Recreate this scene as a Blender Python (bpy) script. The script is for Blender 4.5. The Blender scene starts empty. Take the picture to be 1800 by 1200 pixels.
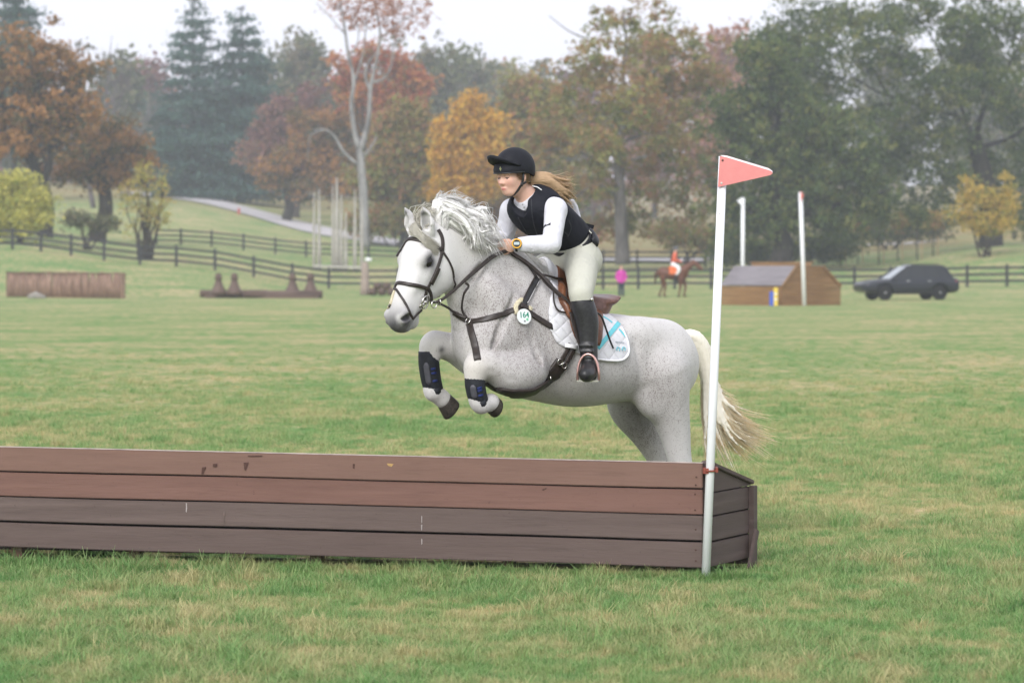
import bpy, bmesh, math, random
import numpy as np
from mathutils import Vector, Matrix, Euler
from mathutils.bvhtree import BVHTree

random.seed(7)
rng = np.random.default_rng(7)
S = bpy.context.scene
COL = S.collection

# ------------------------------------------------------------------ camera
FPX = 5000.0            # focal length in photo pixels (1800 wide): a 100 mm lens
HORIZON = 470.0         # photo row of the horizon
EYE = 1.6               # camera height in metres
cd = bpy.data.cameras.new('camera')
cam = bpy.data.objects.new('camera', cd)
COL.objects.link(cam)
cam.location = (0, 0, EYE)
cam.rotation_euler = (math.radians(90), 0, 0)
cd.sensor_width = 36.0
cd.lens = 100.0
cd.shift_y = -130.0 / 1800.0
cd.clip_start = 0.5
cd.clip_end = 6000
cd.dof.use_dof = True
cd.dof.focus_distance = 15.5
cd.dof.aperture_fstop = 4.2
S.camera = cam

# ------------------------------------------------------------------ sky, sun, exposure
SUN_EL, SUN_AZ = math.radians(36), math.radians(200)     # azimuth clockwise from +Y
world = bpy.data.worlds.new('World')
S.world = world
world.use_nodes = True
wn, wl = world.node_tree.nodes, world.node_tree.links
wn.clear()
sky = wn.new('ShaderNodeTexSky')
sky.sky_type = 'NISHITA'
sky.sun_disc = False
sky.sun_elevation = SUN_EL
sky.sun_rotation = SUN_AZ
sky.air_density = 1.0
sky.dust_density = 6.0
sky.ozone_density = 1.0
hs = wn.new('ShaderNodeHueSaturation')       # an overcast sky: the blue greyed out
hs.inputs['Saturation'].default_value = 0.22
mxw = wn.new('ShaderNodeMixRGB')             # cloud cover evens the brightness out
mxw.inputs[0].default_value = 0.75
mxw.inputs[2].default_value = (8.75, 8.85, 9.9, 1)
bg = wn.new('ShaderNodeBackground')
bg.inputs['Strength'].default_value = 0.1
wo = wn.new('ShaderNodeOutputWorld')
wl.new(sky.outputs[0], hs.inputs['Color'])
wl.new(hs.outputs[0], mxw.inputs[1])
wl.new(mxw.outputs[0], bg.inputs['Color'])
wl.new(bg.outputs[0], wo.inputs['Surface'])

sd = bpy.data.lights.new('sun', 'SUN')
sd.energy = 1.5
sd.angle = math.radians(25)
sd.color = (1.0, 0.98, 0.96)
sun = bpy.data.objects.new('sun', sd)
COL.objects.link(sun)
_sdir = Vector((math.sin(SUN_AZ) * math.cos(SUN_EL), math.cos(SUN_AZ) * math.cos(SUN_EL), math.sin(SUN_EL)))
sun.rotation_euler = _sdir.to_track_quat('Z', 'Y').to_euler()
sun.location = (0, -20, 40)

S.view_settings.view_transform = 'Standard'
S.view_settings.look = 'None'
S.view_settings.exposure = 0.62
S.view_settings.gamma = 1.0
S.render.engine = 'CYCLES'
S.cycles.use_denoising = True
S.cycles.max_bounces = 8
S.cycles.diffuse_bounces = 5
S.cycles.glossy_bounces = 2
S.cycles.transmission_bounces = 4
S.cycles.transparent_max_bounces = 6
S.cycles.volume_bounces = 2

# ------------------------------------------------------------------ helpers
def U(px, py, d):
    """photo pixel at a given distance -> world point"""
    return Vector(((px - 900.0) / FPX * d, d, EYE - (py - HORIZON) / FPX * d))

def lin(r, g, b):
    f = lambda c: (c / 255 / 12.92) if c <= 10 else ((c / 255 + 0.055) / 1.055) ** 2.4
    return (f(r), f(g), f(b), 1.0)

class NT:
    """tiny node-tree helper"""
    def __init__(self, name):
        self.m = bpy.data.materials.new(name)
        self.m.use_nodes = True
        self.n = self.m.node_tree.nodes
        self.l = self.m.node_tree.links
        self.b = self.n['Principled BSDF']
        self.out = self.n['Material Output']
    def node(self, t, **kw):
        x = self.n.new('ShaderNode' + t)
        for k, v in kw.items():
            if hasattr(x, k): setattr(x, k, v)
            else: x.inputs[k].default_value = v
        return x
    def link(self, a, b): self.l.new(a, b)
    def coord(self, kind='Object', scale=(1, 1, 1)):
        if kind == 'World': src = self.node('NewGeometry').outputs['Position']
        else: src = self.node('TexCoord').outputs[kind]
        mp = self.node('Mapping'); mp.inputs['Scale'].default_value = scale
        self.link(src, mp.inputs['Vector'])
        return mp.outputs[0]
    def noise(self, vec, scale, detail=4, rough=0.55, dist=0.0):
        x = self.node('TexNoise'); x.inputs['Scale'].default_value = scale
        x.inputs['Detail'].default_value = detail; x.inputs['Roughness'].default_value = rough
        x.inputs['Distortion'].default_value = dist
        if vec is not None: self.link(vec, x.inputs['Vector'])
        return x.outputs[0]
    def ramp(self, fac, stops):
        r = self.node('ValToRGB')
        e = r.color_ramp.elements
        while len(e) < len(stops): e.new(0.5)
        for q, (p, c) in zip(e, stops):
            q.position = p; q.color = c if len(c) == 4 else (*c, 1)
        self.link(fac, r.inputs[0]); return r.outputs[0]
    def mix(self, fac, a, b, mode='MIX'):
        x = self.node('MixRGB'); x.blend_type = mode
        for i, v in enumerate((fac, a, b)):
            if isinstance(v, (int, float)): x.inputs[i].default_value = v
            elif isinstance(v, (tuple, list)): x.inputs[i].default_value = v if len(v) == 4 else (*v, 1)
            else: self.link(v, x.inputs[i])
        return x.outputs[0]
    def math(self, op, a, b=0.0, clamp=False):
        x = self.node('Math'); x.operation = op; x.use_clamp = clamp
        for i, v in enumerate((a, b)):
            if isinstance(v, (int, float)): x.inputs[i].default_value = v
            else: self.link(v, x.inputs[i])
        return x.outputs[0]
    def attr(self, name):
        x = self.node('Attribute'); x.attribute_name = name
        return x
    def bump(self, h, strength=0.3, dist=0.01):
        x = self.node('Bump'); x.inputs['Strength'].default_value = strength
        x.inputs['Distance'].default_value = dist
        self.link(h, x.inputs['Height']); self.link(x.outputs[0], self.b.inputs['Normal'])
        return x
    def base(self, c, rough=0.6, spec=0.3, metal=0.0, sheen=0.0):
        if isinstance(c, (tuple, list)): self.b.inputs['Base Color'].default_value = c if len(c) == 4 else (*c, 1)
        else: self.link(c, self.b.inputs['Base Color'])
        if isinstance(rough, (int, float)): self.b.inputs['Roughness'].default_value = rough
        else: self.link(rough, self.b.inputs['Roughness'])
        self.b.inputs['Specular IOR Level'].default_value = spec
        self.b.inputs['Metallic'].default_value = metal
        if sheen: self.b.inputs['Sheen Weight'].default_value = sheen
        return self.m

_mats = {}
def plain(name, col, rough=0.6, spec=0.3, metal=0.0, var=0.15, scale=30, bump=0.0, sheen=0.0, coord='Object'):
    """procedural material: one colour with noise variation"""
    if name in _mats: return _mats[name]
    t = NT(name)
    v = t.coord(coord)
    n = t.noise(v, scale, 5)
    c = tuple(col[:3])
    dk = tuple(max(0, x * (1 - var)) for x in c); lt = tuple(min(1, x * (1 + var)) for x in c)
    cc = t.ramp(n, [(0.3, dk), (0.7, lt)])
    rr = t.math('ADD', t.math('MULTIPLY', n, 0.2), rough - 0.1)
    t.base(cc, rr, spec, metal, sheen)
    if bump: t.bump(n, bump, 0.01)
    _mats[name] = t.m
    return t.m

def link(o, parent=None):
    COL.objects.link(o)
    if parent is not None: o.parent = parent
    return o

def tag(o, label=None, cat=None, group=None, kind=None):
    if label: o['label'] = label
    if cat: o['category'] = cat
    if group: o['group'] = group
    if kind: o['kind'] = kind
    return o

def empty(name, loc=(0, 0, 0), rz=0.0):
    o = bpy.data.objects.new(name, None)
    o.empty_display_size = 0.2
    o.location = loc; o.rotation_euler = (0, 0, rz)
    return link(o)

def mesh_obj(name, verts, faces, mat=None, parent=None, smooth=False, attrs=None):
    """world-space mesh; if a parent Empty is given the vertices are moved into its frame"""
    me = bpy.data.meshes.new(name)
    verts = np.asarray(verts, dtype=np.float64)
    off = np.zeros(3)
    if parent is not None:
        mw = parent_matrix(parent).inverted()
        m = np.array(mw)
        verts = verts @ m[:3, :3].T + m[:3, 3]
    if isinstance(faces, np.ndarray):
        nf, k = faces.shape
        me.vertices.add(len(verts)); me.vertices.foreach_set('co', verts.ravel())
        me.loops.add(nf * k); me.loops.foreach_set('vertex_index', faces.ravel().astype(np.int32))
        me.polygons.add(nf)
        me.polygons.foreach_set('loop_start', np.arange(0, nf * k, k, dtype=np.int32))
        me.update(calc_edges=True)
    else:
        me.from_pydata([tuple(v) for v in verts], [], [tuple(f) for f in faces])
        me.update()
    me.validate()
    if smooth: me.shade_smooth()
    if attrs:
        for an, av in attrs.items():
            av = np.asarray(av, dtype=np.float32)
            if av.ndim == 1:
                a = me.attributes.new(an, 'FLOAT', 'POINT'); a.data.foreach_set('value', av)
            else:
                a = me.attributes.new(an, 'FLOAT_COLOR', 'POINT')
                if av.shape[1] == 3: av = np.concatenate([av, np.ones((len(av), 1), np.float32)], 1)
                a.data.foreach_set('color', av.ravel())
    o = bpy.data.objects.new(name, me)
    if mat is not None: me.materials.append(mat)
    return link(o, parent)

def parent_matrix(p):
    m = Matrix.LocRotScale(p.location, p.rotation_euler, p.scale)
    if p.parent is not None: m = parent_matrix(p.parent) @ m
    return m

class MB:
    """mesh builder: collects boxes, tubes, prisms in world (or local) space"""
    def __init__(s): s.v = []; s.f = []
    def add(s, vs, fs):
        n = len(s.v); s.v += [tuple(v) for v in vs]; s.f += [tuple(i + n for i in f) for f in fs]; return s
    def box(s, c, size, M=None):
        x, y, z = (q / 2 for q in size)
        vs = [Vector((a * x, b * y, e * z)) for a in (-1, 1) for b in (-1, 1) for e in (-1, 1)]
        if M is not None: vs = [M @ v for v in vs]
        c = Vector(c)
        s.add([v + c for v in vs], [(0, 1, 3, 2), (4, 6, 7, 5), (0, 4, 5, 1), (2, 3, 7, 6), (0, 2, 6, 4), (1, 5, 7, 3)])
        return s
    def beam(s, a, b, w, h, up=(0, 0, 1)):
        """box from a to b, w across, h along 'up'"""
        a, b = Vector(a), Vector(b); t = (b - a); L = t.length; t.normalize()
        sd = t.cross(Vector(up)).normalized(); u = sd.cross(t).normalized()
        M = Matrix((t, sd, u)).transposed()
        return s.box((a + b) / 2, (L, w, h), M)
    def tube(s, pts, rads, n=8, cap=True, flat=None):
        """tube along pts; flat=(normal list, thickness ratio) makes a strap"""
        pts = [Vector(p) for p in pts]
        if isinstance(rads, (int, float)): rads = [rads] * len(pts)
        base = len(s.v); ring = []
        up = None
        for i, p in enumerate(pts):
            t = (pts[min(i + 1, len(pts) - 1)] - pts[max(i - 1, 0)])
            if t.length < 1e-9: t = Vector((0, 0, 1))
            t.normalize()
            if up is None:
                up = Vector((0, 0, 1)) if abs(t.z) < 0.9 else Vector((1, 0, 0))
            a = t.cross(up)
            if a.length < 1e-6: a = t.cross(Vector((1, 0, 0)))
            a.normalize(); b = a.cross(t).normalized(); up = b
            for k in range(n):
                an = 2 * math.pi * k / n
                s.v.append(tuple(p + (a * math.cos(an) + b * math.sin(an)) * rads[i]))
        for i in range(len(pts) - 1):
            for k in range(n):
                a0 = base + i * n + k; a1 = base + i * n + (k + 1) % n
                s.f.append((a0, a1, a1 + n, a0 + n))
        if cap:
            s.f.append(tuple(base + k for k in range(n))[::-1])
            e = base + (len(pts) - 1) * n
            s.f.append(tuple(e + k for k in range(n)))
        return s
    def strap(s, pts, nrm, width, thick):
        """flat strap through pts whose face looks along nrm"""
        pts = [Vector(p) for p in pts]; base = len(s.v)
        if isinstance(width, (int, float)): width = [width] * len(pts)
        for i, p in enumerate(pts):
            t = (pts[min(i + 1, len(pts) - 1)] - pts[max(i - 1, 0)]).normalized()
            n = Vector(nrm[i]); n = (n - t * n.dot(t)); n.normalize()
            w = t.cross(n).normalized()
            h = width[i] / 2; e = thick / 2
            s.v += [tuple(p + w * h + n * (-e)), tuple(p + w * h * 0.96 + n * e * .6), tuple(p + w * h * .7 + n * e), tuple(p - w * h * .7 + n * e), tuple(p - w * h * .96 + n * e * .6), tuple(p - w * h - n * e)]
        m = 6
        for i in range(len(pts) - 1):
            for k in range(m):
                a0 = base + i * m + k; a1 = base + i * m + (k + 1) % m
                s.f.append((a0, a1, a1 + m, a0 + m))
        s.f.append(tuple(base + k for k in range(m))[::-1]); e = base + (len(pts) - 1) * m
        s.f.append(tuple(e + k for k in range(m)))
        return s
    def prism(s, poly, n, thick):
        """extrude a planar polygon (world points) by thick along n, centred"""
        n = Vector(n).normalized() * thick / 2; k = len(poly)
        vs = [Vector(p) - n for p in poly] + [Vector(p) + n for p in poly]
        fs = [tuple(range(k))[::-1], tuple(range(k, 2 * k))] + [(i, (i + 1) % k, k + (i + 1) % k, k + i) for i in range(k)]
        return s.add(vs, fs)
    def lathe(s, base, prof, n=12, axis=(0, 0, 1)):
        """profile [(r, h)] turned round axis at base"""
        ax = Vector(axis).normalized(); q = ax.to_track_quat('Z', 'Y').to_matrix(); base = Vector(base)
        b0 = len(s.v)
        for r, h in prof:
            for k in range(n):
                an = 2 * math.pi * k / n
                s.v.append(tuple(base + q @ Vector((r * math.cos(an), r * math.sin(an), h))))
        for i in range(len(prof) - 1):
            for k in range(n):
                a0 = b0 + i * n + k; a1 = b0 + i * n + (k + 1) % n
                s.f.append((a0, a1, a1 + n, a0 + n))
        s.f.append(tuple(b0 + k for k in range(n))[::-1]); e = b0 + (len(prof) - 1) * n
        s.f.append(tuple(e + k for k in range(n)))
        return s
    def ball(s, c, r, n=8, M=None):
        c = Vector(c); r = Vector((r, r, r)) if isinstance(r, (int, float)) else Vector(r)
        b0 = len(s.v); rows = n
        for i in range(rows + 1):
            th = math.pi * i / rows
            for k in range(2 * n):
                ph = math.pi * k / n
                p = Vector((r.x * math.sin(th) * math.cos(ph), r.y * math.sin(th) * math.sin(ph), r.z * math.cos(th)))
                if M is not None: p = M @ p
                s.v.append(tuple(c + p))
        m = 2 * n
        for i in range(rows):
            for k in range(m):
                a0 = b0 + i * m + k; a1 = b0 + i * m + (k + 1) % m
                s.f.append((a0, a0 + m, a1 + m, a1))
        return s
    def build(s, name, mat=None, parent=None, smooth=False, bevel=0.0):
        o = mesh_obj(name, s.v, s.f, mat, parent, smooth)
        if bevel:
            bm = bmesh.new(); bm.from_mesh(o.data)
            bmesh.ops.bevel(bm, geom=bm.edges[:], offset=bevel, segments=2, affect='EDGES', clamp_overlap=True)
            bm.to_mesh(o.data); bm.free()
        return o

def catmull(pts, m):
    """resample a polyline of arrays with a Catmull-Rom spline, m pieces per span"""
    P = np.asarray(pts, dtype=float)
    Q = np.concatenate([[2 * P[0] - P[1]], P, [2 * P[-1] - P[-2]]])
    out = []
    for i in range(1, len(Q) - 2):
        for j in range(m):
            t = j / m
            a, b, c, d = Q[i - 1], Q[i], Q[i + 1], Q[i + 2]
            out.append(0.5 * (2 * b + (c - a) * t + (2 * a - 5 * b + 4 * c - d) * t * t + (3 * b - a - 3 * c + d) * t ** 3))
    out.append(P[-1])
    return np.array(out)

class SDF:
    """signed-distance field on a grid with smooth unions, meshed by surface nets"""
    def __init__(s, lo, hi, h):
        s.lo = np.asarray(lo, float); s.h = h
        s.n = np.ceil((np.asarray(hi, float) - s.lo) / h).astype(int) + 1
        s.v = np.full(s.n, 9.0, np.float32)
    def _sub(s, lo, hi, pad):
        a = np.clip(np.floor((np.asarray(lo) - pad - s.lo) / s.h).astype(int), 0, s.n)
        b = np.clip(np.ceil((np.asarray(hi) + pad - s.lo) / s.h).astype(int) + 1, 0, s.n)
        if np.any(b <= a): return None
        ax = [(s.lo[i] + s.h * np.arange(a[i], b[i])).astype(np.float32) for i in range(3)]
        return tuple(slice(a[i], b[i]) for i in range(3)), ax[0][:, None, None], ax[1][None, :, None], ax[2][None, None, :]
    def _put(s, sl, d, k, mode):
        o = s.v[sl]
        if mode == 'sub': d = -d; o2 = -o
        else: o2 = o
        if mode == 'sub':
            q = np.maximum(k - np.abs(o - d), 0) / k if k > 0 else 0
            s.v[sl] = np.maximum(o, d) + q * q * k * 0.25
        else:
            q = np.maximum(k - np.abs(o - d), 0) / k if k > 0 else 0
            s.v[sl] = np.minimum(o, d) - q * q * k * 0.25
    def cone(s, a, b, ra, rb, k=0.03, mode='add'):
        a = np.asarray(a, float); b = np.asarray(b, float); R = max(ra, rb)
        g = s._sub(np.minimum(a, b) - R, np.maximum(a, b) + R, k + 3 * s.h)
        if g is None: return
        sl, X, Y, Z = g; t = b - a; L2 = max(t @ t, 1e-12)
        w = np.clip(((X - a[0]) * t[0] + (Y - a[1]) * t[1] + (Z - a[2]) * t[2]) / L2, 0, 1)
        d = np.sqrt((X - a[0] - w * t[0]) ** 2 + (Y - a[1] - w * t[1]) ** 2 + (Z - a[2] - w * t[2]) ** 2) - (ra + (rb - ra) * w)
        s._put(sl, d.astype(np.float32), k, mode)
    def chain(s, pts, rads, k=0.03, m=4, mode='add'):
        P = catmull(np.concatenate([np.asarray([list(p) for p in pts], float), np.asarray(rads, float)[:, None]], 1), m)
        for i in range(len(P) - 1): s.cone(P[i, :3], P[i + 1, :3], P[i, 3], P[i + 1, 3], k if i == 0 else min(k, 0.02), mode)
    def ell(s, c, r, M=None, k=0.03, mode='add', p=2.0):
        c = np.asarray(c, float); r = np.asarray(r, float)
        M = np.eye(3) if M is None else np.array(M, float)     # columns = axes
        ext = np.sqrt(((M * r) ** 2).sum(1))
        g = s._sub(c - ext, c + ext, k + 3 * s.h)
        if g is None: return
        sl, X, Y, Z = g; X = X - c[0]; Y = Y - c[1]; Z = Z - c[2]
        q = [np.abs((X * M[0, i] + Y * M[1, i] + Z * M[2, i]) / r[i]) for i in range(3)]
        kk = (q[0] ** p + q[1] ** p + q[2] ** p) ** (1 / p) + 1e-6
        d = np.sqrt(X * X + Y * Y + Z * Z) * (1 - 1 / kk)
        d = np.where(kk < 0.2, -r.min() * 0.8, d)
        s._put(sl, d.astype(np.float32), k, mode)
    def loft(s, nodes, k=0.04, m=4, p=2.0):
        """nodes: (centre, U half-axis, V half-axis) world vectors"""
        A = catmull(np.array([np.concatenate([list(c), list(u), list(v)]) for c, u, v in nodes]), m)
        lo = np.full(3, 1e9); hi = -lo
        for a in A:
            e = np.sqrt(a[3:6] ** 2 + a[6:9] ** 2) * 1.1; lo = np.minimum(lo, a[:3] - e); hi = np.maximum(hi, a[:3] + e)
        cap = max(np.linalg.norm(A[0, 3:6]), np.linalg.norm(A[-1, 3:6])) * 0.6
        g = s._sub(lo - cap - 0.3, hi + cap + 0.3, k + 3 * s.h)
        sl, X, Y, Z = g
        best = np.full(s.v[sl].shape, 9.0, np.float32)
        off = [q.start for q in sl]
        for i in range(len(A) - 1):
            a, b = A[i], A[i + 1]
            eu = max(np.linalg.norm(a[3:6]), np.linalg.norm(b[3:6])); ev = max(np.linalg.norm(a[6:9]), np.linalg.norm(b[6:9]))
            r = max(eu, ev) * 1.05 + k + 3 * s.h
            ext = np.maximum(np.sqrt(a[3:6] ** 2 + a[6:9] ** 2), np.sqrt(b[3:6] ** 2 + b[6:9] ** 2)) + min(eu, ev) * 0.5
            g2 = s._sub(np.minimum(a[:3], b[:3]) - ext, np.maximum(a[:3], b[:3]) + ext, k + 3 * s.h)
            if g2 is None: continue
            sl2, X, Y, Z = g2
            uu = (a[3:6] + b[3:6]) / 2; vv = (a[6:9] + b[6:9]) / 2
            uh = uu / np.linalg.norm(uu); vh = vv / np.linalg.norm(vv)
            nn = np.cross(uh, vh); nn /= np.linalg.norm(nn)
            T = b[:3] - a[:3]; den = T @ nn
            if abs(den) < 1e-6: continue
            w = np.clip(((X - a[0]) * nn[0] + (Y - a[1]) * nn[1] + (Z - a[2]) * nn[2]) / den, 0, 1)
            rx = X - a[0] - w * T[0]; ry = Y - a[1] - w * T[1]; rz = Z - a[2] - w * T[2]
            ua, ub = np.linalg.norm(a[3:6]), np.linalg.norm(b[3:6]); va, vb = np.linalg.norm(a[6:9]), np.linalg.norm(b[6:9])
            ru = ua + (ub - ua) * w; rv = va + (vb - va) * w
            cu = rx * uh[0] + ry * uh[1] + rz * uh[2]
            # remove the U part, then V (V may lean)
            cv = rx * vh[0] + ry * vh[1] + rz * vh[2]
            cn = rx * nn[0] + ry * nn[1] + rz * nn[2]
            rn = np.minimum(ru, rv) * 0.7
            kk = (np.abs(cu / ru) ** p + np.abs(cv / rv) ** p + np.abs(cn / rn) ** p) ** (1 / p) + 1e-6
            rl = np.sqrt(rx * rx + ry * ry + rz * rz)
            d = np.where(kk < 0.25, -np.minimum(ru, rv) * 0.7, rl * (1 - 1 / kk))
            loc = tuple(slice(sl2[j].start - off[j], sl2[j].stop - off[j]) for j in range(3))
            bs = best[loc]
            best[loc] = np.minimum(bs, d[:bs.shape[0], :bs.shape[1], :bs.shape[2]])
        s._put(sl, best, k, 'add')
    def blur(s, n=1):
        for _ in range(n):
            for ax in range(3):
                v = s.v; a = np.roll(v, 1, ax); b = np.roll(v, -1, ax)
                s.v = (v * 2 + np.clip(a, v - .05, v + .05) + np.clip(b, v - .05, v + .05)) / 4
    def mesh(s):
        v = s.v; ins = v < 0
        c = [ins[i:ins.shape[0] - 1 + i, j:ins.shape[1] - 1 + j, k:ins.shape[2] - 1 + k] for i in (0, 1) for j in (0, 1) for k in (0, 1)]
        cnt = sum(x.astype(np.uint8) for x in c)
        act = np.argwhere((cnt > 0) & (cnt < 8))
        acc = np.zeros((len(act), 3)); num = np.zeros(len(act))
        cor = [np.array((i, j, k)) for i in (0, 1) for j in (0, 1) for k in (0, 1)]
        vals = [v[act[:, 0] + q[0], act[:, 1] + q[1], act[:, 2] + q[2]] for q in cor]
        for i in range(8):
            for j in range(i + 1, 8):
                if np.abs(cor[i] - cor[j]).sum() != 1: continue
                m = (vals[i] < 0) != (vals[j] < 0)
                t = np.where(m, vals[i] / np.where(m, vals[i] - vals[j], 1), 0)
                acc += np.where(m[:, None], cor[i] + (cor[j] - cor[i]) * t[:, None], 0); num += m
        P = s.lo + (act + acc / num[:, None]) * s.h
        idx = np.full(np.array(v.shape) - 1, -1, np.int64)
        idx[act[:, 0], act[:, 1], act[:, 2]] = np.arange(len(act))
        Q = []
        for ax in range(3):
            o = [1, 2] if ax == 0 else ([2, 0] if ax == 1 else [0, 1])
            sl0 = [slice(1, -1)] * 3; sl1 = [slice(1, -1)] * 3
            sl0[ax] = slice(0, -1); sl1[ax] = slice(1, None)
            A = ins[tuple(sl0)]; B = ins[tuple(sl1)]
            e = np.argwhere(A != B)
            fl = A[e[:, 0], e[:, 1], e[:, 2]]
            base = e.copy()
            for q in range(3):
                if q != ax: base[:, q] += 1
            def cell(du, dv):
                b = base.copy(); b[:, o[0]] -= du; b[:, o[1]] -= dv
                return idx[b[:, 0], b[:, 1], b[:, 2]]
            q4 = np.stack([cell(1, 1), cell(0, 1), cell(0, 0), cell(1, 0)], 1)
            q4[~fl] = q4[~fl][:, ::-1]
            Q.append(q4)
        Q = np.concatenate(Q)
        return P, Q[(Q >= 0).all(1)]

def relax(P, Q, n=2, lam=0.5):
    """Laplacian smoothing of a quad mesh"""
    P = P.copy()
    e = np.concatenate([Q[:, [0, 1]], Q[:, [1, 2]], Q[:, [2, 3]], Q[:, [3, 0]]])
    e = np.concatenate([e, e[:, ::-1]])
    deg = np.bincount(e[:, 0], minlength=len(P))[:, None]
    for _ in range(n):
        acc = np.stack([np.bincount(e[:, 0], weights=P[e[:, 1], i], minlength=len(P)) for i in range(3)], 1)
        P += lam * (acc / np.maximum(deg, 1) - P)
    return P
# ================================================================== the ground
# screen row of the ground at given distance and column (photo pixels); turned into heights
_PX = [-1200, 0, 300, 600, 900, 1200, 1500, 1800, 3000]
_D = [0, 120, 150, 180, 205, 240, 300, 400, 600, 1400]
_ROW = {150: [520, 520, 523, 523, 523, 523, 523, 521, 520],
        180: [425, 437, 468, 508, 506, 503, 503, 498, 490],
        205: [405, 418, 446, 478, 484, 482, 474, 436, 425],
        240: [385, 399, 426, 449, 462, 458, 446, 426, 410],
        300: [355, 365, 366, 400, 432, 430, 420, 402, 390],
        400: [325, 330, 330, 352, 395, 404, 402, 390, 380],
        600: [300, 305, 305, 318, 345, 360, 368, 370, 365],
        1400: [280, 285, 285, 290, 310, 320, 325, 330, 330]}
_EL = np.zeros((len(_D), len(_PX)))
for i_, d_ in enumerate(_D):
    if d_ in _ROW: _EL[i_] = [EYE - (r - HORIZON) * d_ / FPX for r in _ROW[d_]]
def elev(x, y):
    """height of the ground at world x, y"""
    if y < 1: return 0.0
    p = min(max(900 + x / y * FPX, _PX[0]), _PX[-1] - 1e-3)
    j = int(np.searchsorted(_PX, p, 'right') - 1); u = (p - _PX[j]) / (_PX[j + 1] - _PX[j]); u = u * u * (3 - 2 * u)
    y = min(y, 1399.9); i = int(np.searchsorted(_D, y, 'right') - 1); v = (y - _D[i]) / (_D[i + 1] - _D[i])
    a = _EL[i, j] * (1 - u) + _EL[i, j + 1] * u; b = _EL[i + 1, j] * (1 - u) + _EL[i + 1, j + 1] * u
    return float(a * (1 - v) + b * v)
def G(px, d, dz=0.0):
    """point on the ground in photo column px at distance d"""
    x = (px - 900) / FPX * d
    return Vector((x, d, elev(x, d) + dz))

def ground_colour(t, v):
    n1 = t.noise(v, 3.2, 5, .68); n2 = t.noise(v, .30, 4, .55); n3 = t.noise(v, 9, 5, .7); n4 = t.noise(v, .035, 3, .5)
    f = t.math('ADD', t.math('MULTIPLY', n1, .62), t.math('ADD', t.math('MULTIPLY', n2, .28), t.math('MULTIPLY', n4, .10)))
    return t.ramp(f, [(.38, (.076, .200, .052)), (.452, (.145, .255, .078)), (.505, (.250, .285, .115)), (.556, (.42, .345, .185)), (.62, (.52, .40, .23))]), n3, n1
def ground_mat():
    t = NT('meadow_grass')
    v = t.coord('World')
    c, n3, n1 = ground_colour(t, v)
    c = t.mix(t.math('MULTIPLY', n3, .55), c, t.mix(.4, c, (.08, .11, .04)), 'MIX')
    # leaf litter under the far trees: distance mask made of a slow noise and an attribute
    a = t.attr('litter'); lf = t.math('MULTIPLY', a.outputs['Fac'], t.math('MULTIPLY', t.noise(v, .12, 4, .6), 1.7), True)
    c = t.mix(lf, c, t.mix(n1, (.20, .115, .05), (.27, .17, .085)))
    t.base(c, .95, .1)
    t.bump(t.math('ADD', n3, t.math('MULTIPLY', n1, 1.5)), .6, .05)
    return t.m
MAT_GROUND = ground_mat()
def build_ground():
    ys = np.concatenate([np.linspace(-30, 10, 6), np.linspace(12, 60, 25), np.linspace(64, 320, 130), np.linspace(330, 1400, 50), [2500, 5000]])
    tx = np.concatenate([[-4000, -2200], np.linspace(-1200, 3000, 110), [4000, 6000]])
    V, Lt = [], []
    for y in ys:
        for q in tx:
            yy = max(y, 60.0)
            x = (q - 900) / FPX * yy * (1 if y >= 60 else 3.0)
            z = elev(x, y) if y < 1400 else elev(x * 1399 / y, 1399)
            V.append((x, y, z)); p = 900 + x / max(y, 1) * FPX
            Lt.append(min(1, max(0, (y - 300) / 60)) * .6 if p < 900 else min(1, max(0, (y - 228) / 30)) * .7)
    m = len(tx); F_ = [(i * m + k, i * m + k + 1, (i + 1) * m + k + 1, (i + 1) * m + k) for i in range(len(ys) - 1) for k in range(m - 1)]
    o = mesh_obj('ground', np.array(V), np.array(F_), MAT_GROUND, None, True, {'litter': np.array(Lt)})
    return tag(o, 'green autumn meadow with straw-coloured patches', None, None, 'structure')
build_ground()

# ---- lane winding through the park on the left
def strip(name, mat, pts, kind='structure', lift=.05):
    V, F_ = [], []
    P = catmull(np.array(pts, float), 8)             # px, d, half width in metres
    for i, (px, d, w) in enumerate(P):
        a = G(*P[max(i - 1, 0)][:2]); b = G(*P[min(i + 1, len(P) - 1)][:2]); t = (b - a); t.z = 0; t.normalize(); n = Vector((-t.y, t.x, 0))
        c = G(px, d)
        for e in (-1, -.5, 0, .5, 1):
            q = c + n * w * e; V.append((q.x, q.y, elev(q.x, q.y) + lift))
    for i in range(len(P) - 1):
        for k in range(4): F_.append((i * 5 + k, i * 5 + k + 1, (i + 1) * 5 + k + 1, (i + 1) * 5 + k))
    return tag(mesh_obj(name, V, F_, mat, None, True), None, None, None, kind)
M_LANE = plain('lane_asphalt', (.42, .40, .40), .9, .2, var=.12, scale=1.5, coord='World')
strip('lane', M_LANE, [(255, 372, 3.2), (300, 352, 3.2), (370, 334, 3.2), (470, 308, 3.2), (580, 286, 3.2), (700, 268, 3.2), (850, 256, 3.2), (1000, 248, 3.2), (1250, 236, 3.0)], lift=.12)
strip('path', plain('gravel_path', (.36, .34, .32), .95, .1, var=.15, scale=2, coord='World'), [(1240, 240, 2.2), (1400, 262, 2.4), (1520, 268, 2.4), (1640, 262, 2.4)], lift=.12)

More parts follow.
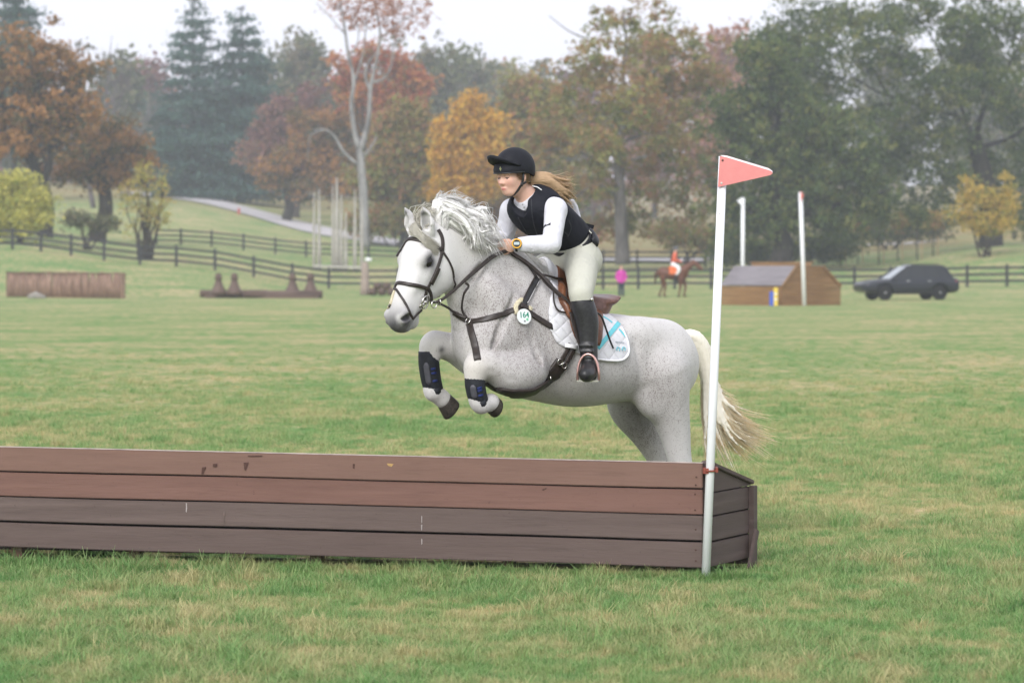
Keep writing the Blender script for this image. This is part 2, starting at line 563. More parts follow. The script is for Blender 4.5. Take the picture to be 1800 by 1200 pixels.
# ---- grass blades: nobody could count them
def blade_mat():
    t = NT('grass_blade')
    v = t.coord('World'); c, n3, n1 = ground_colour(t, v)
    a = t.attr('tone'); sp = t.node('SeparateColor'); t.link(a.outputs['Color'], sp.inputs[0])
    c = t.mix(1.0, c, (1.72, 1.70, 1.68), 'MULTIPLY')
    c = t.mix(t.math('MULTIPLY', sp.outputs[1], .8), c, (.58, .50, .29))        # dry blades
    c = t.mix(sp.outputs[0], t.mix(.50, c, (.045, .13, .035)), t.mix(.42, c, (.36, .48, .22)))
    t.base(c, .6, .25)
    tr = t.node('BsdfTranslucent'); mx = t.node('MixShader'); mx.inputs[0].default_value = .42
    t.link(c, tr.inputs[0]); t.link(t.b.outputs[0], mx.inputs[1]); t.link(tr.outputs[0], mx.inputs[2]); t.link(mx.outputs[0], t.out.inputs['Surface'])
    return t.m
MAT_BLADE = blade_mat()
gcol = bpy.data.collections.new('grass_tufts')          # source tufts, instanced by the grass object
def tuft(n, R, h, seed, wd):
    r = np.random.default_rng(seed); V, F_, C = [], [], []
    for i in range(n):
        a = r.random() * 6.283; q = R * math.sqrt(r.random()); x, y = q * math.cos(a), q * math.sin(a)
        H = h * (.45 + .75 * r.random()); la = r.random() * 6.283; ln = H * (.25 + .9 * r.random()); w = wd * (.7 + .6 * r.random())
        ca, sa = math.cos(la), math.sin(la); b0 = len(V)
        dry = 1.0 if r.random() < .22 else 0.0; tone = r.random()
        for f in (0, .5, 1.0):
            zz = H * (f - .25 * f * f * (ln / H)); xx, yy = x + ca * ln * f * f, y + sa * ln * f * f; ww = w * (1 - .85 * f) / 2
            V += [(xx - sa * ww, yy + ca * ww, zz - .004), (xx + sa * ww, yy - ca * ww, zz - .004)]; C += [(tone, dry * (.4 + .6 * f), 0)] * 2
        F_ += [(b0, b0 + 1, b0 + 3, b0 + 2), (b0 + 2, b0 + 3, b0 + 5, b0 + 4)]
    me = bpy.data.meshes.new('tuft'); me.from_pydata(V, [], F_); me.materials.append(MAT_BLADE)
    at = me.attributes.new('tone', 'FLOAT_COLOR', 'POINT'); at.data.foreach_set('color', np.concatenate([np.array(C), np.ones((len(C), 1))], 1).astype(np.float32).ravel())
    return me
TUFTS = [tuft(60, .10, .050, 1, .0055), tuft(66, .11, .036, 2, .0050), tuft(50, .09, .065, 3, .0058), tuft(46, .07, .105, 4, .0062), tuft(70, .13, .030, 5, .0060)]
def scatter():
    r = np.random.default_rng(11); P, Sx, I = [], [], []
    d = 10.6
    pn = random.Random(8); fx = [(pn.uniform(.6, 3.2), pn.uniform(.6, 3.2), pn.uniform(0, 6)) for _ in range(6)]
    while d < 62:
        step = .050 * (d / 12) ** 1.15
        half = .20 * d + .8
        n = int(2 * half / step); x = (np.arange(n) + r.random(n)) * step - half
        yy = d + r.random(n) * step * 1.1
        pl = sum(np.sin(x * a_ + yy * b_ + c_) for a_, b_, c_ in fx) / 6
        keep = (r.random(n) < (1.0 if d < 30 else max(0, (62 - d) / 32)))
        jf = 15.45 - (x - (-3.3)) * .178; keep &= ~((yy > jf - .02) & (yy < jf + .62) & (x < 1.28)); pl = pl[keep]; x = x[keep]; yy = yy[keep]; n = len(x)
        P.append(np.stack([x, yy, np.full(n, 0.0)], 1)); Sx.append((.60 + .40 * r.random(n) + .55 * np.clip(pl, -.4, .6)) * (1 + .35 * (d - 11) / 50) * (1 if d < 30 else max(.35, 1 - (d - 30) / 50)))
        q = np.floor(r.random(n) * 3).astype(int); q[r.random(n) < .06] = 3; q[r.random(n) < .25] = 4; I.append(q)
        d += step
    return np.concatenate(P), np.concatenate(Sx), np.concatenate(I)
def grass_object():
    P, Sx, I = scatter()
    # a denser fringe along the foot of the jump
    r = np.random.default_rng(3); n = 420; px = r.random(n) * 1420 - 60; fd = 15.42 - (px / 1235) * .72 - .02 - .09 * r.random(n)
    q = np.stack([(px - 900) / FPX * fd, fd, np.zeros(n)], 1)
    P = np.concatenate([P, q]); Sx = np.concatenate([Sx, .55 + .35 * r.random(n)]); I = np.concatenate([I, np.where(r.random(n) < .12, 3, 2)])
    me = bpy.data.meshes.new('grass'); me.vertices.add(len(P)); me.vertices.foreach_set('co', P.ravel())
    a = me.attributes.new('siz', 'FLOAT', 'POINT'); a.data.foreach_set('value', Sx.astype(np.float32))
    a = me.attributes.new('pick', 'INT', 'POINT'); a.data.foreach_set('value', I.astype(np.int32))
    a = me.attributes.new('spin', 'FLOAT', 'POINT'); a.data.foreach_set('value', (np.random.default_rng(5).random(len(P)) * 6.283).astype(np.float32))
    me.materials.append(MAT_BLADE)
    o = link(bpy.data.objects.new('grass', me)); tag(o, 'short green and straw-coloured grass round the jump', 'grass', None, 'stuff')
    gt = bpy.data.node_groups.new('grass_scatter', 'GeometryNodeTree')
    gt.interface.new_socket('Geometry', in_out='INPUT', socket_type='NodeSocketGeometry'); gt.interface.new_socket('Geometry', in_out='OUTPUT', socket_type='NodeSocketGeometry')
    N, L_ = gt.nodes, gt.links
    gi = N.new('NodeGroupInput'); go = N.new('NodeGroupOutput'); mp = N.new('GeometryNodeMeshToPoints'); iop = N.new('GeometryNodeInstanceOnPoints')
    ci = N.new('GeometryNodeCollectionInfo'); ci.inputs['Collection'].default_value = gcol; ci.inputs['Separate Children'].default_value = True; ci.inputs['Reset Children'].default_value = True
    def named(nm, ty):
        x = N.new('GeometryNodeInputNamedAttribute'); x.data_type = ty; x.inputs['Name'].default_value = nm; return x.outputs[0]
    L_.new(gi.outputs[0], mp.inputs[0]); L_.new(mp.outputs[0], iop.inputs['Points']); L_.new(ci.outputs[0], iop.inputs['Instance'])
    iop.inputs['Pick Instance'].default_value = True
    L_.new(named('pick', 'INT'), iop.inputs['Instance Index'])
    cx = N.new('ShaderNodeCombineXYZ'); L_.new(named('spin', 'FLOAT'), cx.inputs[2])
    er = N.new('FunctionNodeEulerToRotation'); L_.new(cx.outputs[0], er.inputs[0]); L_.new(er.outputs[0], iop.inputs['Rotation'])
    L_.new(named('siz', 'FLOAT'), iop.inputs['Scale'])
    L_.new(iop.outputs[0], go.inputs[0])
    md = o.modifiers.new('scatter', 'NODES'); md.node_group = gt
    return len(P)
for k_, me_ in enumerate(TUFTS):
    gcol.objects.link(bpy.data.objects.new('tuft_%d' % k_, me_))
print('GRASS', grass_object())
# ================================================================== trees
def leaf_mat(name, cols, trans=.35):
    """cols: colours that the leaf clumps run through"""
    t = NT(name)
    a = t.attr('leaf'); sp = t.node('SeparateColor'); t.link(a.outputs['Color'], sp.inputs[0])
    cols = [tuple(min(.75, x * 1.75) for x in q) for q in cols]; n = len(cols); c = t.ramp(sp.outputs[0], [(.08 + .84 * i / max(1, n - 1), q) for i, q in enumerate(cols)])
    c = t.mix(t.math('MULTIPLY', sp.outputs[1], .4), c, t.mix(.5, c, (.02, .02, .015)))
    t.base(c, .65, .2)
    tr = t.node('BsdfTranslucent'); mx = t.node('MixShader'); mx.inputs[0].default_value = trans
    t.link(c, tr.inputs[0]); t.link(t.b.outputs[0], mx.inputs[1]); t.link(tr.outputs[0], mx.inputs[2]); t.link(mx.outputs[0], t.out.inputs['Surface'])
    return t.m
def bark_mat(name, c0, c1, scale=3.0):
    t = NT(name); v = t.coord('World', (1, 1, .35)); n = t.noise(v, scale, 5, .65, .4); f = t.noise(v, scale * 8, 4)
    t.base(t.ramp(n, [(.35, c0), (.65, c1)]), .9, .15); t.bump(t.math('ADD', n, f), .7, .06); return t.m
BARK = bark_mat('brown_bark', (.030, .024, .020), (.075, .060, .050))
BARK_DK = bark_mat('dark_bark', (.018, .015, .014), (.045, .038, .034))
BARK_SYC = bark_mat('pale_sycamore_bark', (.12, .115, .11), (.34, .335, .33), 1.6)
BARK_GREY = bark_mat('grey_bark', (.085, .076, .072), (.17, .155, .15), 2.0)
L_ORANGE = leaf_mat('orange_brown_leaves', [(.050, .052, .022), (.13, .080, .028), (.22, .105, .030), (.27, .14, .05)])
L_RUST = leaf_mat('rust_leaves', [(.16, .075, .04), (.24, .10, .055), (.30, .15, .09)])
L_RED = leaf_mat('red_maple_leaves', [(.22, .05, .035), (.30, .11, .045), (.32, .16, .05), (.26, .055, .04), (.16, .12, .05)])
L_PURPLE = leaf_mat('purple_brown_leaves', [(.11, .055, .055), (.16, .075, .065), (.17, .10, .06)])
L_GOLD = leaf_mat('golden_leaves', [(.22, .14, .03), (.40, .21, .028), (.48, .25, .03), (.38, .28, .05)])
L_OLIVE = leaf_mat('olive_rust_leaves', [(.10, .115, .032), (.16, .155, .045), (.20, .135, .05), (.22, .10, .055), (.18, .18, .055)])
L_GREEN = leaf_mat('green_leaves', [(.024, .042, .015), (.042, .066, .019), (.070, .096, .027), (.12, .124, .034)])
L_PINE = leaf_mat('pine_needles', [(.016, .042, .036), (.028, .064, .052), (.045, .088, .064)], .2)
L_FAR = leaf_mat('dull_green_leaves', [(.06, .075, .035), (.09, .10, .045), (.12, .10, .06)])
L_YG = leaf_mat('yellow_green_leaves', [(.22, .22, .05), (.32, .31, .07), (.40, .36, .09), (.24, .28, .07)])

def leaves(name, mat, parent, lobes, n, size, seed, clump=26, hollow=.45, squash=.75):
    """lobes: (centre, (rx, ry, rz), weight); many small faces in clumps spread through each lobe"""
    r = np.random.default_rng(seed); n = int(n * 1.7); size = size * 1.35
    W = np.array([l[2] if len(l) > 2 else np.prod(l[1]) ** (2 / 3) for l in lobes], float); W /= W.sum()
    nc = max(1, n // clump); who = r.choice(len(lobes), nc, p=W)
    C = np.array([list(l[0]) for l in lobes])[who]; R = np.array([list(l[1]) for l in lobes])[who]
    d = r.normal(size=(nc, 3)); d /= np.linalg.norm(d, axis=1)[:, None]
    rad = (hollow + (1 - hollow) * r.random(nc) ** .6) * (1 + .16 * r.normal(size=nc))
    cc = C + d * rad[:, None] * R
    cs = (.30 + .45 * r.random(nc)) * size * 3.6
    P = np.repeat(cc, clump, 0) + r.normal(size=(nc * clump, 3)) * np.repeat(cs, clump)[:, None] * np.array([.6, .6, .6 * squash])
    m = len(P)
    u = r.normal(size=(m, 3)); u /= np.linalg.norm(u, axis=1)[:, None]
    w = np.cross(u, r.normal(size=(m, 3))); w /= np.linalg.norm(w, axis=1)[:, None]
    s = size * (.6 + .8 * r.random(m))[:, None]
    V = np.stack([P - u * s * .5, P + w * s * .33, P + u * s * .5, P - w * s * .33], 1).reshape(-1, 3)
    F_ = np.arange(m * 4).reshape(m, 4)
    tone = np.clip(np.repeat(np.clip(.5 + .28 * r.normal(size=nc), 0, 1), clump) + .12 * r.normal(size=m), 0, 1)
    dark = np.clip(r.random(m), 0, 1)
    A = np.repeat(np.stack([tone, dark, np.zeros(m)], 1), 4, 0)
    return mesh_obj(name, V, F_, mat, parent, False, {'leaf': A})

def limbs(name, mat, parent, paths, n=7):
    """paths: list of (points, r0, r1) -> tapered, slightly crooked limbs in one mesh"""
    mb = MB()
    for pts, r0, r1 in paths:
        P = catmull(np.array([list(p) for p in pts]), 4); k = len(P)
        mb.tube(P, [r0 + (r1 - r0) * (i / (k - 1)) ** .8 for i in range(k)], n)
    return mb.build(name, mat, parent, True)

def branch_to(base, tip, r, seed, n=3, sag=.0):
    """crooked path from base to tip"""
    q = random.Random(seed); L = (tip - base).length; pts = [base]
    for i in range(1, n):
        f = i / n; pts.append(base.lerp(tip, f) + Vector((q.uniform(-1, 1), q.uniform(-1, 1), q.uniform(-.6, 1))) * L * .07 + ZZ_ * sag * L * math.sin(f * 3.14))
    return pts + [tip]
ZZ_ = Vector((0, 0, 1))

def tree(name, label, px, d, lobes, leafmat, bark, trunk_r, n, size, seed, fork=None, group='park trees', hollow=.45, clump=26, dz=0.0, lean=0.0, twigs=3):
    """lobes in photo pixels: (px, py, rx, ry[, depth shift]) at distance d"""
    base = G(px, d, dz); root = empty(name, base); tag(root, label, 'tree', group)
    k = d / FPX
    L3 = []
    for lb in lobes:
        c = U(lb[0], lb[1], d + (lb[4] if len(lb) > 4 else 0)); L3.append((c, (lb[2] * k, max(lb[2], lb[3]) * k * .8, lb[3] * k)))
    zlo = min(c.z - r[2] for c, r in L3)
    fk = U(fork[0], fork[1], d) if fork else Vector((base.x + lean, d, base.z + max(.25 * (max(c.z for c, r in L3) - base.z), min(zlo + 1.0 - base.z, 6))))
    paths = [([base - ZZ_ * .4, base + ZZ_ * .3 + (fk - base) * .08, base.lerp(fk, .55) + Vector((trunk_r * .5, 0, 0)), fk], trunk_r * 1.35, trunk_r * .85)]
    q = random.Random(seed)
    for i, (c, r) in enumerate(L3):
        rr = trunk_r * (.55 if len(L3) > 1 else .75)
        paths.append((branch_to(fk - (fk - base) * .06, c + ZZ_ * r[2] * .3, rr, seed + i), rr, trunk_r * .10))
        for j in range(twigs):
            st = fk.lerp(c, q.uniform(.35, .95)); v = Vector((q.gauss(0, 1), q.gauss(0, 1), q.gauss(.25, .8))).normalized()
            paths.append((branch_to(st, c + Vector((v.x * r[0], v.y * r[1], v.z * r[2])) * q.uniform(.7, .98), rr, seed + 31 * i + j), rr * .35, trunk_r * .05))
    limbs('trunk', bark, root, paths)
    if n: leaves('crown', leafmat, root, L3, n, size, seed, hollow=hollow, clump=clump)
    return root

# ---- far backdrop: two rows of hazy woodland trees, each its own tree
_rr = random.Random(4)
far = [(-60, 60, L_PURPLE), (30, 70, L_FAR), (120, 150, L_PURPLE), (210, 95, L_FAR), (270, 100, L_PURPLE), (480, 75, L_FAR), (545, 62, L_FAR), (610, 110, L_PURPLE), (690, 85, L_FAR), (760, 78, L_FAR), (830, 90, L_FAR), (885, 105, L_OLIVE), (950, 110, L_FAR), (1020, 110, L_PURPLE), (1150, 60, L_RUST), (1270, 50, L_RUST), (1400, 60, L_FAR), (1560, 70, L_FAR), (1720, 60, L_FAR), (1840, 80, L_OLIVE), (-190, 90, L_FAR), (-320, 70, L_PURPLE), (-450, 95, L_FAR), (1960, 70, L_FAR), (2090, 80, L_PURPLE), (2220, 70, L_FAR)]
_where = ['at the left edge of the photo', 'left of the bare tree', 'behind the bare tree', 'right of the bare tree', 'left of the two pines', 'just right of the two pines', 'left of the white sycamore top', 'behind the white sycamore', 'right of the white sycamore', 'left above the golden tree', 'right above the golden tree', 'above the rider\'s helmet', 'above the rider\'s ponytail', 'left behind the big sycamore', 'behind the big sycamore', 'between the sycamore and the green tree', 'behind the green tree\'s left half', 'behind the green tree\'s middle', 'behind the green tree\'s right half', 'at the right edge of the photo', 'just beyond the left edge', 'second beyond the left edge', 'third beyond the left edge', 'just beyond the right edge', 'second beyond the right edge', 'third beyond the right edge']
for i_, (px, top, lm) in enumerate(far):
    d = 400 + 30 * (i_ % 3)
    w = _rr.uniform(52, 70); bot = 330
    lob = [(px + _rr.uniform(-8, 8), top + 55, w * .75, 55), (px - w * .4, top + 120, w * .7, 60), (px + w * .4, top + 130, w * .7, 62), (px, top + 190, w, 60), (px + _rr.uniform(-20, 20), top + 235, w, 50)]
    nm = {'purple_brown_leaves': 'hazy purple-brown', 'dull_green_leaves': 'hazy dull green', 'rust_leaves': 'hazy rust-brown', 'olive_rust_leaves': 'hazy olive'}[lm.name]
    tree('woodland_tree', nm + ' distant tree ' + _where[i_], px, d, lob, lm, BARK, .45, 5200, .62, 100 + i_, group='distant woodland trees', hollow=.2, twigs=2)

# ---- conifers
def conifer(label, px, d, top, bot, w, seed, n=16000, ragged=.25, group='conifers'):
    base = G(px, d); root = empty('pine_tree', base); tag(root, label, 'tree', group); k = d / FPX
    tp = U(px, top, d); q = random.Random(seed); H = tp.z - U(px, bot, d).z
    paths = [([base - ZZ_ * .3, base.lerp(tp, .5), tp], .42, .05)]; lob = []
    lay = 17
    for i in range(lay):
        f = i / (lay - 1); z = tp.z - .3 - H * f; R = w * k * (.10 + .90 * f ** .8) * (1.0 if f < .85 else .85)
        m = 5 + int(4 * f); a0 = q.random() * 6.28
        for j in range(m):
            a = a0 + 6.283 * j / m + q.uniform(-.3, .3); rr = R * q.uniform(1 - ragged * 1.6, 1 + ragged)
            tip = Vector((tp.x + rr * math.cos(a), tp.y + rr * math.sin(a), z + q.uniform(-.4, .6) - .05 * rr)); st = Vector((tp.x, tp.y, z - .2))
            paths.append(([st, st.lerp(tip, .5) + ZZ_ * .12, tip], .07, .015))
            for e in (.45, .8):
                c = st.lerp(tip, e); lob.append((c, (max(.35, rr * .30), max(.35, rr * .30), .22 + .05 * rr), rr * rr + .3))
    limbs('trunk', BARK_DK, root, paths, 5)
    leaves('crown', L_PINE, root, lob, n, .34, seed, clump=12, hollow=.1, squash=.5)
conifer('tall pointed blue-green pine, left of the two', 340, 345, -8, 330, 104, 21)
conifer('broad rounded blue-green pine, right of the two', 425, 350, 12, 330, 118, 22, 22000, .12)
conifer('dark spruce cut by the top left corner of the photo', 25, 330, -90, 250, 88, 23)

# ---- the bare tree
def bare_tree(label, px, d, top, spread, bark, r0, seed, name='bare_tree', group=None, levels=4, forky=.18):
    base = G(px, d); root = empty(name, base); tag(root, label, 'tree', group); q = random.Random(seed); k = d / FPX
    H = U(px, top, d).z - base.z; paths = []
    def grow(p, dirv, L, r, lv):
        e = p + dirv * L; m = p.lerp(e, .5) + Vector((q.gauss(0, .06), q.gauss(0, .06), 0)) * L
        paths.append(([p, m, e], r, r * .6))
        if lv == 0: return
        for _ in range(3 if lv > 1 else 4):
            v = (dirv + Vector((q.gauss(0, .42), q.gauss(0, .42), q.uniform(0, .35)))).normalized()
            grow(p.lerp(e, q.uniform(.55, 1)), v, L * q.uniform(.55, .8), r * .55, lv - 1)
    grow(base - ZZ_ * .2, Vector((0, 0, 1)), H * .36, r0, levels)
    limbs('trunk', bark, root, paths, 4)
    return root
bare_tree('leafless purple-grey tree against the sky, left of the pines', 165, 300, 25, 60, bark_mat('purple_grey_bark', (.10, .08, .085), (.16, .135, .14)), .30, 5)
bare_tree('leafless thin tree behind the pines\' left side', 215, 330, 90, 40, BARK_GREY, .22, 9)

# ---- left group
tree('oak_tree', 'big orange-brown tree at the left edge, behind the yellow bush', 80, 215, [(60, 100, 95, 60), (20, 170, 110, 80), (120, 160, 60, 60), (30, 250, 110, 60), (100, 230, 70, 50), (-60, 150, 90, 110), (140, 130, 40, 25)], L_ORANGE, BARK_DK, .55, 8200, .27, 31, (75, 320), hollow=.3, clump=40, twigs=6)
tree('oak_tree', 'small orange tree with thick leaning trunk left of the lane', 172, 225, [(190, 240, 60, 40), (150, 285, 55, 35), (225, 265, 42, 40), (120, 305, 35, 25), (200, 310, 60, 22)], L_ORANGE, BARK, .62, 3900, .24, 32, (185, 335), hollow=.3, clump=40, twigs=6)
def bush(label, px, d, lobes, mat, n, size, seed, stems=6, name='bush', cat='bush'):
    base = G(px, d); root = empty(name, base); tag(root, label, cat); k = d / FPX; q = random.Random(seed)
    L3 = [(U(a, b, d), (rx * k, rx * k * .9, ry * k)) for a, b, rx, ry in lobes]
    limbs('stem', BARK, root, [(branch_to(base + Vector((q.uniform(-.5, .5), q.uniform(-.3, .3), -.1)), c + Vector((0, 0, r[2] * .6)), .1, seed + i + j), .09, .02) for i, (c, r) in enumerate(L3) for j in range(max(1, stems // len(L3)))], 5)
    leaves('foliage', mat, root, L3, n, size, seed, clump=16, hollow=.25)
bush('rounded yellow-green bush at the left edge behind the fence', 30, 195, [(10, 345, 48, 38), (60, 360, 38, 32), (20, 385, 75, 32), (-40, 350, 60, 50), (35, 320, 30, 22)], L_YG, 8500, .17, 33)
bush('open yellow-green young tree beside the fence left of the lane', 255, 190, [(245, 320, 26, 28), (285, 330, 18, 34), (225, 350, 22, 30), (265, 370, 28, 28), (235, 395, 24, 22), (280, 385, 18, 22), (250, 300, 14, 12)], leaf_mat('gold_green_sapling_leaves', [(.13, .13, .03), (.24, .20, .045), (.26, .25, .06), (.30, .19, .05)]), 1150, .13, 34, 26, 'young_tree', 'tree')
bush('low russet bramble patch behind the left fence', 150, 196, [(130, 385, 28, 14), (165, 390, 34, 14), (195, 392, 20, 12)], L_FAR, 1100, .16, 35)
# ---- middle
tree('maple_tree', 'scarlet and orange maple behind the white sycamore', 665, 300, [(605, 120, 32, 28), (650, 95, 36, 24), (700, 120, 42, 36), (740, 140, 26, 16), (620, 160, 40, 30), (720, 170, 36, 30), (690, 200, 40, 30), (660, 160, 34, 30)], L_RED, BARK, .4, 4600, .30, 41, (660, 300), hollow=.15)
tree('maple_tree', 'wine-red tree left of the white sycamore', 520, 320, [(500, 210, 50, 45), (560, 180, 40, 40), (465, 260, 45, 45), (540, 250, 50, 40), (510, 300, 50, 30)], L_PURPLE, BARK, .4, 5600, .33, 42, clump=40)
tree('oak_tree', 'low orange-brown tree with dark trunk above the lane', 505, 305, [(560, 230, 60, 45), (520, 290, 55, 40), (590, 290, 50, 40), (480, 310, 40, 28), (560, 330, 70, 22), (610, 240, 45, 50)], L_ORANGE, BARK_DK, .5, 6000, .30, 43, (505, 345), clump=40, twigs=5)
tree('oak_tree', 'russet tree with paired dark trunks left of the golden tree', 712, 262, [(700, 230, 40, 40), (735, 260, 38, 40), (690, 290, 42, 45), (730, 320, 45, 30), (660, 320, 45, 32), (720, 200, 30, 30)], L_OLIVE, BARK_DK, .45, 7500, .30, 44, (712, 330))
tree('golden_tree', 'golden yellow tree left of the rider', 830, 255, [(830, 190, 32, 30), (850, 225, 42, 30), (800, 230, 36, 32), (825, 270, 60, 32), (790, 290, 34, 34), (865, 280, 28, 36), (820, 325, 56, 28), (780, 340, 26, 18)], L_GOLD, BARK, .32, 10500, .25, 45, (830, 340))
tree('oak_tree', 'olive tree right of the golden tree behind the rider\'s helmet', 930, 270, [(930, 170, 46, 40), (900, 220, 40, 45), (965, 230, 50, 50), (930, 290, 55, 45), (960, 330, 60, 40), (890, 330, 35, 35)], L_OLIVE, BARK, .4, 8500, .31, 46)

# ---- the two sycamores with pale limbs
def px_limbs(name, mat, parent, d, defs, q_=1.0):
    k = d / FPX
    return limbs(name, mat, parent, [([U(p[0], p[1], d + (p[2] if len(p) > 2 else 0)) for p in pts], a * k * .66 * q_, b * k * .55 * q_) for pts, a, b in defs], 9)
root = empty('sycamore_tree', G(640, 232)); tag(root, 'tall pale sycamore with forked white trunk and sparse rusty leaves', 'tree')
px_limbs('trunk', BARK_SYC, root, 232, [([(641, 436), (640, 390), (638, 330), (634, 285), (632, 262)], 15, 11), ([(632, 265), (622, 225), (618, 180), (622, 140), (612, 95), (606, 50), (598, 0)], 8.5, 3), ([(634, 265), (645, 225), (650, 190), (652, 150), (662, 105), (668, 60), (660, 10)], 8.5, 3),
    ([(651, 160), (642, 135), (648, 110), (660, 95)], 4.5, 3), ([(655, 145), (675, 138), (688, 115), (692, 80), (705, 40)], 4, 1.5), ([(630, 290), (605, 268), (588, 240), (570, 228), (552, 228)], 5, 2), ([(570, 228), (545, 240), (541, 280)], 2.5, 1.2), ([(640, 275), (655, 255), (662, 240)], 4, 2.5), ([(620, 150), (632, 118), (640, 80), (645, 30)], 4, 1.5), ([(606, 60), (580, 30), (555, 5)], 2, 1), ([(668, 70), (700, 40), (740, 20)], 2, 1), ([(612, 100), (630, 70), (625, 20)], 2.5, 1)])
_k = 232 / FPX
leaves('crown', L_RUST, root, [(U(a, b, 232), (r * _k, r * _k, s_ * _k)) for a, b, r, s_ in ((690, 10, 40, 30), (740, 20, 26, 30), (640, 0, 40, 22), (700, 55, 40, 22), (590, 5, 34, 16), (735, 45, 20, 16), (665, 30, 50, 30), (620, 30, 40, 26))], 1150, .20, 51, clump=9, hollow=.1)

root = empty('sycamore_tree', G(1095, 212)); tag(root, 'broad olive and rust sycamore with thick grey trunk right of the rider', 'tree')
px_limbs('trunk', BARK_GREY, root, 212, [([(1095, 465), (1093, 420), (1090, 350), (1088, 280), (1090, 225)], 22, 14), ([(1090, 225), (1092, 180), (1095, 130), (1100, 70), (1095, 20)], 9, 3), ([(1092, 230), (1112, 180), (1140, 135), (1170, 105), (1205, 90)], 8, 3), ([(1088, 240), (1070, 212), (1040, 190), (1000, 170), (940, 150)], 7.5, 2.5), ([(1090, 200), (1080, 150), (1060, 110), (1040, 75), (1000, 55), (965, 28)], 5, 1.2),
    ([(1092, 290), (1130, 275), (1180, 272), (1225, 272)], 5, 2), ([(1085, 345), (1050, 325), (1020, 340), (1005, 352)], 5, 2), ([(1098, 150), (1080, 125), (1072, 118)], 5, 3), ([(1088, 300), (1040, 275), (980, 262), (930, 275)], 5, 2), ([(1090, 250), (1150, 230), (1220, 200)], 5, 2)])
px_limbs('pale_limb', BARK_SYC, root, 211, [([(1092, 228), (1113, 182), (1140, 137), (1168, 108)], 7, 4), ([(1090, 238), (1072, 214), (1050, 202)], 7, 5), ([(1091, 190), (1094, 150), (1094, 120)], 6, 4), ([(1130, 276), (1180, 272), (1222, 272)], 4, 2.5)])
_k = 212 / FPX
leaves('crown', L_OLIVE, root, [(U(a, b, 210 + q), (r * _k, r * _k * .8, s_ * _k)) for a, b, r, s_, q in ((1120, 60, 90, 55, 3), (1190, 110, 80, 60, 0), (1060, 120, 60, 55, -2), (1150, 180, 100, 60, 2), (1010, 190, 80, 50, 0), (960, 240, 60, 50, 3), (1080, 260, 100, 55, 3), (1190, 250, 70, 55, 0), (1040, 330, 80, 45, 3), (1160, 330, 80, 50, 3), (1210, 380, 45, 45, 3), (1110, 390, 60, 35, 5), (1030, 400, 60, 30, 5), (1000, 130, 40, 30, 0), (1240, 300, 50, 60, 3), (1250, 160, 50, 50, 3), (1120, 180, 60, 40, -6), (1060, 240, 50, 40, -6))], 15500, .23, 52, clump=40, hollow=.2)

# ---- the big green trees on the right
root = empty('oak_tree', G(1745, 222)); tag(root, 'huge dark green spreading oak with leaning dark trunk on the right', 'tree')
px_limbs('trunk', BARK_DK, root, 222, [([(1742, 445), (1742, 390), (1735, 330), (1722, 280), (1712, 240)], 36, 25), ([(1715, 250), (1690, 210), (1640, 192), (1590, 178), (1530, 155), (1480, 120)], 9, 2), ([(1715, 245), (1730, 190), (1760, 140), (1790, 80), (1810, 20)], 9, 2), ([(1720, 260), (1780, 240), (1840, 190)], 8, 3), ([(1640, 192), (1590, 140), (1545, 90), (1500, 40)], 3.5, 1), ([(1560, 168), (1530, 110), (1510, 50), (1480, 0)], 4, 1.2), ([(1700, 215), (1670, 140), (1640, 70), (1600, 10)], 5, 1.4), ([(1690, 210), (1620, 130), (1570, 60), (1550, 0)], 3, 1), ([(1590, 178), (1520, 190), (1450, 200)], 4, 1.5)])
_k = 222 / FPX
leaves('crown', L_GREEN, root, [(U(a, b, 222 + q), (r * _k, r * _k * .8, s_ * _k)) for a, b, r, s_, q in ((1420, 40, 80, 45, 0), (1360, 90, 70, 50, 2), (1500, 30, 70, 30, 3), (1600, 20, 80, 35, 0), (1720, 30, 90, 45, 0), (1800, 90, 70, 70, 0), (1700, 110, 80, 35, 4), (1430, 140, 90, 45, 0), (1530, 215, 110, 40, -2), (1640, 240, 80, 40, -2), (1780, 200, 60, 50, 0), (1560, 290, 110, 45, 0), (1660, 320, 60, 40, -3), (1820, 280, 60, 60, 0), (1700, 60, 60, 40, -3), (1480, 90, 80, 40, -4), (1600, 120, 90, 40, -4), (1750, 150, 70, 50, -4), (1640, 170, 80, 40, -4), (1760, 300, 70, 50, 4), (1620, 370, 80, 40, 4), (1800, 370, 60, 50, 5), (1500, 400, 70, 30, 4), (1560, 60, 60, 30, -4))], 30000, .22, 53, clump=22, hollow=.25)
tree('oak_tree', 'dense dark green tree behind the roofed wooden jump', 1370, 205, [(1300, 195, 62, 55), (1360, 160, 70, 50), (1430, 220, 75, 60), (1330, 270, 85, 55), (1420, 310, 90, 55), (1300, 340, 60, 50), (1370, 380, 90, 45), (1470, 370, 60, 45), (1290, 400, 45, 35), (1350, 100, 60, 40), (1500, 280, 60, 60), (1540, 350, 50, 45)], L_GREEN, BARK_DK, .75, 23000, .22, 54, (1368, 400), hollow=.3)
bush('golden yellow shrub under the leaning oak on the right', 1735, 200, [(1720, 350, 34, 24), (1765, 360, 28, 28), (1690, 375, 30, 18), (1740, 390, 50, 22), (1705, 330, 16, 18), (1770, 325, 12, 20)], leaf_mat('gold_green_leaves', [(.14, .15, .035), (.30, .22, .04), (.36, .24, .05)]), 3600, .16, 55)
bush('low olive undergrowth beneath the big sycamore, right side', 1200, 230, [(1180, 410, 40, 24), (1230, 420, 40, 22), (1270, 430, 40, 24)], L_OLIVE, 2600, .20, 56)
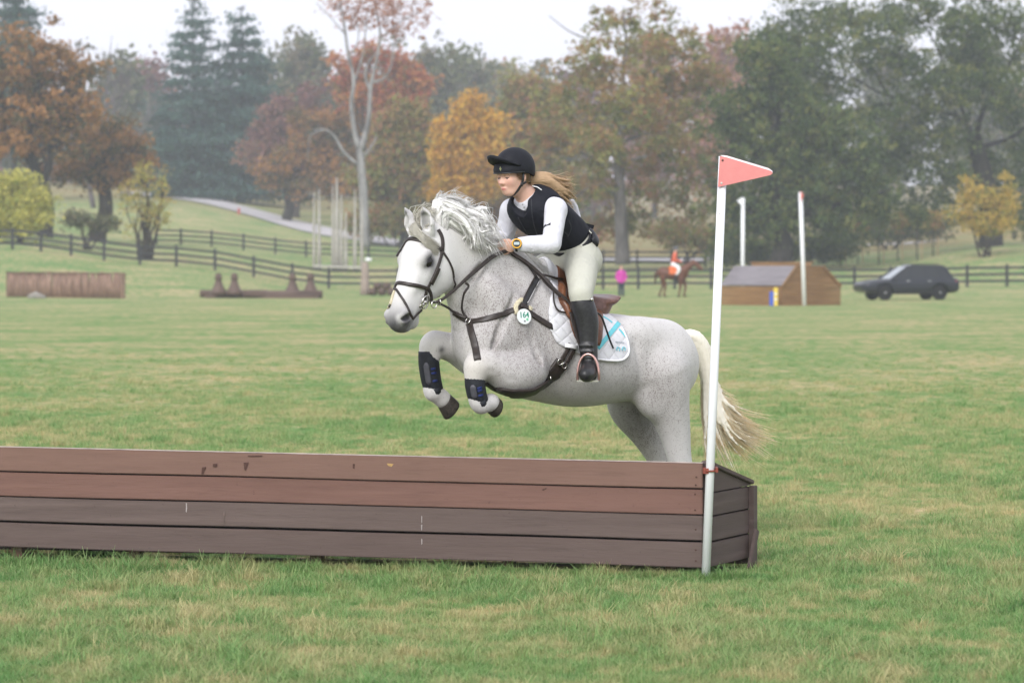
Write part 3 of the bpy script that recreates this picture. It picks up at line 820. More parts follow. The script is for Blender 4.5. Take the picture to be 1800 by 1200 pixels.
bush('brown undergrowth between the sycamore and the golden tree', 960, 260, [(900, 400, 50, 24), (960, 405, 50, 22), (1020, 415, 40, 22)], L_RUST, 2600, .22, 57)
bush('dark undergrowth behind the young staked trees', 1560, 250, [(1500, 405, 50, 22), (1570, 400, 60, 24), (1640, 395, 50, 26)], L_FAR, 3000, .22, 58)
bush('brown thicket behind the spires and the fence', 690, 262, [(640, 390, 40, 30), (690, 385, 45, 36), (740, 390, 45, 34), (780, 395, 30, 28)], L_OLIVE, 4200, .22, 59)
bush('orange-brown thicket under the golden tree', 850, 258, [(810, 385, 40, 30), (860, 390, 45, 32), (905, 385, 40, 36)], L_ORANGE, 4200, .22, 60)
bush('dark green thicket between the fences right of the horse', 1330, 212, [(1290, 440, 50, 24), (1340, 445, 50, 22), (1420, 435, 50, 26), (1470, 440, 40, 22)], L_GREEN, 4200, .2, 61)
# young staked saplings on the right
for i_, (px, top, w_) in enumerate(((1478, 395, 'first'), (1508, 390, 'second'), (1545, 385, 'third'), (1578, 392, 'fourth'), (1612, 380, 'fifth'), (1640, 392, 'sixth'))):
    d = 212 + 4 * (i_ % 2); b = G(px, d); root = empty('sapling', b); tag(root, w_ + ' staked sapling from the left, above the dark car', 'tree', 'staked saplings')
    k = d / FPX; t_ = U(px, top, d)
    limbs('trunk', BARK, root, [([b, b.lerp(t_, .5), t_], .06, .02)], 5)
    leaves('crown', L_OLIVE if i_ % 2 else L_GREEN, root, [(t_ + ZZ_ * .1, (16 * k, 16 * k, 14 * k))], 420, .17, 70 + i_, clump=10, hollow=.1)
    MB().beam(b + Vector((.35, 0, -.1)), b + Vector((.35, 0, 1.5)), .09, .09, (0, 1, 0)).build('stake', plain('raw_stake_wood', (.36, .26, .14), .85), root)
# ================================================================== the brown plank jump
def wood_mat(name, c0, c1, grain=14, wear=None, bump=.5, axis=(1, 1, 12)):
    t = NT(name); tc = t.node('TexCoord'); mp = t.node('Mapping'); mp.inputs['Scale'].default_value = axis; t.link(tc.outputs['Object'], mp.inputs[0]); v = mp.outputs[0]
    oi = t.node('ObjectInfo'); ad = t.node('VectorMath'); ad.operation = 'ADD'; t.link(v, ad.inputs[0])
    rv = t.node('CombineXYZ'); t.link(t.math('MULTIPLY', oi.outputs['Random'], 40.0), rv.inputs[0]); t.link(t.math('MULTIPLY', oi.outputs['Random'], 17.0), rv.inputs[2]); t.link(rv.outputs[0], ad.inputs[1]); v = ad.outputs[0]
    n = t.noise(v, .9, 4, .5, .4)
    w = t.node('TexWave'); w.wave_type = 'BANDS'; w.bands_direction = 'Z'; w.inputs['Scale'].default_value = .35; w.inputs['Distortion'].default_value = 14.0; w.inputs['Detail'].default_value = 2; w.inputs['Detail Scale'].default_value = .22
    t.link(v, w.inputs['Vector']); g = t.math('POWER', w.outputs['Fac'], 3.0)
    f = t.noise(v, 7, 5, .65)
    msk = t.math('MULTIPLY', t.math('SUBTRACT', t.noise(v, .35, 2, .5), .45), 5.0, True)
    g = t.math('MULTIPLY', g, msk)
    c = t.ramp(t.math('ADD', t.math('MULTIPLY', n, .7), t.math('MULTIPLY', f, .3)), [(.32, c0), (.68, c1)])
    c = t.mix(t.math('MULTIPLY', g, .40), c, tuple(min(1, x * 1.5) for x in c1[:3]))
    st = t.noise(ad.outputs[0], 2.6, 6, .7, .3); stk = t.math('MULTIPLY', t.math('SUBTRACT', st, .5), 2.6, True)
    c = t.mix(t.math('MULTIPLY', stk, .75), c, tuple(x * .62 for x in c0[:3]))
    sp2 = t.math('MULTIPLY', t.math('SUBTRACT', t.noise(t.coord('World'), 55, 3, .6), .66), 9.0, True); c = t.mix(t.math('MULTIPLY', sp2, .5), c, tuple(x * .45 for x in c0[:3]))
    if wear:
        wv = t.noise(t.coord('World', (2.2, 2.2, 9)), 2.4, 6, .75)
        m = t.math('MULTIPLY', t.math('SUBTRACT', wv, .675), 22.0, True); c = t.mix(m, c, wear)
        d2 = t.noise(t.coord('World', (1, 1, .6)), 5, 5, .6); c = t.mix(t.math('MULTIPLY', d2, .35), c, tuple(min(1, x * 1.35) for x in c1[:3]))
    t.base(c, t.math('ADD', .48, t.math('MULTIPLY', f, .2)), .3)
    t.bump(t.math('ADD', t.math('MULTIPLY', g, .5), t.math('MULTIPLY', f, .6)), bump, .004)
    return t.m
PL_RED = wood_mat('red_brown_paint', (.152, .086, .066), (.184, .107, .083), wear=(.10, .062, .052))
PL_RED2 = wood_mat('red_brown_paint_lower', (.150, .079, .062), (.184, .099, .079))
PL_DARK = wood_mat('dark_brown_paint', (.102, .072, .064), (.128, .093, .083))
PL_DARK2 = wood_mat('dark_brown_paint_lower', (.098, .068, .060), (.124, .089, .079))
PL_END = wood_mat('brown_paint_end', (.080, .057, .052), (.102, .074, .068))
RAW = wood_mat('raw_post_wood', (.12, .075, .05), (.20, .13, .085))
A_R, A_L = U(1236, 1000, 14.70), U(-170, 969, 15.50)          # foot of the front face, right and left
A_R.z = A_L.z = 0
jx = (A_L - A_R).normalized(); jn = Vector((jx.y, -jx.x, 0)); jn = jn if jn.y < 0 else -jn     # along the jump, outwards to the camera
jump = empty('plank_jump', (A_R + A_L) / 2, math.atan2(-jx.y, -jx.x))
tag(jump, 'long low brown jump of four horizontal planks below the leaping grey horse', 'jump')
JL = (A_L - A_R).length
RSGN = 1.0
def plank(name, a, b, z0, z1, th, mat, parent, off=0.0, tilt=0.0, nrm=None, rise=0.0):
    """board from foot point a to b, between heights z0 and z1, with eased edges"""
    nn = nrm or jn
    c = (Vector(a) + Vector(b)) / 2 + ZZ_ * (z0 + z1) / 2 + nn * off
    t = (Vector(b) - Vector(a)); L = t.length; t.normalize()
    o = bpy.data.objects.new(name, bpy.data.meshes.new(name)); bm = bmesh.new(); bmesh.ops.create_cube(bm, size=1.0)
    for v in bm.verts: v.co = Vector((v.co.x * L, v.co.y * th, v.co.z * (z1 - z0)))
    bmesh.ops.subdivide_edges(bm, edges=[e for e in bm.edges if abs(e.verts[0].co.x - e.verts[1].co.x) > .5 * L], cuts=14)
    r = random.Random(name + str(round(z0, 3)) + str(round(L, 2)))
    for v in bm.verts:
        s = math.sin(v.co.x * 1.7 + z0 * 40) * .0016 + math.sin(v.co.x * 4.1 + z0 * 90) * .0008
        v.co.y += s * 1.5; v.co.z += s
        v.co.z += rise * (v.co.x / L) * RSGN
    bmesh.ops.bevel(bm, geom=[e for e in bm.edges if len(e.link_faces) == 2 and e.calc_face_angle(0) > .8], offset=.004, segments=2, affect='EDGES')
    bm.to_mesh(o.data); bm.free(); o.data.materials.append(mat)
    link(o, parent)
    M = Matrix((-t, t.cross(ZZ_) * (1 if t.cross(ZZ_).dot(nn) < 0 else -1) * -1, ZZ_)).transposed()
    if M.determinant() < 0: M = Matrix((t, (-nn), ZZ_)).transposed()
    if tilt: M = M @ Matrix.Rotation(tilt, 3, 'X')
    o.matrix_parent_inverse = Matrix(); 
    mw = Matrix.Translation(c) @ M.to_4x4()
    o.matrix_local = parent_matrix(parent).inverted() @ mw
    return o
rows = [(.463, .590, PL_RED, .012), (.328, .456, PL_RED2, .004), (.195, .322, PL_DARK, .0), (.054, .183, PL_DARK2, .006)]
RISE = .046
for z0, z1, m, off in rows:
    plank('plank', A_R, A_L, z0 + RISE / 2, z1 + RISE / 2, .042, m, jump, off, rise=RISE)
mb = MB(); _o = -jn * .034; mb.prism([A_R + _o + ZZ_ * .07 + jx * .02, A_L + _o + ZZ_ * (.07 + RISE), A_L + _o + ZZ_ * (.57 + RISE), A_R + _o + ZZ_ * .57 + jx * .02], jn, .012); mb.build('added_gap_backing', plain('gap_shade_black', (.015, .012, .011), .9), jump)  # black sheet added behind the planks to block light and keep gaps dark
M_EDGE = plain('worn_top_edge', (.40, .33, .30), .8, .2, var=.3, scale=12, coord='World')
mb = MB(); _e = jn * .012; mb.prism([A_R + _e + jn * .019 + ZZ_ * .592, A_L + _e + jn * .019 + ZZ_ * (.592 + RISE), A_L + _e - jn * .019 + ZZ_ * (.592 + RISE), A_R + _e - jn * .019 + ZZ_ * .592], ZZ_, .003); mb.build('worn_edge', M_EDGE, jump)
# posts behind and under the planks
for px in (30, 237, 555, 893, 1180):
    d = 14.70 + (1236 - px) / 1406 * .80 + .055; p = Vector(((px - 900) / FPX * d, d, 0))
    mb = MB(); mb.beam(p + ZZ_ * -.1 - jn * .035, p + ZZ_ * .50 - jn * .035, .085, .06, (jx.x, jx.y, 0)); mb.build('post', RAW, jump)
# end panel: four boards under a sloping cap
E0 = A_R + Vector((.012, .012, 0)); E1 = U(1315, 985, 15.22); E1.z = 0
en = (E1 - E0).normalized(); eo = Vector((en.y, -en.x, 0)); eo = eo if eo.x > 0 else -eo
top0, top1 = .580, .440
def slope(f): return top0 + (top1 - top0) * f
eb = [(.050, .174), (.182, .306), (.314, .430)]
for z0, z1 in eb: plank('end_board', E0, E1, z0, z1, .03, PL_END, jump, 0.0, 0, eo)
mb = MB(); _eo = eo * -.024; mb.prism([E0 + _eo + ZZ_ * .06, E1 + _eo + ZZ_ * .06, E1 + _eo + ZZ_ * .42, E0 + _eo + ZZ_ * .54], eo, .010); mb.build('added_gap_backing', plain('gap_shade_black', (.015, .012, .011), .9), jump)  # another added black sheet, shading the gaps of the end boards
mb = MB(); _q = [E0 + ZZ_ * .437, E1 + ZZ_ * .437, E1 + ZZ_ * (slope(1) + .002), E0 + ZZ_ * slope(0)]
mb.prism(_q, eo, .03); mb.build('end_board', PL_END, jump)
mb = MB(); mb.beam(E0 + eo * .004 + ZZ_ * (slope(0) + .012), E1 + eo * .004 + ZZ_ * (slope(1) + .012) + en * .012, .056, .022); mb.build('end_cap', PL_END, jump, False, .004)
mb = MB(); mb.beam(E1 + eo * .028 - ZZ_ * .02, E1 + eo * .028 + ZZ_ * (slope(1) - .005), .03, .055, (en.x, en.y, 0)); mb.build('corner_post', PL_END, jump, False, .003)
mb = MB(); mb.beam(E1 + eo * .05 - en * .10 + ZZ_ * .0, E1 + eo * .05 + ZZ_ * .20, .02, .035, (en.x, en.y, 0)); mb.build('brace', PL_END, jump, False, .003)
mb = MB(); mb.beam(A_R + jn * -.01 + ZZ_ * .02 + Vector((.004, .02, 0)), A_R + jn * -.01 + ZZ_ * .58 + Vector((.004, .02, 0)), .03, .03, (jx.x, jx.y, 0)); mb.build('corner_post', PL_END, jump)
# sloping back boards
bx = E1 - E0
for f0, f1 in ((.08, .36), (.39, .67), (.70, .98)):
    a0, a1 = E0 + bx * f0 + ZZ_ * (slope(f0)), E0 + bx * f1 + ZZ_ * (slope(f1))
    L_ = jx * (JL)
    mb = MB(); mb.prism([a0, a1, a1 + L_, a0 + L_], (a1 - a0).cross(jx).normalized(), .025); mb.build('deck_board', PL_END, jump)
for z0 in (.02, .15, .28): plank('back_board', E1, E1 + jx * JL, z0, z0 + .12, .03, PL_END, jump, 0, 0, -jn)
# scuffs: old paint chips and white hoof marks standing slightly proud
M_SCUFF = plain('white_scuff', (.34, .30, .29), .8, .2, var=.2, scale=200)
M_CHIP = plain('bare_wood_chip', (.42, .27, .11), .8, .2, var=.2, scale=100)
M_GOUGE = plain('dark_gouge', (.085, .048, .040), .9, .1, var=.3, scale=100)
def on_face(px, py, lift=.0):
    """point on the front face of the planks"""
    o = Vector((0, 0, EYE)); dv = U(px, py, 1.0) - o; p0 = A_R + jn * (.021 + lift); t = (p0 - o).dot(jn) / dv.dot(jn); return o + dv * t
def mark(poly, mat, lift, name='paint_mark'):
    mb = MB(); mb.prism([on_face(*q, lift) for q in poly], jn, .0012); mb.build(name, mat, jump)
mark([(326.5, 883), (328.6, 884), (329, 893), (328, 900), (326.4, 899), (327, 890)], M_SCUFF, .0015)
mark([(392, 898), (395, 898), (395, 922), (393, 922)], PL_DARK, .0015)
mark([(740.6, 906), (742.2, 907), (742.0, 918), (740.8, 919)], M_SCUFF, .0015); mark([(740.0, 922), (742.4, 921), (742.0, 931), (740.6, 932)], M_SCUFF, .0015)
mark([(740.4, 946), (742.2, 947), (742.4, 955), (740.8, 957)], M_SCUFF, .0075)
mark([(680, 814), (692, 815), (688, 820), (682, 818)], M_CHIP, .0135, 'paint_chip')
mark([(355, 821), (362, 820), (357, 832), (354, 833)], M_GOUGE, .0135, 'paint_chip'); mark([(374, 815), (382, 814), (381, 820), (374, 820)], M_GOUGE, .0135, 'paint_chip')
mark([(428, 813), (437, 812), (432, 826), (430, 826)], M_GOUGE, .0135, 'paint_chip'); mark([(620, 815), (624, 815), (623, 824), (620, 822)], M_GOUGE, .0135, 'paint_chip')
mark([(952, 860), (960, 857), (962, 858), (955, 862)], M_GOUGE, .0055, 'paint_chip'); mark([(435, 800), (462, 800), (460, 802), (436, 802)], M_GOUGE, .0135, 'paint_chip')
for px, py, l in ((1223, 852, .0135), (1224, 838, .0135), (1222, 868, .0055), (1222, 896, .0055), (1223, 930, .0015), (1223, 966, .0075), (1223, 985, .0075)):
    c = on_face(px, py, l); MB().lathe(c, [(.005, 0), (.005, .002), (.003, .003)], 8, jn).build('nail', M_GOUGE, jump)

# ---- the flag pole at the jump's right end
M_PVC = plain('white_pvc', (.80, .81, .83), .35, .4, var=.03, scale=8)
def flag_red():
    t = NT('faded_red_board'); v = t.coord('Object'); n = t.noise(v, 14, 4); f = t.noise(v, 60, 5)
    c = t.mix(n, (.64, .20, .20), (.70, .26, .25)); c = t.mix(t.math('MULTIPLY', f, .25), c, (.75, .38, .33)); t.base(c, .6, .3); t.bump(f, .2, .003); return t.m
M_FRED = flag_red()
_b = Vector(((1239.5 - 900) / FPX * 14.64, 14.64, -.06)); _t = U(1271, 275, 14.67)
fpole = empty('flag_pole', _b); tag(fpole, 'tall white pole with red triangular flag at the jump\'s right end', 'flag pole')
MB().tube([_b, _b.lerp(_t, .5), _t], .0225, 20).build('pole', M_PVC, fpole, True)
def fp(px, py): return U(px, py, 14.640)
_poly = [fp(1265.5, 274.5), fp(1278, 277), fp(1350, 299), fp(1356, 301), fp(1358, 305), fp(1354, 308), fp(1262, 329)]
MB().prism(_poly, (0, 1, 0), .012).build('flag', M_FRED, fpole)
MB().prism([p + Vector((0, .008, .004)) for p in (fp(1266, 274), fp(1278, 275), fp(1351, 297), fp(1358, 302), fp(1358, 306), fp(1350, 303), fp(1280, 281))], (0, 1, 0), .004).build('flag_edge', M_PVC, fpole)
M_SCREW = plain('screw_head', (.10, .045, .035), .5, .4)
MB().lathe(fp(1270, 282) - Vector((0, .006, 0)), [(.006, 0), (.006, .002), (.003, .003)], 8, (0, -1, 0)).build('screw', M_SCREW, fpole)
MB().lathe(fp(1268, 322) - Vector((0, .006, 0)), [(.006, 0), (.006, .002), (.003, .003)], 8, (0, -1, 0)).build('screw', M_STEEL0 if False else plain('pale_screw', (.6, .55, .5), .4, .5), fpole)
for py in (338, 376):
    MB().lathe(U(1266 - (py - 338) * .04, py, 14.64), [(.0025, 0), (.0025, .002)], 6, (0, -1, 0)).build('screw_hole', M_GOUGE, fpole)
M_BRK = plain('rusty_red_bracket', (.22, .055, .035), .6, .3, var=.3, scale=60)
_bc = U(1248, 827, 14.645)
MB().tube([_bc + Vector((.026 * math.cos(a * .3927), .026 * math.sin(a * .3927), 0)) for a in range(8, 25)], .0055, 6).build('bracket', M_BRK, fpole, True)
MB().box(_bc + Vector((-.022, .03, 0)), (.028, .10, .028)).build('bracket', M_BRK, fpole); MB().box(_bc + Vector((.034, .05, .004)), (.014, .13, .024)).build('bracket', M_BRK, fpole)
# ================================================================== middle distance: fences, jumps, car, people
FENCE = wood_mat('black_fence_paint', (.018, .018, .020), (.040, .040, .044), bump=.2)
def fence(name, label, cols, dfun, post_h=1.35, rails=(.35, .75, 1.15), pw=.16):
    """post-and-rail fence through the photo columns; every post and rail is a part"""
    P = [G(px, dfun(px)) for px in cols]; root = empty(name, P[0]); tag(root, label, 'fence')
    me = None
    for i, p in enumerate(P):
        mb = MB(); mb.box(p + ZZ_ * (post_h / 2 - .1), (pw, pw, post_h + .2)); mb.build('post', FENCE, root)
        if i + 1 < len(P):
            q = P[i + 1]
            for h in rails:
                mb = MB(); o = Vector((0, -pw / 2 - .02, 0)); mb.beam(p + ZZ_ * h + o, q + ZZ_ * h + o, .04, .14); mb.build('rail', FENCE, root)
fence('rail_fence', 'black post-and-rail fence rising to the left across the meadow', [-45, 22, 72, 125, 183, 246, 310, 378, 446, 514, 578, 640, 700, 760, 820], lambda p: 180)
fence('rail_fence', 'black post-and-rail fence behind the car and roofed wooden jump', [880, 940, 1000, 1060, 1122, 1186, 1250, 1314, 1378, 1440, 1502, 1566, 1632, 1700, 1770, 1840], lambda p: 172)
fence('rail_fence', 'farther black rail fence in front of the lane', [275, 318, 372, 428, 484, 538, 592, 648, 704, 760, 820, 880, 940, 1000, 1060, 1120, 1180, 1240], lambda p: 232 - max(0, p - 700) * .02, 1.35)

# ---- brushwood jump on the left
BRUSH = wood_mat('brushwood', (.15, .09, .065), (.32, .21, .155), axis=(9, 9, 1), bump=.6)
r0 = G(15, 146); r1 = G(216, 144.5); br = empty('brush_jump', (r0 + r1) / 2); tag(br, 'brown brushwood hurdle jump at the left edge of the meadow', 'jump')
t_ = (r1 - r0); Lb = t_.length; t_.normalize(); q = random.Random(3)
NB = 34
for i in range(NB):
    f = (i + .5) / NB; c = r0 + (r1 - r0) * f; h = 1.28 + q.uniform(-.05, .05); mb = MB()
    mb.tube([c + Vector((0, 0, -.05)), c + Vector((q.uniform(-.03, .03), .02, h * .5)), c + Vector((q.uniform(-.05, .05), .08, h))], [Lb / NB * .62, Lb / NB * .60, Lb / NB * .5], 6)
    mb.build('brush_bundle', BRUSH, br, True)
for f in (-.002, 1.002):
    c = r0 + (r1 - r0) * f; MB().beam(c - ZZ_ * .1, c + ZZ_ * 1.3 + Vector((0, .08, 0)), .2, .2, (1, 0, 0)).build('end_post', RAW, br)
MB().beam(r0 + Vector((-.1, .1, 1.27)), r1 + Vector((.1, .1, 1.27)), .30, .05).build('top_rail', RAW, br)
MB().tube([G(50, 141, .02), G(62, 141, .14), G(80, 141, .02)], [.15, .22, .12], 7).build('stone', plain('pale_stone', (.26, .24, .21), .9), br, True)

# ---- low jump with four turned finials
FIN = wood_mat('dark_stained_wood', (.07, .045, .035), (.14, .09, .07))
b0 = G(352, 150); b1 = G(566, 147); lo = empty('finial_jump', (b0 + b1) / 2); tag(lo, 'low dark log jump with four bell-shaped posts on the left meadow', 'jump')
MB().tube([G(352, 150, .22), G(470, 150, .22)], [.20, .20], 10).build('log', FIN, lo, True)
MB().tube([G(430, 147.5, .2), G(566, 147, .2)], [.20, .22], 10).build('log', FIN, lo, True)
for zz_ in (.08, .0): MB().beam(G(362, 148.6 - zz_, .08), G(560, 146.4 - zz_, .08), .3, .16).build('base_beam', FIN, lo)
for px in (384, 412, 514, 546):
    c = G(px, 147.6, .2)
    MB().lathe(c, [(.42, 0), (.44, .10), (.36, .22), (.26, .40), (.18, .62), (.15, .78), (.20, .82), (.20, .90), (.14, .95), (.16, 1.0), (.15, 1.06), (.05, 1.10)], 14).build('finial', FIN, lo, True)

# ---- post and log pile where the rails meet
gp = G(642, 158); gate = empty('gate_post', gp); tag(gate, 'pale weathered post with white cap where the fence dips', 'post')
PALE = wood_mat('weathered_pale_wood', (.22, .17, .14), (.38, .31, .26))
MB().lathe(gp - ZZ_ * .1, [(.30, 0), (.26, .5), (.22, 1.2), (.20, 1.75), (.12, 1.95)], 9).build('shaft', PALE, gate, True)
MB().ball(gp + ZZ_ * 1.95 + Vector((.18, -.1, 0)), (.2, .15, .12), 6).build('cap', plain('white_cap', (.75, .75, .75), .6), gate, True)
pile = empty('log_pile', G(672, 157)); tag(pile, 'small pile of dark logs lying beside the weathered post', 'log pile')
for i, (dx, dz) in enumerate(((-.5, .2), (0, .2), (.5, .2), (-.25, .52), (.25, .52))):
    c = G(672, 157) + Vector((dx, 0, dz)); MB().tube([c + Vector((0, -.8, 0)), c + Vector((0, .8, 0))], .22, 9).build('log', FIN, pile, True)

# ---- pale spires by the lane
sp = empty('spire_jump', G(598, 205)); tag(sp, 'cluster of tall pale pointed wooden spires beside the white sycamore', 'jump')
SPIRE = wood_mat('bleached_wood', (.30, .28, .25), (.46, .44, .40))
for px, top, w in ((552, 335, .16), (561, 330, .2), (585, 325, .16), (592, 310, .26), (600, 340, .2), (608, 372, .2), (624, 332, .2), (636, 345, .18)):
    b = G(px, 205); h = U(px, top, 205).z - b.z
    w *= .55; top = top + 18
    MB().lathe(b - ZZ_ * .1, [(w * 1.5, 0), (w * 1.2, h * .3), (w, h * .6), (w * 1.25, h * .63), (w * .8, h * .66), (w * .55, h * .9), (.02, h + .1)], 8).build('spire', SPIRE, sp, True)
for z in (.35,): MB().beam(G(550, 204.6, z), G(640, 204.6, z), .10, .16).build('rail', SPIRE, sp)
hyd = G(420, 303); hy = empty('hydrant', hyd); tag(hy, 'small red post beside the lane', 'hydrant')
M_HY = plain('red_paint', (.50, .09, .07), .5, .4)
MB().lathe(hyd, [(.16, 0), (.16, .06), (.11, .08), (.11, .46), (.14, .48), (.12, .58), (.04, .66)], 10).build('body', M_HY, hy, True); MB().tube([hyd + Vector((-.19, 0, .36)), hyd + Vector((.19, 0, .36))], .05, 8).build('outlet', M_HY, hy, True)

# ---- roofed wooden jump
OAK = wood_mat('golden_boards', (.16, .085, .035), (.30, .17, .075), axis=(1, 1, 8)); SHING = wood_mat('grey_shingle_boards', (.15, .135, .145), (.24, .22, .235))
cA, cB, cC = G(1373, 119), G(1477, 121.2), G(1268, 121.5); cD = cB + (cC - cA)
cab = empty('roofed_jump', (cA + cD) / 2); tag(cab, 'golden wooden jump shaped like a small house with grey board roof', 'jump')
H0, H1 = .80, 1.62; ev = .06
e1 = (cB - cA); e2 = (cC - cA); wE = e1.length; e1n, e2n = e1.normalized(), e2.normalized()
ins = .24
nb = 5
for face in (0, 1):                                     # gable ends
    o_ = cA if face == 0 else cC; nrm = -e2n if face == 0 else e2n
    hs_ = [0, .16, .32, .48, .64, .80, .96, 1.12, 1.28, 1.44, 1.60]
    for i in range(10):
        z0, z1 = hs_[i] + .008, hs_[i + 1] - .004
        def xr(z): f = max(0, (z - H0) / (H1 - H0)); return (ins * f, 1 - (.31) * f)
        a0, a1 = xr(z0); b0_, b1_ = xr(z1)
        MB().prism([o_ + e1 * a0 + ZZ_ * z0, o_ + e1 * a1 + ZZ_ * z0, o_ + e1 * b1_ + ZZ_ * z1, o_ + e1 * b0_ + ZZ_ * z1], nrm, .05).build('end_board', OAK, cab)
for side in (0, 1):
    o_ = cA if side == 0 else cB; sn = -e1n if side == 0 else e1n
    for i in range(5):
        z0, z1 = .16 * i + .008, .16 * (i + 1) - .004
        MB().prism([o_ + ZZ_ * z0, o_ + e2 + ZZ_ * z0, o_ + e2 + ZZ_ * z1, o_ + ZZ_ * z1], sn, .05).build('side_board', OAK, cab)
    for i in range(6):
        f0, f1 = i / 6 + .004, (i + 1) / 6 - .002; sl = ins if side == 0 else -.31
        lo_, hi_ = o_ + e1 * sl * f0 + ZZ_ * (H0 + (H1 - H0) * f0 + .03), o_ + e1 * sl * f1 + ZZ_ * (H0 + (H1 - H0) * f1 + .03)
        oh = e2n * -.05
        MB().prism([lo_ + oh, lo_ + e2 - oh, hi_ + e2 - oh, hi_ + oh], (hi_ - lo_).cross(e2).normalized(), .05).build('roof_board', SHING, cab)
t0, t1 = cA + e1 * ins + ZZ_ * (H1 + .02), cA + e1 * .69 + ZZ_ * (H1 + .02)
MB().prism([t0, t1, t1 + e2, t0 + e2], ZZ_, .05).build('top_deck', OAK, cab)
for pts in ((cA + ZZ_ * H0, cA + e1 * ins + ZZ_ * H1), (cB + ZZ_ * H0, cA + e1 * .69 + ZZ_ * H1)): MB().beam(pts[0] - e2n * .06, pts[1] - e2n * .06 + ZZ_ * .03, .06, .09).build('barge_board', OAK, cab)
# second jump just showing behind it
c2 = empty('box_jump', G(1374, 130)); tag(c2, 'pale plank-topped jump just showing behind the roofed wooden jump', 'jump')
for i in range(6): MB().beam(G(1321, 130 - i * .0, .0) + ZZ_ * (.15 + .30 * i), G(1426, 130, 0) + ZZ_ * (.15 + .30 * i), .06, .28).build('board', OAK, c2)
MB().beam(G(1319, 130.4, 1.82), G(1428, 130.4, 1.82), .9, .06).build('top_deck', OAK, c2)
for px in (1323, 1424): MB().beam(G(px, 130.8), G(px, 130.8, 1.78), .12, .12, (1, 0, 0)).build('post', RAW, c2)
# number marker: yellow and blue
mk = empty('jump_marker', G(1362, 118.5)); tag(mk, 'blue and yellow number marker leaning on the roofed wooden jump', 'marker')
M_BLUEP = plain('blue_plastic', (.06, .12, .50), .45, .4); M_YELP = plain('yellow_plastic_far', (.72, .55, .08), .45, .4)
MB().box(G(1357, 118.5, .30), (.20, .18, .60)).build('panel', M_BLUEP, mk, False, .02)
MB().box(G(1363.5, 118.4, .38), (.16, .16, .76)).build('panel', M_YELP, mk, False, .02)
for z in (.28, .5): MB().box(G(1363.5, 118.31, z), (.13, .02, .05)).build('stripe', M_PVC, mk)

def far_pole(label, px0, px1, top, d, flagmat, sgn, fl=14):
    b = G(px0, d, -.05); t = U(px1, top, d); root = empty('flag_pole', b); tag(root, label, 'flag pole')
    MB().tube([b, b.lerp(t, .5), t], .085, 10).build('pole', M_PVC, root, True)
    k = d / FPX
    MB().prism([t + Vector((0, -.1, .05)), t + Vector((sgn * fl * k, -.1, -.12)), t + Vector((0, -.1, -.42))], (0, 1, 0), .03).build('flag', flagmat, root)
far_pole('white pole with white flag behind the roofed wooden jump\'s left end', 1305, 1306, 348, 126, M_PVC, -1, 11)
far_pole('thin white pole with small red flag at the roofed wooden jump\'s front', 1414, 1407, 338, 118.4, plain('red_flag_far', (.60, .13, .10), .6), 1, 5)

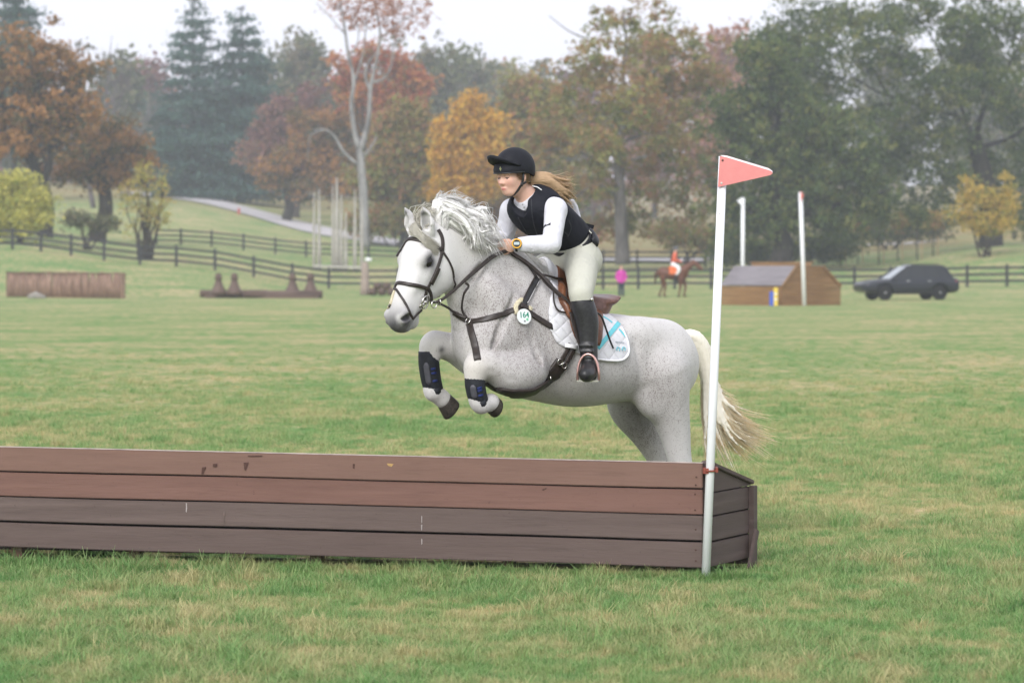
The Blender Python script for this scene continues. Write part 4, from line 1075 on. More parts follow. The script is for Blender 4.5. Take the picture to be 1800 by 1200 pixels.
# ---- dark SUV
def car():
    p = G(1592, 139.0); root = empty('parked_car', p, math.radians(0)); tag(root, 'dark grey sport utility car parked in front of the right fence', 'car')
    yaw = math.radians(14); cF = Vector((-math.cos(yaw), -math.sin(yaw), 0)); cL = Vector((math.sin(yaw), -math.cos(yaw), 0)); M = np.array([list(cF), list(cL), list(ZZ_)]).T
    def C(x, y, z): return p + cF * x + cL * y + ZZ_ * z
    paint = plain('dark_grey_paint', (.020, .022, .030), .16, .7, .4, var=.1, scale=4); glass = plain('tinted_glass', (.012, .014, .017), .08, .6, var=.1); trim = plain('black_trim', (.010, .010, .010), .5, .3); chrome = plain('chrome', (.65, .65, .66), .2, .5, 1.0)
    lamp = plain('headlamp', (.75, .76, .78), .15, .6); red = plain('tail_lamp', (.35, .03, .03), .25, .5); tyre = plain('tyre', (.014, .014, .015), .85, .2); plate = plain('plate_white', (.7, .7, .7), .5)
    lo = np.array(list(p)) - [3.2, 2.6, .3]; hi = np.array(list(p)) + [3.2, 2.6, 2.2]
    g = SDF(lo, hi, .035)
    st = [(-2.33, .52, .95, .80), (-2.2, .36, 1.10, .90), (-1.5, .30, 1.12, .95), (0, .28, 1.08, .96), (1.2, .28, 1.04, .95), (1.8, .30, .98, .92), (2.2, .36, .90, .84), (2.38, .45, .80, .70)]
    g.loft([(C(x, 0, (a + b) / 2), cL * w, ZZ_ * (b - a) / 2) for x, a, b, w in st], .04, 4, 5.0)
    for x in (1.42, -1.42):
        for s in (1, -1): g.ell(C(x, .95 * s, .36), (.43, .30, .43), M, .02, 'sub')
    P, Q = g.mesh(); mesh_obj('body', relax(P, Q, 1), Q, paint, root, True)
    def house(grow, z0, z1, name, mat):
        b = [C(1.05 + grow, .80 + grow, z0), C(-2.15 - grow, .80 + grow, z0), C(-2.15 - grow, -.80 - grow, z0), C(1.05 + grow, -.80 - grow, z0)]
        t = [C(.12 + grow, .62 + grow, z1), C(-1.72 - grow, .62 + grow, z1), C(-1.72 - grow, -.62 - grow, z1), C(.12 + grow, -.62 - grow, z1)]
        MB().add(b + t, [(0, 1, 5, 4), (1, 2, 6, 5), (2, 3, 7, 6), (3, 0, 4, 7), (4, 5, 6, 7), (3, 2, 1, 0)]).build(name, mat, root, False, .05)
    house(0, .98, 1.66, 'cabin_glass', glass)
    MB().add([C(.16, .66, 1.60), C(-1.80, .66, 1.60), C(-1.80, -.66, 1.60), C(.16, -.66, 1.60), C(-.1, .58, 1.72), C(-1.7, .58, 1.70), C(-1.7, -.58, 1.70), C(-.1, -.58, 1.72)], [(0, 1, 5, 4), (1, 2, 6, 5), (2, 3, 7, 6), (3, 0, 4, 7), (4, 5, 6, 7), (3, 2, 1, 0)]).build('roof', paint, root, False, .03)
    for s in (1, -1):
        for xa, xb in ((1.10, .16), (.10, -.06), (-.85, -.78), (-1.62, -1.42), (-2.15, -1.74)): MB().beam(C(xa, .815 * s, 1.0), C(xb, .66 * s, 1.63), .05, .10, (cF.x, cF.y, 0)).build('pillar', paint, root)
        MB().tube([C(.1, .60 * s, 1.75), C(-1.5, .60 * s, 1.75)], .02, 6).build('roof_rail', trim, root, True)
        MB().ball(C(.92, 1.02 * s, 1.06), (.10, .12, .08), 6).build('wing_mirror', paint, root, True)
        MB().beam(C(1.0, .965 * s, .36), C(-1.0, .965 * s, .36), .03, .12).build('side_sill', trim, root)
        for x in (.35, -.75): MB().beam(C(x, .975 * s, .93), C(x - .2, .975 * s, .93), .03, .035).build('door_handle', chrome, root)
        MB().ball(C(2.17, .62 * s, .76), (.16, .20, .07), 6, Matrix(M.tolist())).build('headlight', lamp, root, True)
        MB().ball(C(-2.26, .72 * s, .92), (.10, .20, .10), 6, Matrix(M.tolist())).build('tail_light', red, root, True)
        for x in (1.42, -1.42):
            w = MB().lathe(C(x, .74 * s, .36), [(.24, .0), (.35, .0), (.365, .03), (.365, .19), (.35, .22), (.24, .22)], 22, cL * s).build('wheel', tyre, root, True)
            MB().lathe(C(x, .74 * s, .36), [(.245, .16), (.245, .215), (.20, .19), (.06, .20), (.05, .225)], 14, cL * s).build('rim', plain('alloy', (.35, .35, .36), .35, .5, .8), w, True)
    MB().beam(C(2.385, .55, .66), C(2.385, -.55, .66), .05, .16).build('grille', trim, root); MB().beam(C(2.40, .70, .46), C(2.40, -.70, .46), .05, .10).build('bumper_trim', chrome, root); MB().box(C(2.42, 0, .52), (.03, .4, .12), Matrix(M.tolist())).build('number_plate', plate, root)
    # pale grey base colour painted in as the windscreen's bright reflection
    MB().add([C(1.06, .72, 1.02), C(1.06, -.72, 1.02), C(.19, -.58, 1.625), C(.19, .58, 1.625)], [(0, 1, 2, 3)]).build('windscreen', plain('windscreen_painted_glare', (.25, .28, .30), .05, .9, var=.05), root)
car()

# ---- small figures: chestnut horse with rider, spectator in pink
def figure_sdf(root, name, lo, hi, fn, mat, h=.02):
    g = SDF(lo, hi, h); fn(g); P, Q = g.mesh(); return mesh_obj(name, relax(P, Q, 1), Q, mat, root, True)
def chestnut():
    p = G(1184, 152); F_ = Vector((1, -.15, 0)).normalized(); L_ = Vector((-F_.y, F_.x, 0)); M = np.array([list(F_), list(L_), list(ZZ_)]).T
    def C(x, y, z): return p + F_ * x + L_ * y + ZZ_ * z
    root = empty('horse', p); tag(root, 'distant chestnut horse walking right beside the pink spectator', 'horse')
    coat = plain('chestnut_coat', (.115, .042, .022), .5, .3, var=.2, scale=6); dk = plain('dark_mane', (.07, .03, .018), .7)
    def fn(g):
        st = [(-.80, 1.10, 1.45, .14), (-.62, .98, 1.58, .26), (-.3, .92, 1.56, .28), (.1, .88, 1.52, .29), (.45, .88, 1.60, .26), (.68, 1.0, 1.58, .18)]
        g.loft([(C(x, 0, (a + b) / 2), L_ * w, ZZ_ * (b - a) / 2) for x, a, b, w in st], .05)
        g.chain([C(.52, 0, 1.40), C(.82, 0, 1.62), C(1.10, 0, 1.82)], [.26, .17, .12], .08)
        g.chain([C(1.06, 0, 1.84), C(1.26, 0, 1.70), C(1.50, 0, 1.48)], [.12, .12, .075], .04)
        for s in (1, -1): g.cone(C(1.03, .06 * s, 1.92), C(1.05, .07 * s, 2.05), .035, .01, .02)
        for x, y, k1, k2, ft in ((.50, .15, (.62, .52), (.55, .12), .60), (.42, -.15, (.38, .52), (.30, .12), .30), (-.62, .16, (-.60, .55), (-.78, .12), -.74), (-.58, -.16, (-.42, .55), (-.50, .12), -.44)):
            g.chain([C(x, y, 1.0), C(k1[0], y, k1[1]), C(k2[0], y, k2[1]), C(ft, y, .02)], [.14, .065, .045, .06], .05)
    figure_sdf(root, 'body', np.array(list(p)) - [1.4, .9, .1], np.array(list(p)) + [1.8, .9, 2.3], fn, coat, .022)
    MB().tube([C(-.80, 0, 1.42), C(-.96, 0, 1.2), C(-.98, 0, .75)], [.05, .09, .04], 7).build('tail', dk, root, True)
    MB().tube([C(1.0, 0, 1.95), C(.8, .02, 1.80), C(.58, .02, 1.68)], [.04, .06, .03], 6).build('mane', dk, root, True)
    for x, y in ((.60, .15), (.30, -.15), (-.74, .16), (-.44, -.16)): MB().lathe(C(x, y, 0), [(.075, 0), (.06, .10)], 8).build('hoof', dk, root, True)
    sdl = tag(MB().box(C(0, 0, 1.55), (.5, .62, .12), Matrix(M.tolist())).build('saddle_cloth', plain('orange_cloth', (.70, .16, .05), .7), None, False, .03), 'orange saddle cloth on the distant chestnut horse', 'saddle cloth')
    MB().box(C(.0, -.31, 1.38), (.40, .03, .34), Matrix(M.tolist())).build('side_flap', plain('orange_cloth', (.70, .16, .05), .7), sdl, False, .01)
    r = empty('person', C(0, 0, 1.6)); tag(r, 'distant rider in orange-red jacket and white breeches on the chestnut horse', 'person')
    lo, hi = np.array(list(p)) + [-.7, -.8, .6], np.array(list(p)) + [.9, .8, 2.75]
    def skin(g): g.ell(C(.12, 0, 2.50), (.10, .08, .12), M, .02); g.cone(C(.10, 0, 2.42), C(.07, 0, 2.3), .05, .06, .02); g.cone(C(.42, -.12, 1.86), C(.46, -.10, 1.86), .04, .04, .02); g.cone(C(.07, 0, 2.3), C(0, 0, 1.75), .10, .10, .03)
    figure_sdf(r, 'body', lo, hi, skin, plain('far_skin', (.55, .33, .25), .6), .018)
    def jk(g):
        g.loft([(C(-.02, 0, 1.72), L_ * .17, F_ * .13), (C(.02, 0, 1.95), L_ * .17, F_ * .12), (C(.07, 0, 2.2), L_ * .20, F_ * .13), (C(.08, 0, 2.32), L_ * .12, F_ * .09)], .03)
        for s in (1, -1): g.chain([C(.07, .19 * s, 2.24), C(.10, .23 * s, 1.98), C(.40, .13 * s, 1.87)], [.075, .06, .045], .03)
    figure_sdf(r, 'jacket', lo, hi, jk, plain('orange_red_jacket', (.62, .13, .07), .75), .018)
    def br_(g):
        for s in (1, -1): g.chain([C(-.02, .12 * s, 1.72), C(.32, .30 * s, 1.48), C(.16, .33 * s, 1.12)], [.13, .085, .06], .04)
    figure_sdf(r, 'breeches', lo, hi, br_, plain('white_breeches_far', (.75, .75, .75), .75), .018)
    def bt_(g):
        for s in (1, -1): g.chain([C(.18, .335 * s, 1.15), C(.10, .35 * s, .86), C(.24, .36 * s, .80)], [.07, .05, .045], .02)
    figure_sdf(r, 'riding_boot', lo, hi, bt_, plain('far_boot', (.02, .02, .022), .4), .018)
    def hm(g): g.ell(C(.11, 0, 2.56), (.14, .11, .12), M, .02); g.cone(C(.2, 0, 2.54), C(.27, 0, 2.52), .03, .02, .02)
    figure_sdf(r, 'helmet', lo, hi, hm, plain('far_helmet', (.12, .12, .13), .4), .018)
chestnut()
def pink_person():
    p = G(1092, 153); root = empty('person', p); tag(root, 'distant standing spectator in bright pink jacket and dark trousers', 'person')
    lo, hi = np.array(list(p)) + [-.5, -.5, -.05], np.array(list(p)) + [.5, .5, 1.75]
    def C(x, y, z): return p + Vector((x, y, z))
    def skin(g): g.ell(C(0, -.02, 1.50), (.08, .095, .12), None, .02); g.cone(C(0, 0, 1.42), C(0, 0, .9), .06, .10, .03); g.cone(C(.21, -.08, .86), C(.21, -.10, .80), .035, .03, .02); g.cone(C(-.21, -.08, .86), C(-.21, -.10, .80), .035, .03, .02)
    figure_sdf(root, 'body', lo, hi, skin, plain('far_skin', (.55, .33, .25), .6), .015)
    def jk(g):
        g.loft([(C(0, 0, .78), Vector((.20, 0, 0)), Vector((0, .15, 0))), (C(0, 0, 1.0), Vector((.19, 0, 0)), Vector((0, .14, 0))), (C(0, 0, 1.25), Vector((.20, 0, 0)), Vector((0, .13, 0))), (C(0, 0, 1.38), Vector((.11, 0, 0)), Vector((0, .09, 0)))], .03)
        for s in (1, -1): g.chain([C(.19 * s, 0, 1.28), C(.25 * s, .02, 1.06), C(.21 * s, -.07, .86)], [.075, .065, .05], .03)
    figure_sdf(root, 'jacket', lo, hi, jk, plain('magenta_jacket', (.50, .045, .32), .7), .015)
    def tr(g):
        for s in (1, -1): g.chain([C(.08 * s, 0, .80), C(.09 * s, -.01, .45), C(.09 * s, 0, .06)], [.105, .075, .06], .03)
    figure_sdf(root, 'trousers', lo, hi, tr, plain('navy_trousers', (.030, .038, .065), .8), .015)
    def sh(g):
        for s in (1, -1): g.cone(C(.09 * s, .03, .045), C(.10 * s, -.13, .04), .05, .045, .02)
    figure_sdf(root, 'shoe', lo, hi, sh, plain('dark_shoe', (.03, .03, .03), .6), .015)
    def hr(g): g.ell(C(0, .02, 1.54), (.095, .10, .11), None, .02); g.ell(C(0, -.09, 1.48), (.07, .05, .09), None, .01, 'sub')
    figure_sdf(root, 'hair', lo, hi, hr, plain('brown_hair_far', (.20, .12, .07), .7), .015)
pink_person()
# ================================================================== the grey horse
TH = math.radians(35)
HF = Vector((-math.cos(TH), -math.sin(TH), 0))       # forward
HL = Vector((math.sin(TH), -math.cos(TH), 0))        # the horse's left
HP0 = U(1000, 620, 15.9)
ZZ = Vector((0, 0, 1))
HM = np.array([list(HF), list(HL), list(ZZ)]).T

def hp(px, py, lat=0.0):
    """photo pixel on the plane parallel to the horse's midplane, lat metres to its left"""
    x = (px - 900) / FPX; d = (lat + HP0.x * HL.x + HP0.y * HL.y) / (x * HL.x + HL.y)
    return Vector((x * d, d, EYE - (py - HORIZON) / FPX * d))

def rotM(M, ang, ax=1):
    """turn an axes matrix about its own axis"""
    c, s = math.cos(ang), math.sin(ang)
    R = np.eye(3); i, j = [k for k in range(3) if k != ax]
    R[i, i] = c; R[j, j] = c; R[i, j] = -s; R[j, i] = s
    return M @ R

# head frame
PH = math.radians(48)
PI_ = math.radians(64)
hA = Vector((-math.cos(PH), -math.sin(PH), 0))
hX = hA * math.cos(PI_) - ZZ * math.sin(PI_)
hY = Vector((math.sin(PH), -math.cos(PH), 0))
hZ = hA * math.sin(PI_) + ZZ * math.cos(PI_)
POLL = hp(738, 402, 0.05)
HS = .94
HMh = np.array([list(hX), list(hY), list(hZ)]).T
def hd(x, y, z): return POLL + (hX * x * .955 + hY * y + hZ * z) * HS

def horse_body():
    g = SDF((-0.80, 14.75, 0.0), (1.25, 17.0, 1.98), 0.0085)
    # trunk: px, top, bottom, half width
    st = [(1203, 605, 668, .085), (1186, 590, 690, .16), (1160, 574, 702, .215), (1128, 561, 703, .245), (1090, 553, 706, .255), (1045, 547, 711, .275),
          (995, 532, 712, .29), (950, 500, 706, .275), (912, 478, 697, .245), (878, 490, 685, .215), (848, 520, 668, .18), (828, 555, 645, .12)]
    g.loft([((hp(p, a) + hp(p, b)) / 2, HL * w, (hp(p, a) - hp(p, b)) / 2) for p, a, b, w in st], k=0.02, m=4, p=2.15)
    # withers and neck
    nk = [((955, 470), (850, 660), .12, 0), ((915, 440), (812, 604), .135, 0), ((858, 408), (800, 556), .112, .01), ((803, 388), (797, 526), .092, .03), ((762, 393), (790, 490), .075, .05)]
    g.loft([((hp(*a, q) + hp(*b, q)) / 2, HL * w, (hp(*a, q) - hp(*b, q)) / 2) for a, b, w, q in nk], k=0.09, m=4)
    g.cone(hp(955, 473, 0), hp(1010, 530, 0), .05, .06, .08)
    # lower neck and chest
    for sgn in (1, -1):
        g.ell(hp(842, 612, .10 * sgn), (.10, .10, .15), HM, .06)                # breast
        g.ell(hp(893, 575, .155 * sgn), (.12, .085, .27), rotM(HM, -.45), .10)   # shoulder blade
        g.ell(hp(862, 606, .145 * sgn), (.13, .085, .11), rotM(HM, .3), .09)     # point of shoulder
        g.ell(hp(925, 635, .18 * sgn), (.13, .075, .13), rotM(HM, .5), .05)      # triceps
        g.ell(hp(1128, 585, .17 * sgn), (.12, .07, .08), HM, .09)              # hip
        g.ell(hp(1168, 640, .145 * sgn), (.185, .105, .235), rotM(HM, .15), .12)  # haunch
    g.ell(hp(1010, 640, .0), (.33, .285, .215), rotM(HM, .08), .06)                # barrel
    # near hind leg
    g.chain([hp(1160, 655, .17), hp(1172, 705, .175), hp(1185, 755, .175), hp(1195, 808, .17), hp(1203, 842, .165)], [.165, .122, .086, .062, .060], .05)
    g.chain([hp(1203, 842, .165), hp(1199, 885, .165), hp(1195, 922, .165), hp(1186, 940, .165)], [.06, .038, .044, .04], .02)
    g.cone(hp(1213, 828, .165), hp(1208, 850, .165), .03, .03, .03)
    g.ell(hp(1146, 700, .16), (.10, .08, .11), rotM(HM, -.3), .06)
    # far hind leg, further forward
    g.chain([hp(1112, 660, -.14), hp(1106, 712, -.16), hp(1132, 760, -.17), hp(1158, 804, -.17), hp(1168, 842, -.17)], [.145, .118, .080, .064, .058], .05)
    g.chain([hp(1168, 842, -.17), hp(1158, 885, -.17), hp(1150, 918, -.17), hp(1140, 935, -.17)], [.06, .038, .044, .04], .02)
    # near fore leg, folded
    g.chain([hp(925, 652, .19), hp(898, 654, .20), hp(868, 643, .20), hp(839, 640, .20)], [.115, .108, .078, .066], .045)
    g.ell(hp(842, 641, .20), (.058, .058, .07), HM, .03)
    g.chain([hp(836, 648, .20), hp(834, 672, .20), hp(838, 702, .195), hp(846, 712, .19)], [.062, .040, .038, .042], .025)
    g.chain([hp(846, 712, .19), hp(858, 708, .18), hp(864, 707, .175)], [.042, .036, .042], .02)
    # far fore leg, reaching higher
    g.chain([hp(866, 640, -.13), hp(832, 628, -.14), hp(798, 612, -.14), hp(764, 603, -.14)], [.12, .098, .074, .064], .04)
    g.ell(hp(763, 605, -.14), (.06, .058, .068), HM, .03)
    g.chain([hp(757, 610, -.14), hp(755, 640, -.14), hp(758, 678, -.14), hp(762, 690, -.14)], [.062, .042, .038, .043], .025)
    g.chain([hp(762, 688, -.14), hp(772, 696, -.14), hp(780, 703, -.14)], [.044, .036, .042], .02)
    # ---- head, in its own frame: x down the face, z out of the forehead
    hs_ = [(-.02, -.01, -.16, .062), (.06, .02, -.26, .088), (.13, .028, -.325, .102), (.20, .026, -.33, .104), (.275, .012, -.29, .090), (.345, .002, -.232, .076),
           (.42, -.002, -.190, .067), (.49, -.006, -.175, .066), (.55, -.014, -.166, .067), (.588, -.034, -.146, .058), (.606, -.055, -.125, .040)]
    g.loft([(hd(x, 0, (a + b) / 2), hY * w, hZ * (a - b) / 2) for x, a, b, w in hs_], k=.06, m=4, p=2.4)
    for sgn in (1, -1):
        g.ell(hd(.155, .074 * sgn, -.215), (.115, .036, .10), HMh, .03)          # cheek
        g.ell(hd(.175, .088 * sgn, -.028), (.050, .028, .032), HMh, .025)        # brow
        g.cone(hd(.22, .092 * sgn, -.085), hd(.35, .068 * sgn, -.088), .015, .009, .022)   # facial crest
        g.ell(hd(.192, .114 * sgn, -.054), (.033, .022, .025), HMh, .012, 'sub')   # eye socket
        g.cone(hd(.168, .103 * sgn, -.034), hd(.218, .101 * sgn, -.036), .011, .009, .010)   # upper lid
        g.cone(hd(.170, .101 * sgn, -.078), hd(.216, .099 * sgn, -.074), .008, .008, .010)
        g.ell(hd(.553, .062 * sgn, -.052), (.044, .026, .038), HMh, .02)          # nostril wing
        g.ell(hd(.560, .082 * sgn, -.054), (.040, .032, .017), rotM(HMh, .75), .005, 'sub')
        g.cone(hd(.44, .072 * sgn, -.145), hd(.60, .058 * sgn, -.118), .007, .010, .010, 'sub')   # mouth line
        g.ell(hd(.30, .062 * sgn, -.05), (.09, .02, .03), HMh, .03)             # nasal side
        # ears: cupped, pricked
        e0 = hd(.012, .066 * sgn, -.02)
        tip = e0 + ZZ * .13 + hA * .055 + hY * (.006 * sgn)
        ed = (tip - e0).normalized(); es = ed.cross(hY).normalized()
        for q, (t0, t1, r0, r1) in enumerate(((0, .35, .030, .037), (.35, .7, .037, .026), (.7, 1.0, .026, .006))):
            g.cone(e0 + (tip - e0) * t0, e0 + (tip - e0) * t1, r0, r1, .015)
        fr = (hA * .85 + hY * .35 * sgn).normalized()
        for t0, t1, r0, r1 in ((.22, .6, .022, .024), (.6, .95, .024, .006)):
            g.cone(e0 + (tip - e0) * t0 + fr * .026, e0 + (tip - e0) * t1 + fr * .018, r0, r1, .006, 'sub')
    g.ell(hd(.53, 0, -.178), (.042, .040, .028), HMh, .025)                     # chin
    # muscle and tendon relief
    for sgn in (1, -1):
        g.chain([hp(905, 520, .21 * sgn), hp(885, 565, .235 * sgn), hp(862, 612, .215 * sgn)], [.012, .016, .012], .03, 4, 'sub')     # groove behind the shoulder blade
        g.chain([hp(935, 585, .262 * sgn), hp(945, 630, .275 * sgn), hp(940, 668, .245 * sgn)], [.012, .016, .012], .03, 4, 'sub')    # behind the elbow
        g.chain([hp(1118, 600, .262 * sgn), hp(1128, 640, .275 * sgn), hp(1136, 682, .262 * sgn)], [.014, .02, .014], .04, 4, 'sub')  # flank
    g.chain([hp(905, 632, .305), hp(880, 632, .30), hp(858, 633, .285)], [.008, .010, .006], .02, 4, 'sub')                    # forearm groove
    g.chain([hp(905, 668, .31), hp(885, 664, .305), hp(862, 652, .28)], [.008, .010, .006], .02, 4, 'sub')
    g.chain([hp(842, 470, .10), hp(822, 510, .115), hp(812, 560, .10)], [.012, .018, .012], .04, 4, 'sub')                      # jugular groove
    P, Q = g.mesh()
    return relax(P, Q, 2, .4), Q

horse = empty('horse', (HP0.x, HP0.y, 0))
tag(horse, 'flea-bitten grey horse with bridle and saddle leaping over the brown plank jump', 'horse')

def gauss(P, c, r): return np.exp(-((P - np.array(list(c))) ** 2).sum(1) / (r * r))

def horse_mat():
    t = NT('grey_coat')
    v = t.coord('World')
    sk = t.attr('coat')                               # r: pigment (grey skin), g: pink/yellow stain, b: dark fleck amount
    sep = t.node('SeparateColor'); t.link(sk.outputs['Color'], sep.inputs[0])
    vs = t.coord('World', (1, 1, .5))
    fine = t.noise(vs, 215, 3, .65)
    hair = t.noise(t.coord('World', (1, 1, .3)), 520, 2, .6)
    mid = t.noise(vs, 30, 5, .65)
    big = t.noise(v, 5, 3, .5)
    white = t.mix(big, (.66, .645, .635), (.74, .73, .72))
    grey = t.mix(mid, (.22, .20, .195), (.40, .375, .37))
    amt = t.math('MULTIPLY', sep.outputs[2], t.math('ADD', .45, t.math('MULTIPLY', mid, 1.0)), True)
    c0 = t.mix(t.math('MULTIPLY', amt, .66), white, grey)
    thr = t.math('SUBTRACT', t.math('ADD', fine, t.math('MULTIPLY', mid, .25)), t.math('SUBTRACT', .765, t.math('MULTIPLY', sep.outputs[2], .15)))
    fleck = t.math('MULTIPLY', thr, 9.0, True)
    c1 = t.mix(t.math('MULTIPLY', fleck, .74), c0, (.13, .10, .092))
    c1 = t.mix(t.math('MULTIPLY', hair, .35), c1, t.mix(.5, c1, (.25, .22, .2)))
    c2 = t.mix(sep.outputs[1], c1, (.60, .53, .42))
    pm = t.math('MULTIPLY', sep.outputs[0], t.math('ADD', .75, t.math('MULTIPLY', mid, .5)), True)
    c3 = t.mix(pm, c2, (.075, .072, .078))
    t.base(c3, .62, .25)
    t.b.inputs['Sheen Weight'].default_value = .15
    t.b.inputs['Sheen Roughness'].default_value = .4
    t.bump(t.math('ADD', t.math('ADD', fine, hair), t.math('MULTIPLY', mid, 1.2)), .25, .005)
    return t.m
MAT_COAT = horse_mat()

_hp_, _hq_ = horse_body()
_r = gauss(_hp_, hd(.60, 0, -.08), .095) * 1.1 + gauss(_hp_, hd(.56, .07, -.06), .05) * .4
for _s in (1, -1):
    _r += gauss(_hp_, hd(.19, .108 * _s, -.055), .048) * 1.25
    _e0 = hd(.012, .066 * _s, -.02); _tip = _e0 + ZZ * .13 + hA * .055
    for _t in (.3, .5, .7, .85): _r += gauss(_hp_, _e0 + (_tip - _e0) * _t + hA * .012, .022) * .55
for _s in (1, -1): _r += gauss(_hp_, hd(.566, .066 * _s, -.050), .020) * 1.2
_r -= gauss(_hp_, hd(.575, .048, -.022), .020) * .55 + gauss(_hp_, hd(.59, .052, -.045), .018) * .5
_r += gauss(_hp_, hp(1130, 735, -.02), .16) * .55           # darker between the thighs
_r += gauss(_hp_, hp(775, 614, -.08), .02) * .9           # chestnut on the far forearm
_st = gauss(_hp_, hp(836, 650, .22), .09) * .35 + gauss(_hp_, hp(757, 610, -.1), .09) * .2 + gauss(_hp_, hd(.46, 0, 0), .05) * .1
_bx = gauss(_hp_, hp(860, 540, .12), .34) * .95 + gauss(_hp_, hp(920, 600, .25), .22) * .6 + gauss(_hp_, hp(1000, 660, .3), .25) * .40 + gauss(_hp_, hp(1120, 640, .3), .26) * .40 + gauss(_hp_, hp(1170, 690, .25), .26) * .5 + .22
_bx += gauss(_hp_, hp(1120, 760, -.17), .2) * .9
_bx -= gauss(_hp_, hd(.25, 0, -.05), .32) * .95
_bx -= gauss(_hp_, hp(840, 640, .2), .1) * .3 + gauss(_hp_, hp(765, 605, -.1), .09) * .3
_coat = np.clip(np.stack([_r, _st, _bx], 1), 0, 1)
hbody = mesh_obj('body', _hp_, _hq_, MAT_COAT, horse, True, {'coat': _coat})
_tri = np.concatenate([_hq_[:, [0, 1, 2]], _hq_[:, [0, 2, 3]]])
HBVH = BVHTree.FromPolygons([tuple(p) for p in _hp_], [tuple(int(i) for i in q) for q in _hq_])
# ------------------------------------------------------------------ horse: eyes, hooves, mane, tail
def cast(px, py, bvh=None, off=0.0):
    """point on the horse (or another surface) that lies in this direction from the camera"""
    o = Vector((0, 0, EYE))
    for dy in range(0, 40, 2):
        d = (U(px, py + dy, 1.0) - o).normalized()
        loc, n, i, dist = (bvh or HBVH).ray_cast(o, d)
        if loc is not None: break
    if loc is None: return None, None
    if n.dot(d) > 0: n = -n
    return loc + n * off, n

MAT_EYE = plain('horse_eye', (.008, .006, .006), .12, .45, var=.2)
MAT_HOOF = None
def hoof_mat():
    t = NT('hoof_horn'); v = t.coord('Object', (1, 1, 1)); n = t.noise(v, 40, 4, .6, 1.0)
    t.base(t.ramp(n, [(.3, (.018, .015, .013)), (.7, (.07, .06, .05))]), .55, .3); t.bump(n, .4, .004); return t.m
MAT_HOOF = hoof_mat()
for _s in (1, -1):
    MB().ball(hd(.193, .096 * _s, -.055), (.030, .023, .024), 10, Matrix(HMh.tolist())).build('eye', MAT_EYE, horse, True)

def hoof(a, b, r0, r1, fwd):
    """hoof capsule from coronet a to ground surface b; fwd = where the toe points"""
    a, b, fwd = Vector(a), Vector(b), Vector(fwd)
    ax = (b - a).normalized(); f = (fwd - ax * fwd.dot(ax)).normalized(); sd_ = ax.cross(f)
    L = (b - a).length; mb = MB(); n = 16; b0 = 0
    for t, r, sh in ((-.12, r0 * .86, -.06), (.0, r0, 0), (.25, r0 * 1.06, .06), (.8, r1, .17), (.97, r1 * 1.02, .22), (1.0, r1 * .93, .22)):
        for k in range(n):
            an = 2 * math.pi * k / n
            c, s_ = math.cos(an), math.sin(an)
            ln = r * (1.12 if c > 0 else .85)
            mb.v.append(tuple(a + ax * (L * t) + f * (c * ln + sh * L) + sd_ * (s_ * r)))
    for i in range(5):
        for k in range(n):
            mb.f.append((i * n + k, i * n + (k + 1) % n, (i + 1) * n + (k + 1) % n, (i + 1) * n + k))
    mb.f.append(tuple(5 * n + k for k in range(n))); mb.f.append(tuple(range(n))[::-1])
    return mb.build('hoof', MAT_HOOF, horse, True)
hoof(hp(782, 703, -.14), hp(797, 715, -.14), .050, .060, hp(770, 735, -.14) - hp(790, 710, -.14))
hoof(hp(860, 707, .175), hp(873, 710, .165), .045, .054, hp(862, 740, .17) - hp(870, 710, .17))
_g1, _g2 = hp(1183, 945, .165), hp(1137, 940, -.17)
hoof(_g1, Vector((_g1.x + HF.x * .03, _g1.y + HF.y * .03, 0.0)), .05, .062, HF)
hoof(_g2, Vector((_g2.x + HF.x * .03, _g2.y + HF.y * .03, 0.0)), .05, .062, HF)

def hair_mat(name, c0, c1, root=None, rough=.5):
    t = NT(name)
    a = t.attr('tint'); sp = t.node('SeparateColor'); t.link(a.outputs['Color'], sp.inputs[0])
    c = t.mix(sp.outputs[0], c0, c1)
    if root is not None: c = t.mix(sp.outputs[1], root, c)
    t.base(c, rough, .35)
    tr = t.node('BsdfTranslucent'); mx = t.node('MixShader'); mx.inputs[0].default_value = .58
    if not isinstance(c, tuple): t.link(c, tr.inputs[0])
    t.link(t.b.outputs[0], mx.inputs[1]); t.link(tr.outputs[0], mx.inputs[2]); t.link(mx.outputs[0], t.out.inputs['Surface'])
    return t.m

def strands(name, mat, parent, paths, width, face=None):
    """paths: list of (points, tint) -> one mesh of tapered, slightly cupped hair strands"""
    V, Fc, C = [], [], []
    for pth in paths:
        pts, tint = pth[:2]; wk = pth[2] if len(pth) > 2 else 1.0
        P = catmull(np.array([list(p) for p in pts]), 3); n = len(P); b0 = len(V)
        rnd = rng.normal(size=3); T = P[-1] - P[0]
        for i in range(n):
            t = P[min(i + 1, n - 1)] - P[max(i - 1, 0)]
            w = np.cross(t, rnd if face is None else np.array(list(face)) + rnd * .35); w /= (np.linalg.norm(w) + 1e-9)
            nn = np.cross(w, t); nn /= (np.linalg.norm(nn) + 1e-9)
            f = i / (n - 1); ww = width * wk * (1 - f ** 3 * .85) * .5
            V += [P[i] + w * ww, P[i] + nn * ww * (.9 if face is None else -.35 if np.dot(nn, list(face)) < 0 else .35), P[i] - w * ww]
            C += [(tint, f, 0)] * 3
        for i in range(n - 1):
            a = b0 + 3 * i
            Fc += [(a, a + 1, a + 4, a + 3), (a + 1, a + 2, a + 5, a + 4), (a + 2, a, a + 3, a + 5)]
    return mesh_obj(name, np.array(V), np.array(Fc), mat, parent, face is None, {'tint': np.array(C)})

